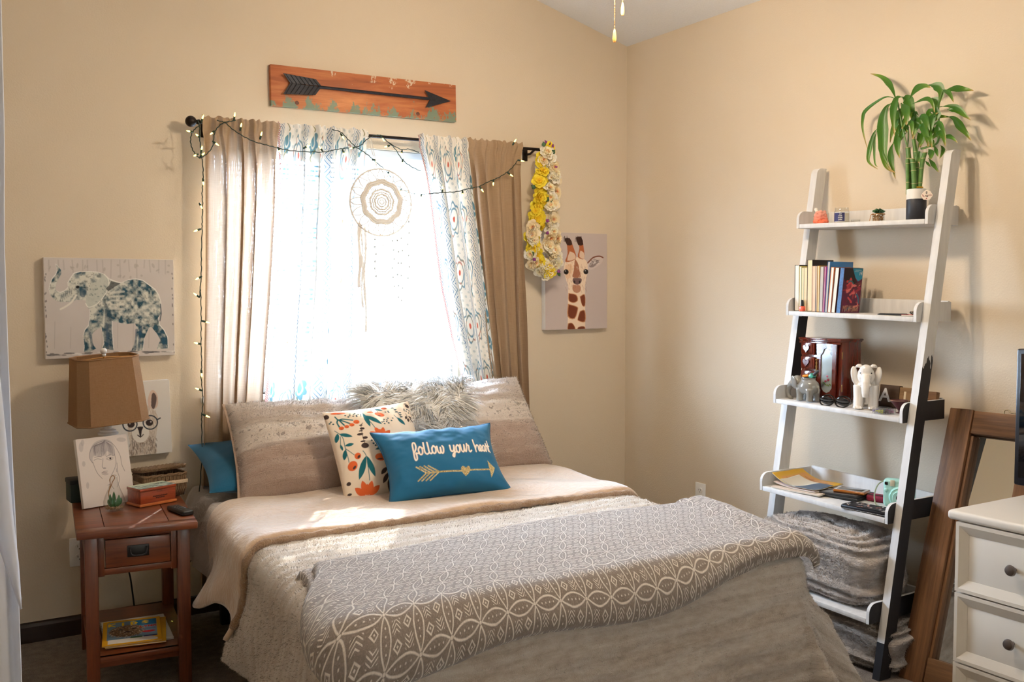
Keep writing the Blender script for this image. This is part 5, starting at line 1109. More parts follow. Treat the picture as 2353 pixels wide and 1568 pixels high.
def blade(name, mat, par, base, tip, wd, bend, n_=8, fold=.25, th=.0012):
    base, tip = Vector(base), Vector(tip); d = tip - base; sd = d.cross(Vector((0, 1, .2))).normalized()
    if sd.length < .1: sd = Vector((1, 0, 0))
    nm = d.cross(sd).normalized(); bend = Vector(bend)
    def f(u, v): w_ = wd * math.sin(PI * (v * .93 + .04)) ** .8; return base + d * v + bend * (4 * v * (1 - v)) + sd * ((u - .5) * w_) + nm * (abs(u - .5) * w_ * fold)
    return MB().grid(f, 4, n_).build(name, mat, par, angle=180, mods=[('SOLIDIFY', dict(thickness=th))])
for k, (dx, dy, hh, wd) in enumerate(((-.014, 0, .056, .012), (.0, .006, .062, .013), (.016, -.002, .050, .013), (-.006, -.010, .044, .014), (.010, -.012, .040, .016), (.024, .004, .038, .012), (-.02, .006, .036, .010))): blade('leaf', LFG, tr_, (dx * .3, dy * .3, .012), (dx, dy, hh + .006), wd, (dx * .2, dy * .2, 0))
MB().tube(bez([(-.016, .004, .044), (-.018, .004, .07), (-.010, .004, .088), (-.004, .004, .105), (.004, .004, .12), (-.004, .004, .128), (-.013, .004, .115), (-.012, .004, .095), (-.018, .004, .066)], 6), .0016, 6).build('twine_loop', flat('jute_twine', S(150, 106, 64), .9), tr_)
# remote
rm = thing('remote_control', 'black television remote lying at the front corner of the nightstand', 'remote', on_ns(.155, -.135) + Vector((0, 0, TZ)), math.radians(12))
MB().box((0, 0, .009), (.042, .135, .018), .006, seg=3).build('body', flat('remote_black', S(22, 23, 26), .4), rm)
BTN = flat('remote_button', S(70, 72, 78), .5)
for i in range(5):
    for j in range(3): MB().box(((j - 1) * .011, .04 - i * .017, .0185), (.007, .006, .002), .001).build('button', BTN, rm)
# magazines on the lower shelf
def booklet(name, label, c, rz, w_, d_, h_, cover, page, cat, art=None, grp=None):
    t = thing(name, label, cat, c, rz, grp); MB().box((0, 0, h_ / 2), (w_ - .002, d_ - .002, h_ - .0012), .0004).build('pages', page, t)
    MB().box((0, 0, h_ - .0005), (w_, d_, .001), .0003).box((0, 0, .0005), (w_, d_, .001), .0003).box((-w_ / 2 + .0006, 0, h_ / 2), (.0012, d_, h_), .0003).build('cover', cover, t)
    if art is not None: printed('cover_print', art, w_ - .001, d_ - .001, PAINT, t, loc=(0, 0, h_ + .0005), rot=(-PI / 2, 0, 0))
    return t
PAGE = flat('paper_pages', S(214, 206, 190), .85, nscale=200); YEL = flat('magazine_yellow', S(214, 158, 20), .45); WPAPER = flat('white_paper', S(224, 222, 218), .7)
SZ = .137
sn = booklet('spiral_notebook', 'white spiral notebook under the magazines on the lower shelf', on_ns(.005, -.045) + Vector((0, 0, SZ)), NR + .02, .225, .285, .006, WPAPER, PAGE, 'notebook')
for k in range(26): MB().tube([(-.113 + .005 * math.cos(a), -.135 + k * .0105, .003 + .005 * math.sin(a)) for a in np.linspace(0, 2 * PI, 8, endpoint=False)], .0008, 4, closed=True).build('spiral_ring', BLK, sn)
booklet('magazine', 'yellow bordered magazine in the middle of the pile on the lower shelf', on_ns(.004, -.082) + Vector((0, 0, SZ + .0065)), NR - .10, .200, .268, .006, YEL, PAGE, 'magazine')
A = Art(150, 200, S(214, 158, 20)); r2 = random.Random(15); A.poly([(11, 14), (139, 14), (139, 160), (11, 160)], S(120, 150, 176)); A.poly([(80, 14), (139, 14), (139, 60), (90, 60)], S(24, 110, 160)); A.poly([(14, 158), (120, 158), (139, 176), (139, 190), (14, 190)], S(232, 228, 220))
A.ell((62, 95), 46, 48, S(120, 92, 66))
for k in range(300): a_ = r2.uniform(0, 6.28); q_ = math.sqrt(r2.random()); x, y = 62 + 48 * q_ * math.cos(a_), 98 + 50 * q_ * math.sin(a_); A.stroke([(x, y), (x + r2.uniform(-4, 4), y + r2.uniform(2, 7))], 2, r2.choice((S(60, 44, 34), S(196, 170, 140), S(150, 116, 84), S(230, 214, 196))), .7)
A.ell((45, 82), 6, 5, S(28, 20, 16)); A.ell((80, 82), 6, 5, S(28, 20, 16)); A.ell((62, 104), 8, 5, S(60, 40, 36))
def let(ch, x, y, h_, col, w_=3.2):
    G = {'K': [[(0, 0), (0, 1)], [(.6, 0), (0, .5), (.6, 1)]], 'I': [[(.3, 0), (.3, 1)]], 'D': [[(0, 0), (0, 1), (.4, .9), (.6, .5), (.4, .1), (0, 0)]], 'S': [[(.6, .12), (.3, 0), (.05, .2), (.3, .5), (.58, .75), (.3, 1), (0, .88)]], 'L': [[(0, 0), (0, 1), (.55, 1)]], 'Y': [[(0, 0), (.3, .5), (.6, 0)], [(.3, .5), (.3, 1)]], 'N': [[(0, 1), (0, 0), (.6, 1), (.6, 0)]], 'X': [[(0, 0), (.6, 1)], [(.6, 0), (0, 1)]]}
    for s in G[ch]: A.stroke([(x + a_ * h_, y + b_ * h_) for a_, b_ in s], w_, col)
for i, chh in enumerate('KIDS'): let(chh, 16 + i * 29, 24, 22, S(240, 200, 40), 6)
for i, chh in enumerate('LYNX'): let(chh, 96 + i * 11, 66, 13, S(180, 40, 34), 3.5)
A.ell((118, 118), 17, 9, S(176, 40, 44)); A.poly([(70, 150), (100, 150), (100, 160), (70, 160)], S(50, 96, 60)); A.poly([(104, 150), (138, 150), (138, 160), (104, 160)], S(52, 52, 110)); A.poly([(95, 88), (135, 86), (136, 102), (98, 104)], S(90, 110, 140), .7)
booklet('magazine', 'yellow kids magazine with a lynx cover on top of the pile', on_ns(-.012, -.085) + Vector((0, 0, SZ + .0135)), NR - .07, .196, .262, .004, YEL, PAGE, 'magazine', A)

# ================================================================== ladder shelf
def text_mesh(name, body, size, mat, parent, loc, rot, ext=.0004, align='CENTER', bold=0.0):
    cu_ = bpy.data.curves.new('tmp', 'FONT'); cu_.body = body; cu_.size = size; cu_.extrude = ext; cu_.align_x = align; cu_.align_y = 'CENTER'; cu_.resolution_u = 3; cu_.offset = bold
    o = bpy.data.objects.new('tmp', cu_); C.objects.link(o); dg = bpy.context.evaluated_depsgraph_get(); dg.update(); me = bpy.data.meshes.new_from_object(o.evaluated_get(dg))
    bpy.data.objects.remove(o); bpy.data.curves.remove(cu_); me.name = name; me.materials.clear(); me.materials.append(mat)
    r = bpy.data.objects.new(name, me); C.objects.link(r); r.parent = parent; r.location = loc; r.rotation_euler = rot; return r
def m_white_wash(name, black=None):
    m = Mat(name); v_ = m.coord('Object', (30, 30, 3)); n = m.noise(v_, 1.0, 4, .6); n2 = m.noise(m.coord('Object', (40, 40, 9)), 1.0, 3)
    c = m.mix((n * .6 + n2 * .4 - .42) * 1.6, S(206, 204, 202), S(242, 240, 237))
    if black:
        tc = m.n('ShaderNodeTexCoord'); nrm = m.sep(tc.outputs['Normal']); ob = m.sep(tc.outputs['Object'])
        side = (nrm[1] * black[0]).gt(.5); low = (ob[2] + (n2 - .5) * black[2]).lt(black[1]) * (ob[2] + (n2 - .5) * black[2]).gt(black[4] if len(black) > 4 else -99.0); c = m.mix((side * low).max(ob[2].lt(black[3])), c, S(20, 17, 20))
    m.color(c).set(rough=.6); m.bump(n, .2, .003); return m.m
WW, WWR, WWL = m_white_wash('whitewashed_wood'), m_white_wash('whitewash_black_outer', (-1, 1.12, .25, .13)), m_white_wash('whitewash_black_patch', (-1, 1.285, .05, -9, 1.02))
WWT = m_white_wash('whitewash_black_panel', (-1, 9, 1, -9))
ld = thing('ladder_shelf', 'distressed white leaning ladder shelf with five trays against the right wall', 'shelf', (0, 0, 0))
def rail(y0, y1, xt, xb, zt, mat):
    w_ = .062; n_ = 12; prof = [(xb, 0.0), (xb + w_, 0.0), (xt + w_ - .002, zt)]
    for k in range(7): a_ = PI / 2 * k / 6; prof.append((xt + .03 - .03 * math.sin(a_), zt - .03 + .03 * math.cos(a_)))
    return MB().prism(prof, y0, y1, 'y').build('rail', mat, ld, smooth=False)
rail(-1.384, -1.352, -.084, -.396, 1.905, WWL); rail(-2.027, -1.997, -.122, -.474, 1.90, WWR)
TR = [(-.022, -.206, 1.645, 1.627), (-.055, -.262, 1.284, 1.270), (-.082, -.330, .922, .906), (-.110, -.402, .566, .547), (-.19, -.495, .212, .199)]
TS = []
for i, (xb, xf, zl, zr) in enumerate(TR):
    tl, ln = math.atan2(zl - zr, .61), .584; yc, zc = -1.6905, (zl + zr) / 2
    b_ = MB().box(((xb + xf) / 2, yc, zc + .009), (xb - xf, ln, .018), .002, rot=(tl, 0, 0)).build('tray_board', WW, ld)
    MB().box((xb + .006, yc, zc + .038), (.012, ln, .076), .002, rot=(tl, 0, 0)).build('tray_back', WW, b_)
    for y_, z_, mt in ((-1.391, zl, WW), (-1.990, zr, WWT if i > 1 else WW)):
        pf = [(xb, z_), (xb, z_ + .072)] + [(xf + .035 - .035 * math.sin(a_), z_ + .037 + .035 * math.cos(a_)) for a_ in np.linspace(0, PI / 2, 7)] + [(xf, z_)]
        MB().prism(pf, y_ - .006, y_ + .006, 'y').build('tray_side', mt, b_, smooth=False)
    TS.append((zl + .018, zr + .018))
def surf(i, y): zl, zr = TS[i]; return lerp(zl, zr, (-1.385 - y) / .61) + .0005
def on_tray(i, px, py, x): p = AX(px, py, x); return Vector((x, p.y, surf(i, p.y)))
# screw heads on the left rail
# ---- tray 1
p = on_tray(0, 1886, 511, -.145); t = thing('scrunchie', 'crumpled coral and pink fabric scrunchie at the left end of the top tray', 'scrunchie', p)
m = Mat('coral_cloth'); n = m.noise(m.coord('Object', (30, 30, 80)), 1.0, 4, .6, 1.0); z_ = m.sep(m.coord('Object'))[2]; m.color(m.ramp(n * .5 + z_ * 9.0, [(.3, S(246, 120, 84)), (.5, S(228, 140, 120)), (.85, S(236, 178, 158))])).set(rough=.85); m.bump(n, .8, .01)
for k, (r_, zz, th) in enumerate(((.022, .009, .0085), (.020, .022, .008), (.018, .034, .008), (.014, .046, .007))): MB().tube([((r_ + .002 * math.sin(5 * a_ + k)) * math.cos(a_), (r_ + .002 * math.sin(7 * a_)) * math.sin(a_), zz + .003 * math.sin(3 * a_ + k)) for a_ in np.linspace(0, 2 * PI, 40, endpoint=False)], [th * (1 + .22 * math.sin(i * 1.9)) for i in range(40)], 8, closed=True).build('loop', m.m, t, angle=180)
MB().tube(bez([(0, .012, .044), (-.004, .020, .056), (0, .026, .062)], 4), [.006] * 8 + [.008], 8).build('white_end', flat('off_white_cloth', S(238, 230, 220), .9), t)
p = on_tray(0, 1934, 508, -.125); t = thing('candle_jar', 'glass candle jar with a navy label on the top tray', 'candle', p)
MB().lathe([(.028, 0), (.030, .003), (.030, .048), (.027, .053), (.027, .064), (.0255, .064), (.0255, .053), (.0285, .048), (.0285, .004)], 28, cap=False).build('jar', GLS, t); MB().lathe([(.0005, .004), (.028, .004), (.028, .040), (.0005, .040)], 24).build('wax', flat('candle_wax', S(238, 226, 204), .5), t); MB().tube([(0, 0, .040), (0, .001, .046)], .0008, 6).build('wick', BLK, t)
lbm = MB(); lbm.grid(lambda u, v: (.0303 * math.cos(lerp(2.6, 4.25, u)), .0303 * math.sin(lerp(2.6, 4.25, u)), .006 + v * .038), 20, 4); lbl = lbm.build('label_border', WPAPER, t); lbm = MB(); lbm.grid(lambda u, v: (.0306 * math.cos(lerp(2.6, 4.2, u)), .0306 * math.sin(lerp(2.6, 4.2, u)), .0075 + v * .035), 20, 4); lbm.build('label', flat('label_navy', S(40, 42, 92), .6), lbl)
for k, tx_ in enumerate(('and', 'social.', 'socially', 'polite.')):
    a_ = 3.65; text_mesh('label_lettering', tx_, .0062, WPAPER, lbl, (.0318 * math.cos(a_), .0318 * math.sin(a_), .037 - k * .0075), (PI / 2, 0, a_ + PI / 2), .0002, bold=.0002)
p = on_tray(0, 1966, 504, -.13); t = thing('glass_dish', 'tiny clear glass dish between the candle and the succulent', 'dish', p)
MB().lathe([(.014, 0), (.017, .002), (.018, .012), (.0165, .012), (.0155, .003), (.0005, .002)], 20, cap=False).build('bowl', GLS, t); MB().lathe([(.0005, .001), (.019, .001), (.0195, .003), (.0005, .004)], 20).build('lid', GLS, t, loc=(-.03, .004, 0))
p = on_tray(0, 2018, 506, -.13); t = thing('succulent_jar', 'small succulent in a pebble-filled glass jar on the top tray', 'plant', p)
MB().lathe([(.022, 0), (.024, .004), (.024, .028), (.022, .032), (.023, .036), (.0215, .036), (.0205, .032), (.0225, .028), (.0225, .004)], 24, cap=False).build('jar', GLS, t)
pb = MB(); r2 = random.Random(31)
for k in range(90): a_, q_ = r2.uniform(0, 6.28), math.sqrt(r2.random()) * .019; pb.ball((q_ * math.cos(a_), q_ * math.sin(a_), .004 + r2.uniform(0, .024)), (r2.uniform(.003, .005), r2.uniform(.002, .004), .0025), 6, 4, (r2.random() * 3, r2.random() * 3, 0))
po = pb.build('pebbles', flat('tan_pebble', S(168, 124, 76), .6, nscale=200, vary=.45), t); po['kind'] = 'stuff'
SUC = flat('rosette_green', S(46, 92, 58), .5, vary=.3)
for k in range(22): a_ = k * 2.4; rr_ = .006 + .018 * (k / 22); blade('leaf', SUC, t, (rr_ * .25 * math.cos(a_), rr_ * .25 * math.sin(a_), .034), (rr_ * 1.25 * math.cos(a_), rr_ * 1.25 * math.sin(a_), .058 - rr_ * .75), .011, (0, 0, .002), 5, .3, .0018)
MB().tube([(.024 * math.cos(a_), .024 * math.sin(a_), .030 + .001 * math.sin(9 * a_)) for a_ in np.linspace(0, 2 * PI, 24, endpoint=False)], .0016, 6, closed=True).build('twine', flat('twine', S(170, 120, 70), .9), t)
MB().tube(bez([(-.024, .006, .030), (-.030, .012, .026), (-.031, .014, .012), (-.032, .016, .001)], 5), .0014, 6).build('twine_tail', flat('twine', S(170, 120, 70), .9), t)
# bamboo
PX = -.115; p = on_tray(0, 2105, 501, PX); bp = thing('bamboo_plant', 'lucky bamboo in a black and white pot on the top tray', 'plant', p)
MB().lathe([(.0345, 0), (.036, .002), (.036, .078), (.0355, .080)], 32).build('pot', flat('pot_black', S(26, 26, 34), .5), bp); MB().lathe([(.036, .080), (.036, .117), (.034, .118), (.033, .112), (.0005, .112)], 32).build('pot_collar', flat('pot_white', S(228, 224, 218), .6, vary=.03), bp)
def PW_(a, b_, x=PX): return AX(1940 + a / 4.48, 150 + b_ / 4.48, x) - p
STK = Mat('bamboo_stalk'); sz_ = STK.sep(STK.coord('Object'))[2]; sn_ = STK.noise(STK.coord('Object'), 40, 3); STK.color(STK.mix(sn_, S(44, 92, 36), S(104, 140, 60))).set(rough=.4); NOD = flat('bamboo_node', S(170, 160, 110), .6)
for pts, wd, xo in (([(655, 1250), (650, 970)], 36, -.015), ([(682, 1250), (672, 1050), (655, 850)], 46, .0), ([(722, 1250), (712, 1050), (700, 965)], 46, -.018), ([(740, 1250), (748, 1000), (712, 760)], 36, .012), ([(778, 1245), (800, 1020), (832, 900)], 42, .0), ([(700, 1250), (735, 980)], 36, .02)):
    w3 = bez([PW_(a, b_, PX + xo) for a, b_ in pts], 5); r_ = wd * .00165 / 4.48 / 2 * 1.05; so_ = MB().tube([w3[0] - Vector((0, 0, .03))] + w3, r_, 10).build('stalk', STK.m, bp)
    for q_ in w3[1::3]: MB().tube([q_ - Vector((0, 0, .0012)), q_ + Vector((0, 0, .0012))], r_ * 1.12, 10).build('stalk_node', NOD, so_)
for pts, wd, xo in (([(650, 855), (600, 650), (560, 430), (540, 350)], 16, 0), ([(720, 1000), (715, 780), (740, 560), (700, 420)], 16, .01), ([(790, 860), (860, 840), (960, 795), (975, 640), (968, 430), (1010, 270)], 22, .005), ([(650, 850), (660, 700), (640, 480), (610, 340)], 14, .02), ([(745, 960), (770, 800), (850, 600), (900, 540)], 12, -.01)):
    MB().tube(bez([PW_(a, b_, PX + xo) for a, b_ in pts], 5), wd * .00165 / 4.48 / 2, 8).build('shoot', STK.m, bp)
m = Mat('bamboo_leaf'); u_, v_ = m.uv(); n = m.noise(m.coord('UV', (22, 1.5, 1)), 1.0, 3); m.color(m.ramp(v_ + (n - .5) * .45, [(.0, S(34, 82, 22)), (.5, S(56, 108, 30)), (.80, S(100, 134, 42)), (.93, S(196, 150, 96))])).set(rough=.38, spec=.5)
t_ = m.n('ShaderNodeBsdfTranslucent'); t_.inputs[0].default_value = S(110, 160, 40); x_ = m.n('ShaderNodeMixShader'); x_.inputs[0].default_value = .25; m.L.new(m.b.outputs[0], x_.inputs[1]); m.L.new(t_.outputs[0], x_.inputs[2]); m.L.new(x_.outputs[0], m.out.inputs[0]); BLF = m.m
LV = [([(535, 360), (480, 220), (390, 125), (265, 85)], 54), ([(540, 350), (420, 330), (230, 460), (190, 560), (195, 690), (250, 900)], 36), ([(520, 380), (440, 430), (400, 560), (400, 750), (405, 920), (440, 1050), (530, 1110)], 96), ([(350, 640), (300, 720), (255, 900), (255, 1000), (350, 1075)], 42), ([(345, 650), (312, 780), (315, 1000), (350, 1050)], 22), ([(345, 690), (370, 830), (400, 940), (490, 1090)], 42), ([(610, 330), (540, 340), (505, 480), (505, 600), (520, 730)], 62), ([(565, 450), (540, 540), (530, 680)], 78), ([(600, 340), (645, 345), (690, 450), (705, 600)], 92), ([(740, 500), (730, 600), (705, 760)], 92), ([(670, 350), (740, 250), (830, 215), (890, 232)], 64), ([(865, 205), (950, 215), (1000, 280), (975, 400)], 84), ([(1010, 275), (1130, 245), (1240, 250), (1335, 262)], 60), ([(700, 400), (830, 350), (900, 380), (930, 490)], 44), ([(900, 335), (945, 380), (960, 500)], 74), ([(980, 430), (1090, 420), (1180, 450), (1250, 520), (1305, 570)], 48), ([(1060, 458), (1150, 460), (1265, 550)], 58), ([(1050, 528), (1130, 550), (1200, 640), (1260, 710), (1308, 778)], 64), ([(970, 755), (1060, 735), (1120, 755), (1168, 800)], 42), ([(530, 690), (545, 760), (550, 870), (575, 960)], 58), ([(515, 780), (480, 870), (482, 980), (500, 1060), (528, 1175)], 54), ([(820, 575), (900, 545), (990, 530), (1085, 535)], 54), ([(795, 625), (870, 540), (970, 488)], 48), ([(755, 690), (790, 760), (790, 830)], 74), ([(860, 645), (920, 670), (968, 755)], 44), ([(990, 820), (1018, 880), (980, 965)], 34), ([(865, 860), (895, 910), (885, 975)], 56), ([(865, 955), (920, 1030), (975, 1105)], 38), ([(835, 985), (890, 1050)], 22), ([(745, 870), (775, 940), (762, 1010)], 60), ([(925, 820), (950, 890), (968, 945)], 32), ([(650, 690), (600, 740), (530, 810)], 44), ([(865, 550), (862, 640), (840, 730)], 54), ([(955, 590), (962, 680), (890, 775)], 60), ([(585, 390), (640, 480), (640, 620)], 76), ([(1005, 250), (1080, 290), (1128, 385)], 40), ([(600, 550), (630, 600), (645, 700)], 64), ([(945, 420), (955, 520), (925, 580)], 64), ([(620, 620), (690, 600), (700, 720)], 50), ([(880, 720), (900, 800), (930, 850)], 50), ([(700, 560), (780, 570), (800, 650)], 46)]
r2 = random.Random(41)
for k in range(16):
    a_, b_ = r2.uniform(600, 980), r2.uniform(420, 760); dx_ = r2.choice((-1, 1)) * r2.uniform(60, 150); LV.append(([(a_, b_), (a_ + dx_ * .5, b_ - r2.uniform(10, 50)), (a_ + dx_ * .9, b_ + r2.uniform(30, 110)), (a_ + dx_ * 1.1, b_ + r2.uniform(130, 230))], r2.uniform(40, 66)))
for pts, wd in LV:
    xo = r2.uniform(-.045, .06); xs = [PX + lerp(0, xo, min(1, i / (len(pts) - 1) * 1.6)) for i in range(len(pts))]; P3 = bez([PW_(a, b_, min(x_, -.015)) for (a, b_), x_ in zip(pts, xs)], 5); L = len(P3); hw = wd * .00165 / 4.48 / 2 * 1.12
    mb = MB(); vs = []
    for i, q_ in enumerate(P3):
        d = (P3[min(i + 1, L - 1)] - P3[max(i - 1, 0)]).normalized(); sd = d.cross(Vector((-.85, -.5, .15)).normalized()).normalized(); nn = sd.cross(d); v1 = i / (L - 1); w_ = hw * 1.1 * ((.14 + .2 * v1) if v1 < .10 else ((min(1, (v1 - .08) / .34) ** .8) if v1 < .42 else max(.0, (1 - v1) / .58) ** .85))
        for k in (-1, -.5, 0, .5, 1): vs.append(q_ + sd * (k * w_) + nn * (abs(k) * w_ * .35))
    mb.v = [tuple(q_) for q_ in vs]; mb.f = [(i * 5 + k, i * 5 + k + 1, i * 5 + k + 6, i * 5 + k + 5) for i in range(L - 1) for k in range(4)]; mb.uvs = [(k / 4, i / (L - 1)) for i in range(L) for k in range(5)]
    mb.build('leaf', BLF, bp, angle=180)
MB().tube([(.0175 * math.cos(a_) , -.004 + .0175 * math.sin(a_), .124) for a_ in np.linspace(0, 2 * PI, 24, endpoint=False)], .0028, 6, closed=True).build('gold_tie', flat('gold_foil', S(214, 168, 40), .3, .8), bp)
tg = PW_(850, 1340, PX - .045); tgo = MB().prism([(.019 * math.cos(a_) * (1 + .06 * math.cos(6 * a_)), .017 * math.sin(a_) * (1 + .05 * math.cos(6 * a_ + 1)) + (.004 if abs(math.cos(a_)) < .3 and math.sin(a_) > 0 else 0)) for a_ in np.linspace(0, 2 * PI, 36, endpoint=False)], -.0006, .0006, 'y').build('tag', flat('tag_cream', S(236, 222, 206), .6), bp, loc=tg, rot=(0, 0, math.radians(-58)), smooth=False)
INK, REDI = flat('ink_dark', S(54, 44, 44), .7), flat('ink_red', S(150, 40, 44), .7)
ik = MB()
for a_, b_, c_, d_ in ((-.006, .013, .0, .013), (-.003, .015, -.003, .005), (-.007, .010, .001, .010), (-.006, .006, .0, .006), (-.007, .001, -.007, -.006), (-.008, -.001, -.005, -.001), (-.004, .0, .001, .0), (-.003, -.002, .001, -.002), (-.003, -.002, -.003, -.006), (.001, -.002, .001, -.006), (-.003, -.004, .001, -.004), (-.003, -.006, .001, -.006)): ik.tube([(a_ + .002, -.0009, b_), (c_ + .002, -.0009, d_)], .0006, 5)
ik.build('tag_characters', INK, tgo); text_mesh('tag_lettering', 'Lucky\nBamboo', .0045, REDI, tgo, (.011, -.0009, .001), (PI / 2, 0, 0), .0001); MB().box((-.001, -.0008, -.011), (.004, .0006, .004)).build('red_seal', REDI, tgo)
bs = MB()
for a_, b_ in (((-.016, .004), (-.012, -.003)), ((-.012, -.003), (-.007, -.006)), ((-.013, .0), (-.010, .001)), ((-.012, -.003), (-.014, -.006))): bs.tube([(a_[0], -.0008, a_[1]), (b_[0], -.0008, b_[1])], .0007, 5)
bs.build('tag_blossom', REDI, tgo)
# ---- tray 2: books
r2 = random.Random(52); CREAM, GREYP, WHP = flat('pages_cream', S(232, 212, 176), .85, nscale=250), flat('pages_grey', S(190, 186, 180), .85, nscale=250), flat('pages_white', S(236, 232, 224), .85, nscale=250)
BK = [(0.024, .190, .118, WHP, S(20, 18, 20), 'thick white-paged book with black cover at the left end of the book row'), (.010, .185, .112, WHP, S(206, 190, 110), 'thin book with pale yellow edge, second from the left in the row'), (.013, .180, .110, CREAM, S(150, 176, 150), 'slim cream-paged book with sage cover, third from the left'), (.016, .180, .112, CREAM, S(220, 200, 170), 'cream-paged paperback beside the tallest book in the row'), (.026, .211, .128, CREAM, S(34, 26, 26), 'tallest cream-paged book with dark cover in the row'), (.016, .186, .110, flat('pages_pink', S(226, 196, 170), .85), S(222, 190, 164), 'pinkish book right of the tallest book'), (.008, .187, .106, CREAM, S(44, 70, 104), 'thin navy-edged book in the middle of the row'), (.010, .187, .106, CREAM, S(206, 152, 44), 'thin mustard yellow book in the middle of the row'), (.016, .184, .108, GREYP, S(160, 158, 154), 'grey-paged paperback right of the mustard book'), (.007, .184, .106, GREYP, S(196, 70, 150), 'thin magenta and purple book in the row'), (.012, .204, .140, GREYP, S(52, 118, 176), 'tall bright blue book standing behind the slanted paperbacks'), (.015, .182, .106, WHP, S(210, 120, 60), 'white-paged paperback with orange spine edge'), (.019, .181, .106, WHP, S(70, 24, 20), 'white-paged paperback with dark red cover beside the last book')]
y = -1.405
def book(i, th, h_, d_, pg, cov, label, y, lean, grp='books on the second tray', name='book'):
    t = thing(name, label, 'book', (-.235, y, surf(1, y)), group=grp); t.rotation_euler = (lean, 0, 0)
    MB().box((d_ / 2, -th / 2, h_ / 2), (d_ - .003, th - .0024, h_ - .004), .0006).build('pages', pg, t)
    cvm = flat('cover_%02d' % i, cov, .45); cb = MB()
    for s in (-.0006, -th + .0006): cb.box((d_ / 2, s, h_ / 2), (d_, .0012, h_), .0003)
    cb.box((d_ - .0006, -th / 2, h_ / 2), (.0012, th, h_), .0003); cb.build('cover', cvm, t); return t
for i, (th, h_, d_, pg, cov, label) in enumerate(BK):
    lean = 0 if i < 8 else -math.radians((i - 7) * 1.2); book(i, th, h_, d_, pg, cov, label, y, -lean * -1 if False else abs(lean), ); y -= th + .0006 + (0.0018 if i >= 8 else 0)
A = Art(110, 180, S(64, 20, 44)); r3 = random.Random(61); yy_, xx_ = np.mgrid[0:180, 0:110]; nz = fbm(xx_ / 22, yy_ / 22, 5, 3)[..., None]; A.a = A.a * (1 - nz) + np.array(S(120, 24, 70)[:3]) * nz
A.poly([(48, 0), (110, 0), (110, 40), (85, 52), (60, 30)], S(30, 140, 172)); A.poly([(0, 0), (48, 0), (66, 34), (80, 62), (20, 60), (0, 40)], S(24, 14, 22))
for k in range(26): x, y_ = r3.uniform(10, 100), r3.uniform(45, 140); A.stroke([(x, y_), (x + r3.uniform(-20, 20), y_ + r3.uniform(-16, 16)), (x + r3.uniform(-26, 26), y_ + r3.uniform(-20, 20))], r3.uniform(4, 11), r3.choice((S(196, 62, 66), S(150, 34, 52), S(220, 110, 104), S(90, 20, 40), S(34, 16, 28))), .85, 4)
A.stroke([(30, 55), (45, 50), (60, 62)], 6, S(48, 110, 120), 1, 3); A.stroke([(84, 104), (96, 118), (100, 138)], 8, S(46, 96, 120), 1, 3); A.stroke([(24, 172), (40, 160), (52, 158)], 5, S(40, 90, 104), 1, 3)
for s in ([(92, 14), (92, 26)], [(98, 14), (98, 22), (104, 20)], [(104, 12), (104, 26)]): A.stroke(s, 2.2, S(230, 232, 226))
for yy2, x0, x1 in ((7, 64, 100), (13, 60, 84)): A.stroke([(x0, yy2), (x1, yy2)], 1.4, S(210, 226, 226), .8)
for k in range(13): x = 12 + k * 7.4; A.stroke([(x, 150), (x + r3.uniform(-1, 3), 172)], 2.0, S(206, 160, 120), .9); A.stroke([(x, r3.choice((150, 161, 172))), (x + 6, r3.choice((150, 161, 172)))], 1.8, S(206, 160, 120), .9)
t = book(20, .020, .180, .112, WHP, S(46, 16, 36), 'paperback with red monster cover at the right end of the row', y - .004, math.radians(6))
printed('cover_art', A, .110, .178, vcol('glossy_print', .35), t, loc=(.056, -.0204, .090))
spn = MB(); spn.box((.0002, -.010, .090), (.0008, .017, .178)); spn.build('spine_art', flat('spine_blue', S(40, 88, 140), .4, nscale=120, vary=.8), t)
p = on_tray(1, 1843, 718, -.243); t = thing('nail_polish', 'coral nail polish bottle with black cap at the left end of the second tray', 'nail polish', p)
MB().box((0, 0, .0105), (.020, .020, .021), .004).build('bottle', flat('coral_polish', S(226, 96, 74), .2), t); MB().lathe([(.0065, .021), (.0065, .023), (.0055, .045), (.005, .046)], 14).build('cap', BLK, t)
p = on_tray(1, 2085, 733, -.20); t = thing('key_ring', 'metal key ring with black leather fob on the second tray', 'keychain', p + Vector((0, -.03, .006)))
for k in range(5): MB().tube([(.012 * math.cos(a_) + .004 * k - .01, .009 * math.sin(a_) - .003 * k, .004 + .003 * k + .005 * math.sin(a_ + k)) for a_ in np.linspace(0, 2 * PI, 18, endpoint=False)], .0018, 6, closed=True).build('ring', flat('steel', S(190, 188, 182), .25, .9) if k % 2 else BLK, t)
t = thing('red_notebook', 'small red notepad lying under the keys on the second tray', 'notebook', p + Vector((.01, -.025, 0)), .1); MB().box((0, 0, .002), (.06, .075, .0035), .001).build('pages', PAGE, t); MB().box((0, 0, .0045), (.062, .077, .0012), .0004).build('cover', flat('red_cover', S(190, 40, 34), .5), t)
t = thing('pen', 'black pen lying on the second tray in front of the keys', 'pen', p + Vector((-.015, .052, .0045)), 0); MB().tube([(0, -.06, 0), (0, .055, 0), (0, .068, 0)], [.004, .004, .001], 8).build('barrel', BLK, t); MB().tube([(0, -.06, 0), (0, -.066, 0)], .003, 8).build('clicker', BLK, t)
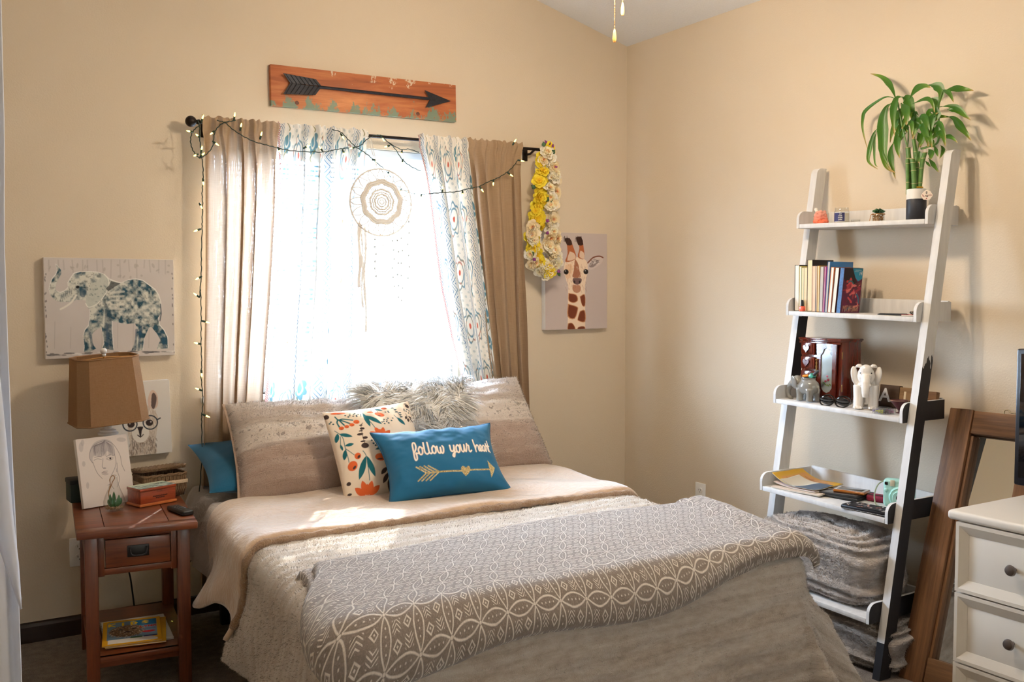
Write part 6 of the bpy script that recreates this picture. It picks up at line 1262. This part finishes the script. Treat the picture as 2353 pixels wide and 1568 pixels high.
# ---- tray 3
CH = wood('cherry_gloss', S(58, 14, 8), S(104, 34, 20), .12, 2, 8, .03, .6)
jb = thing('jewelry_box', 'glossy cherry wood jewelry box with heart drawers and etched glass door', 'jewelry box', (-.165, -1.535, surf(2, -1.53)), math.radians(-4))
JW, JD, JH = .215, .115, .255        # along y, along x, high
MB().box((0, 0, .006), (JD + .012, JW + .012, .012), .003).build('plinth', CH, jb); bj = MB(); bj.box((.004, 0, JH / 2), (JD - .008, JW, JH - .02), .002); bj.build('case', CH, jb); MB().box((0, 0, JH - .003), (JD + .014, JW + .016, .009), .004).box((0, 0, JH - .010), (JD + .006, JW + .008, .006), .002).build('top', CH, jb)
GLD = flat('antique_brass', S(176, 140, 84), .3, .9)
def heart(s, cy, cz, a, b_): return [(cy + s * .062 * 16 * math.sin(q) ** 3, cz + s * .062 * (13 * math.cos(q) - 5 * math.cos(2 * q) - 2 * math.cos(3 * q) - math.cos(4 * q))) for q in np.linspace(0, 2 * PI, 28, endpoint=False)]
FX = -JD / 2
for k in range(4):
    zc = JH - .044 - k * .058; d = MB().box((FX - .001, .062, zc), (.010, .074, .049), .002).build('drawer', CH, jb); MB().box((FX - .007, .064, zc), (.004, .062, .036), .0015).build('drawer_panel', CH, d)
    MB().prism(heart(.017, .064, zc + .001, 0, 0), FX - .014, FX - .009, 'x').build('heart_knob', CH, d)
for z_ in (.018, JH - .018): MB().box((FX - .002, 0, z_), (.012, JW, .008), .002).build('rail', CH, jb)
dj = bpy.data.objects.new('door', None); C.objects.link(dj); dj.parent = jb
arch = lambda k: [(-.042 + k * q_[0], .128 + k * q_[1]) for q_ in [(-.030, -.070), (-.018, -.085), (0, -.092), (.018, -.085), (.030, -.070), (.030, .060), (.020, .068), (.014, .084), (0, .092), (-.014, .084), (-.020, .068), (-.030, .060)]]
outer = [(-.094, .022), (.012, .022), (.012, .236), (-.094, .236)]; inn_ = arch(1.0); db = MB(); fr_ = [Vector((0, a_, b_)) for a_, b_ in inn_]; n_ = len(fr_)
ctr_ = Vector((0, -.042, .128)); out_ = []
for q_ in fr_:
    d = q_ - ctr_; tmx = min((.053 / abs(d.y)) if abs(d.y) > 1e-6 else 9, (.107 / abs(d.z)) if abs(d.z) > 1e-6 else 9); out_.append(ctr_ + d * tmx)
for xx in (FX - .008, FX - .002): db.v += [(xx, q_.y, q_.z) for q_ in fr_] + [(xx, q_.y, q_.z) for q_ in out_]
for i in range(n_):
    j = (i + 1) % n_; db.f += [(i, j, n_ + j, n_ + i), (2 * n_ + i, 3 * n_ + i, 3 * n_ + j, 2 * n_ + j), (i, 2 * n_ + i, 2 * n_ + j, j), (n_ + i, n_ + j, 3 * n_ + j, 3 * n_ + i)]
db.build('door_frame', CH, dj, smooth=False)
PGL = Mat('etched_glass'); gn_ = PGL.noise(PGL.coord('Object'), 60, 2); PGL.color(S(150, 160, 160)).set(rough=.08, spec=1.0, coat=.5); MB().prism(arch(1.02), FX - .004, FX - .003, 'x').build('glass_panel', PGL.m, dj, smooth=False)
fl_ = MB()
for a_, b_, r_ in ((-.05, .09, .007), (-.036, .084, .006), (-.045, .104, .006)): fl_.ball((FX - .0045, a_, b_), (.001, r_, r_ * .8), 8, 6)
fl_.build('etched_rose', flat('rose_print', S(150, 60, 80), .5), dj); fl_ = MB()
for a_, b_ in ((-.06, .072), (-.05, .068), (-.038, .07), (-.028, .076)): fl_.ball((FX - .0045, a_, b_), (.001, .006, .003), 8, 6, (.6, 0, 0))
fl_.build('etched_leaf', flat('leaf_print', S(96, 120, 50), .5), dj)
MB().tube([(FX - .012, .006, .10 + k * .008) for k in range(9)], [.003, .004, .0025, .004, .003, .0045, .003, .0042, .002], 8).ball((FX - .012, .006, .168), .005, 8, 6).build('pull', GLD, dj)
for z_ in (.06, .19): MB().box((FX + .010, -JW / 2 - .001, z_), (.004, .003, .028), .001).build('hinge', GLD, jb)
# grey elephant planter
GCER = flat('grey_glaze', S(132, 130, 124), .12, vary=.05, coat=.6)
ge = thing('elephant_planter', 'glossy grey ceramic elephant planter on the third tray', 'planter', (-.275, -1.492, surf(2, -1.49)), math.radians(-4)); mb = MB()
mb.ball((0, -.030, .060), (.036, .050, .036), 20, 14).ball((0, .030, .072), (.026, .030, .030), 16, 12)
for sx in (-1, 1):
    for yy2 in (-.055, -.002): mb.tube([(sx * .018, yy2, .050), (sx * .019, yy2, .022), (sx * .019, yy2, .002)], [.017, .013, .0145], 12)
    mb.ball((sx * .030, .020, .076), (.006, .022, .028), 14, 10, (0, sx * .25, .3 * sx))
mb.tube(bez([(0, .050, .072), (0, .070, .058), (0, .082, .034), (0, .078, .012), (0, .066, .006), (0, .058, .008)], 5), [.017, .016, .015, .014, .013, .0125, .012, .0115, .011, .0105, .010, .0098, .0095, .009, .009, .0088, .0085, .008, .008, .008, .0078, .0075, .0075, .007, .007, .007][:26], 12)
mb.tube(bez([(0, -.078, .07), (0, -.086, .055), (0, -.084, .035)], 4), .004, 8).lathe([(.026, .082), (.031, .098), (.029, .099), (.024, .085)], 20, c=(0, -.030, 0), cap=False)
mb.build('elephant', GCER, ge, angle=180, mods=[('REMESH', dict(mode='VOXEL', voxel_size=.0026)), ('SMOOTH', dict(factor=.6, iterations=5))])
MB().lathe([(.0005, .0975), (.027, .0975)], 20, c=(0, -.030, 0), cap=False).build('opening', flat('painted_hollow_dark', S(40, 38, 36), .9), ge)  # flat dark disc, shade of the hollow put in as colour
base_ = Vector((-.275, -1.492, surf(2, -1.49)))
t = thing('nail_polish', 'teal nail polish bottle with grey cap sticking out of the elephant planter', 'nail polish', base_ + Vector((0, -.040, .098)), rot=(.9, 0, 0)); MB().box((0, 0, .008), (.022, .022, .022), .005).build('bottle', flat('teal_polish', S(70, 150, 130), .25), t); MB().lathe([(.007, .018), (.006, .045), (.005, .047)], 14).build('cap', flat('grey_cap', S(58, 58, 62), .4), t)
t = thing('lip_balm', 'orange stick lying in the elephant planter opening', 'lip balm', base_ + Vector((-.012, -.010, .100)), rot=(1.4, 0, .3)); MB().lathe([(.006, 0), (.0065, .002), (.0065, .022), (.0055, .024)], 14).build('tube', flat('orange_plastic', S(224, 140, 40), .4), t); MB().lathe([(.0066, .014), (.0066, .016)], 14).build('band', flat('orange_band', S(190, 110, 30), .4), t)
# white elephant figurine
WCR = flat('white_glaze', S(236, 230, 222), .14, vary=.03, coat=.6)
we = thing('elephant_figurine', 'glossy white ceramic elephant figurine standing on the third tray', 'figurine', (-.225, -1.758, surf(2, -1.758)), math.radians(36)); mb = MB()
mb.ball((.020, 0, .088), (.052, .040, .050), 20, 14).ball((-.030, 0, .128), (.030, .032, .040), 18, 14).ball((-.040, 0, .150), (.020, .024, .022), 14, 10)
for sy in (-1, 1):
    mb.tube([(-.028, sy * .025, .09), (-.034, sy * .026, .05), (-.040, sy * .027, .012), (-.042, sy * .027, .002)], [.022, .019, .018, .021], 14); mb.tube([(.050, sy * .024, .09), (.052, sy * .026, .04), (.052, sy * .026, .002)], [.024, .019, .020], 14)
    mb.ball((-.010, sy * .042, .126), (.010, .016, .038), 14, 12, (sy * -.2, 0, sy * .6)).ball((-.012, sy * .026, .164), (.014, .013, .008), 10, 8); mb.tube(bez([(-.055, sy * .014, .105), (-.072, sy * .018, .092), (-.080, sy * .018, .098)], 3), [.006, .0055, .005, .0045, .004, .0035, .003], 8)
    for k in range(3): mb.ball((-.060, sy * .027 + (k - 1) * .011, .006), (.006, .0055, .006), 8, 6)
mb.tube(bez([(-.052, 0, .125), (-.072, 0, .100), (-.078, 0, .070), (-.074, 0, .050)], 5), [.020 - .0006 * k + .0007 * (k % 2) for k in range(16)], 14)
mb.build('elephant', WCR, we, angle=180, mods=[('REMESH', dict(mode='VOXEL', voxel_size=.0026)), ('SMOOTH', dict(factor=.5, iterations=3))])
for sy in (-1, 1): MB().ball((-.058, sy * .020, .140), .0028, 8, 6).build('eye', BLK, we)
# sunglasses
sgp = on_tray(2, 1915, 938, -.29); t = thing('sunglasses', 'black sunglasses lying folded in front of the jewelry box', 'sunglasses', sgp + Vector((.0, -.01, .0)), math.radians(8)); GB = flat('gloss_black', S(14, 14, 16), .12, coat=.5)
for sy in (-1, 1):
    ls = MB().ball((-.005, sy * .034, .020), (.006, .029, .021), 18, 10, (0, -.5, 0)).build('lens', GB, t); MB().tube([(-.006 + .010 * math.sin(a_), sy * .034 + .031 * math.cos(a_), .020 + .021 * math.sin(a_)) for a_ in np.linspace(0, 2 * PI, 26, endpoint=False)], .003, 6, closed=True).build('rim', GB, t); MB().tube(bez([(.006, sy * .066, .028), (.03, sy * .05, .012), (.055, sy * .0, .006), (.06, -sy * .03, .004)], 5), .003, 6).build('temple', GB, t)
MB().tube([(.0, -.006, .026), (.0, .006, .026)], .003, 6).build('bridge', GB, t)
# lettered wooden blocks
def block(label, ya, yb, h_, mat, glyph, gmat, x, sz=.052, dy=0, dz=0):
    t = thing('letter_block', label, 'wood block', (x, (ya + yb) / 2, surf(2, (ya + yb) / 2)), rot=(0, math.radians(8), 0), group='lettered blocks on the third tray'); MB().box((0, 0, h_ / 2), (.022, abs(yb - ya), h_), .002).build('block', mat, t)
    if glyph: text_mesh('letter', glyph, sz, gmat, t, (-.0118, dy, h_ / 2 + dz), (PI / 2, 0, -PI / 2), .0006, bold=.0012)
    return t
block('dark wooden block with a white letter A on the third tray', -1.738, -1.826, .086, wood('block_dark', S(52, 36, 26), S(96, 70, 50), .7, 1), 'A.', WPAPER, -.115, .074, .008)
block('light wooden block with a cream number 1 on the third tray', -1.829, -1.893, .084, wood('block_light', S(104, 76, 48), S(160, 126, 86), .7, 1), '1', flat('cream_paint', S(226, 208, 178), .7), -.117, .066, .006)
block('brown wooden block with a half hidden round character beside the shelf rail', -1.896, -1.985, .080, wood('block_mid', S(84, 54, 32), S(128, 90, 56), .7, 1), '2', flat('cream_paint', S(226, 208, 178), .7), -.116, .066, .0)
# compartment box
p = on_tray(2, 2031, 958, -.292); t = thing('bead_box', 'round clear compartment box of beads at the front of the third tray', 'box', p)
CLR = glassy('clear_plastic', (.93, .94, .95, 1), .1); MB().lathe([(.040, 0), (.041, .002), (.041, .020), (.039, .0215), (.0005, .0215)], 32, cap=False).build('case', CLR, t)
for k, c in enumerate((S(150, 140, 190), S(186, 186, 110), S(110, 96, 100), S(180, 120, 150), S(130, 160, 170), S(200, 190, 180))):
    a_ = k * PI / 3 + 2.2; bb = MB()
    for j in range(26): q_ = .012 + .022 * r2.random(); bb.ball((q_ * math.cos(a_ + r2.uniform(-.42, .42)), q_ * math.sin(a_ + r2.uniform(-.42, .42)), .004 + r2.uniform(0, .012)), .0028, 6, 4)
    bo = bb.build('beads', flat('beads_%d' % k, c, .3, nscale=300, vary=.4), t); bo['kind'] = 'stuff'; MB().box((.020 * math.cos(a_ + PI / 6), .020 * math.sin(a_ + PI / 6), .0105), (.038, .0012, .018), rot=(0, 0, a_ + PI / 6)).build('divider', CLR, t)
p = on_tray(2, 2068, 955, -.225); t = thing('goblet', 'burgundy cone shaped cup beside the shelf rail on the third tray', 'cup', p + Vector((0, .004, 0)))
MB().lathe([(.012, 0), (.012, .002), (.003, .004), (.003, .010), (.034, .048), (.033, .048), (.002, .011)], 24, cap=False).build('cone', flat('burgundy', S(72, 22, 26), .5), t); MB().lathe([(.034, .047), (.0345, .049), (.033, .049)], 24, cap=False).build('rim', flat('cup_rim', S(150, 120, 96), .5), t)
t = thing('black_cap', 'black fabric cap tucked against the right end of the third tray', 'cap', (-.17, -1.945, surf(2, -1.945))); MB().ball((0, 0, .016), (.045, .032, .048), 18, 10).build('crown', flat('black_felt', S(14, 14, 16), .95), t); MB().box((-.045, 0, .006), (.04, .05, .004), .002).build('brim', flat('black_felt', S(14, 14, 16), .95), t)
# ---- tray 4
z4 = surf(3, -1.5)
def curved_mag(label, c, rz, w_, d_, curl, mat, art=None, th=.003, seed=0):
    t = thing('magazine', label, 'magazine', c, rz, 'magazines on the fourth tray'); mb = MB()
    f = lambda u, v: ((u - .5) * w_, (v - .5) * d_, curl * max(0, (v - .45) / .55) ** 2 + .002 * math.sin(u * 5 + seed)); nu, nv = (60, 50); mb.grid(f, nu, nv)
    if art: U, V = np.meshgrid(np.linspace(0, 1, nu + 1), np.linspace(0, 1, nv + 1)); c_ = art.at(U.ravel(), V.ravel()); mb.cols = np.c_[c_, np.ones(len(c_))]
    mb.build('cover', mat, t, loc=(0, 0, th), angle=180, mods=[('SOLIDIFY', dict(thickness=.0008, offset=0))]); MB().grid(lambda u, v: tuple(Vector(f(u, v)) * 1.0), 12, 16).build('pages', PAGE, t, loc=(.001, -.001, th * .45), angle=180, mods=[('SOLIDIFY', dict(thickness=th * .7, offset=0))]); return t
A = Art(60, 60, S(206, 160, 40)); A.poly([(8, 8), (56, 8), (56, 52), (8, 52)], S(206, 150, 80))
for k in range(14): A.stroke([(r3.uniform(10, 54), r3.uniform(10, 50)), (r3.uniform(10, 54), r3.uniform(10, 50))], 1.5, S(150, 90, 44), .8)
curved_mag('cream magazine at the bottom of the curled stack on the fourth tray', (-.30, -1.535, z4), .15, .16, .22, .002, flat('mag_cream', S(214, 196, 180), .5, vary=.3, nscale=60), None, .005)
curved_mag('white and red magazine in the middle of the curled stack', (-.285, -1.52, z4 + .006), .08, .15, .20, .012, flat('mag_white_red', S(220, 200, 196), .4, vary=.35, nscale=90), None, .004, 1)
curved_mag('yellow map magazine with a curled corner on the fourth tray', (-.250, -1.500, z4 + .011), .1, .20, .20, .040, vcol('map_print', .4), A, .004, 2)
A = Art(50, 50, S(60, 84, 110)); A.poly([(0, 30), (50, 20), (50, 50), (0, 50)], S(206, 196, 176)); A.stroke([(0, 30), (50, 20)], 2, S(232, 228, 214))
curved_mag('blue and white magazine lying on top of the yellow one', (-.295, -1.535, z4 + .0165), .12, .13, .16, .020, vcol('blue_print', .4), A, .003, 3)
tb = thing('tablet', 'black tablet in a case lying on the fourth tray', 'tablet', (-.245, -1.66, surf(3, -1.66)), math.radians(12)); MB().box((0, 0, .006), (.15, .215, .011), .005, seg=3).box((0, 0, .014), (.146, .211, .005), .002).build('case', flat('case_black', S(18, 17, 18), .5), tb); MB().box((.0, .0, .0170), (.128, .190, .0008), .0003).build('screen', flat('screen_glass', S(44, 46, 50), .12, coat=.5), tb)
ph_ = thing('phone', 'small phone with an orange case lying on the tablet', 'phone', (-.232, -1.705, surf(3, -1.70) + .0185), math.radians(18)); MB().box((0, 0, .006), (.072, .125, .012), .005, seg=3).build('case', flat('amber_case', S(150, 84, 20), .25, coat=.5), ph_); MB().box((0, 0, .0125), (.066, .118, .0014), .0006).build('bezel', flat('phone_bezel', S(186, 184, 180), .3), ph_); MB().box((0, 0, .0134), (.056, .098, .0008), .0003).build('screen', flat('screen_glass', S(44, 46, 50), .12, coat=.5), ph_)
wl = thing('wallet', 'black printed wallet with white stitching at the front of the fourth tray', 'wallet', (-.36, -1.885, surf(3, -1.885)), math.radians(6)); MB().box((0, 0, .008), (.085, .185, .016), .005).build('body', flat('wallet_black', S(20, 20, 24), .4), wl)
A = Art(60, 110, S(28, 26, 30))
for k in range(34): x, y_ = r3.uniform(4, 56), r3.uniform(4, 106); A.stroke([(x, y_), (x + r3.uniform(-8, 8), y_ + r3.uniform(-4, 4))], r3.uniform(2, 4.5), r3.choice((S(206, 198, 194), S(200, 130, 110), S(150, 150, 154), S(226, 220, 214), S(60, 58, 62))), .9)
printed('printed_flap', A, .080, .180, PAINT, wl, loc=(0, 0, .0166), rot=(-PI / 2, 0, 0)); stc = MB()
for k in range(32): stc.box((-.0428, -.088 + k * .0057, .004), (.0006, .0032, .0012))
so_ = stc.build('stitching', WPAPER, wl); so_['kind'] = 'stuff'
MINT = flat('mint_plastic', S(164, 212, 200), .35, vary=.02)
ic_ = thing('instant_camera', 'mint green instant camera standing at the right end of the fourth tray', 'camera', (-.215, -1.905, surf(3, -1.905)), math.radians(-62)); bx_ = MB().box((0, .012, .054), (.112, .044, .106), .014, seg=4).build('body', MINT, ic_)
MB().lathe([(.042, -.012), (.041, 0), (.036, .010), (.035, .012), (.034, .010), (.026, .012), (.0255, .022), (.024, .024), (.015, .020)], 36, c=(.006, -.010, .041), rot=(PI / 2, 0, 0)).build('lens_barrel', MINT, ic_); MB().lathe([(.0005, .021), (.0125, .020), (.014, .018)], 24, c=(.006, -.010, .041), rot=(PI / 2, 0, 0)).build('lens', GB, ic_)
MB().box((-.022, -.0105, .092), (.017, .005, .024), .005).build('flash', flat('flash_glass', S(206, 196, 170), .15, coat=.5), ic_); MB().box((-.044, -.0105, .090), (.012, .004, .012), .002).build('viewfinder', GB, ic_); MB().ball((-.044, -.010, .064), (.008, .004, .008), 14, 8).build('shutter_button', MINT, ic_)
for z_ in (.087, .094): MB().ball((.004, -.0105, z_), .003, 8, 6).build('sensor_eye', GB, ic_)
text_mesh('lettering', 'instax', .0095, flat('grey_print', S(90, 110, 108), .6), ic_, (.030, -.0104, .094), (PI / 2, 0, 0), .0003); MB().ball((-.012, -.028, .046), .0035, 8, 6).build('selfie_dot', flat('copper_dot', S(190, 140, 110), .3, .7), ic_)
MB().tube(bez([(-.056, .01, .095), (-.075, .0, .080), (-.085, -.012, .045), (-.080, -.02, .012), (-.066, -.024, .003), (-.055, -.024, .003)], 6), .0025, 6).build('strap', flat('strap_olive', S(150, 160, 130), .8), ic_)
rp = thing('red_pouch', 'dark red pouch lying behind the phone next to the camera', 'pouch', (-.20, -1.80, surf(3, -1.80)), .3); MB().box((0, 0, .013), (.05, .075, .026), .010, seg=3).build('pouch', flat('crimson_cloth', S(126, 22, 52), .8), rp); MB().tube([(-.02, -.03, .027), (-.02, .03, .027)], .0015, 6).build('zip', BLK, rp)
# ---- plush blankets on and under the lowest tray
def m_plush(name, c1, c2):
    m = Mat(name); n = m.noise(m.coord('Object', (14, 14, 46)), 1.0, 4, .6, 1.2); n2 = m.noise(m.coord('Object'), 190, 3, .7); m.color(m.ramp(n * .75 + n2 * .3, [(.35, c1), (.68, c2)])).set(rough=.95, sheen=.6, spec=.1); m.bump(n * .8 + n2 * .4, 1.0, .02); return m.m
def plush_block(name, label, c, dims, mat, seed, k=.006):
    t = thing(name, label, 'blanket', c); mb = MB()
    def f(u, v):
        a_, b_ = u * 2 * PI, (v - .5) * PI; e = .45; sp = lambda q: math.copysign(abs(q) ** e, q)
        x, y, z = sp(math.cos(b_)) * sp(math.cos(a_)), sp(math.cos(b_)) * sp(math.sin(a_)), sp(math.sin(b_)); z_ = z + .18 * float(fbm(x * 1.5 + seed, y * 2, 3, 2)) - .09
        r_ = 1 + k * 12 * (float(fbm(a_ * 1.6, v * 5, 7 + int(seed), 3)) - .45) + k * 6 * math.sin(v * 60 + 2 * math.sin(a_ * 2))
        return (x * dims[0] / 2 * r_, y * dims[1] / 2 * r_, dims[2] / 2 + z_ * dims[2] / 2 * r_)
    mb.grid(f, 90, 60).build('folded_bulk', mat, t, angle=180); V = np.array(mb.v); mb.flip = 'out'
    fuzz(mb, 40000, .010, .0011, mat, t, 'plush_pile', (0, 0, -.5), .7, .4, 4); return t
plush_block('plush_blanket', 'grey ridged plush blanket bundled on the lowest tray of the ladder shelf', (-.335, -1.69, .225), (.27, .56, .265), m_plush('grey_plush', S(186, 170, 157), S(230, 216, 204)), 2)
plush_block('plush_blanket', 'beige plush blanket stuffed on the floor under the ladder shelf', (-.30, -1.76, .005), (.30, .58, .185), m_plush('beige_plush', S(172, 156, 142), S(222, 210, 198)), 5)

# ================================================================== leaning mirror
BARN, BARNH = wood('barn_wood', S(70, 42, 22), S(142, 98, 60), .65, 2, 6, .35), wood('barn_wood_cross', S(70, 44, 24), S(138, 98, 62), .65, 1, 6, .35)
my0, my1, ML = -2.035, -2.405, 1.0; la = math.atan2(.318, .95)
mr = thing('leaning_mirror', 'rustic wood framed mirror leaning on the wall behind the dresser', 'mirror', (-.380, my0, 0), rot=(0, la, math.radians(5))); MWd = my0 - my1
for y_ in (-.044, -MWd + .044): MB().box((.016, y_, ML / 2), (.032, .088, ML), .003).build('stile', BARN, mr)
for z_ in (.055, ML - .045): MB().box((.018, -MWd / 2, z_), (.026, MWd - .18, .085), .003).build('rail', BARNH, mr)
for y_ in (-.094, -MWd + .094): MB().box((.030, y_, ML / 2), (.030, .011, ML - .19), .001).build('inner_lip', BARN, mr)
MI = Mat('mirror_silver'); MI.color(S(226, 232, 234)).set(rough=.02, metal=1.0); MB().box((.044, -MWd / 2, ML / 2), (.004, MWd - .19, ML - .18)).build('glass', MI.m, mr, smooth=False); MB().box((.049, -MWd / 2, ML / 2), (.004, MWd - .04, ML - .04)).build('backing', flat('hardboard', S(96, 70, 48), .9), mr)
MB().tube(bez([(.02, -.190, ML - .004), (.02, -.190, ML + .012), (.02, -.205, ML + .014), (.02, -.215, ML + .006), (.02, -.265, ML + .006), (.02, -.275, ML + .014), (.02, -.290, ML + .012), (.02, -.290, ML - .004)], 4), .0028, 6).build('hanging_hook', flat('hook_steel', S(150, 138, 116), .35, .8), mr)

# ================================================================== dresser and television
DWT = flat('dresser_cream', S(214, 206, 194), .42, vary=.03, nscale=12); dx0, dx1, dy0, dy1, dz = -.705, -.20, -2.455, -3.42, .725
ds = thing('dresser', 'cream painted dresser with framed drawers at the right edge', 'dresser', ((dx0 + dx1) / 2, (dy0 + dy1) / 2, 0)); ox, oy = (dx0 + dx1) / 2, (dy0 + dy1) / 2; DW, DL = dx1 - dx0, dy0 - dy1
MB().box((.004, 0, dz - .0145), (DW + .04, DL + .04, .029), .011, seg=4).build('top', DWT, ds); MB().box((.008, 0, (dz - .029) / 2 + .03), (DW - .016, DL, dz - .029 - .06), .003).build('carcass', DWT, ds)
for sx in (-1, 1):
    for sy in (-1, 1): MB().box((sx * (DW / 2 - .03) + .004, sy * (DL / 2 - .03), .032), (.05, .05, .064), .004).build('foot', DWT, ds)
KNB = flat('pewter_knob', S(112, 104, 100), .35, .7)
zt = .693
for k in range(3):
    z1, z0 = zt - k * .213, zt - k * .213 - .208; zc = (z0 + z1) / 2; dd = MB().box((-DW / 2 + .006, 0, zc), (.016, DL - .02, z1 - z0), .002).build('drawer', DWT, ds); hw, hh = DL / 2 - .010, (z1 - z0) / 2; fx_ = -DW / 2 - .002
    def ring(i0, i1, x0, x1, name):
        o_ = [(-hw + i0, -hh + i0), (hw - i0, -hh + i0), (hw - i0, hh - i0), (-hw + i0, hh - i0)]; q_ = [(-hw + i1, -hh + i1), (hw - i1, -hh + i1), (hw - i1, hh - i1), (-hw + i1, hh - i1)]
        for s in range(4):
            j = (s + 1) % 4; mb = MB(); mb.add([(x0, o_[s][0], zc + o_[s][1]), (x0, o_[j][0], zc + o_[j][1]), (x1, q_[j][0], zc + q_[j][1]), (x1, q_[s][0], zc + q_[s][1]), (fx_ + .002, o_[s][0], zc + o_[s][1]), (fx_ + .002, o_[j][0], zc + o_[j][1]), (fx_ + .002, q_[j][0], zc + q_[j][1]), (fx_ + .002, q_[s][0], zc + q_[s][1])], [(0, 1, 2, 3), (4, 7, 6, 5), (0, 4, 5, 1), (1, 5, 6, 2), (2, 6, 7, 3), (3, 7, 4, 0)]); mb.build(name, DWT, dd, smooth=False)
    ring(.0, .010, fx_ - .012, fx_ - .012, 'frame_edge'); ring(.010, .036, fx_ - .012, fx_ - .001, 'frame_bevel')
    for sy in (1, -1): MB().lathe([(.006, 0), (.006, .012), (.014, .016), (.0165, .021), (.014, .027), (.007, .0295), (.0005, .030)], 20, c=(fx_ - .0, sy * (DL / 2 - .185), zc), rot=(0, -PI / 2, 0)).build('knob', KNB, dd)
tv = thing('television', 'black flat screen television standing on the dresser at the right edge', 'television', (-.355, -2.435, dz + .0005)); TVB = flat('tv_black', S(16, 16, 22), .3)
MB().box((0, -.36, .255), (.035, .72, .435), .006).build('bezel', TVB, tv); MB().box((-.0178, -.36, .260), (.002, .69, .395), .0005).build('screen', flat('tv_screen', S(8, 8, 12), .06, coat=.3), tv)
for yy2 in (-.10, -.62): MB().prism([(-.09, 0), (.09, 0), (.085, .006), (.02, .045), (.012, .06), (-.012, .06), (-.02, .04), (-.085, .006)], yy2 - .012, yy2 + .012, 'y').build('foot', TVB, tv, smooth=False)
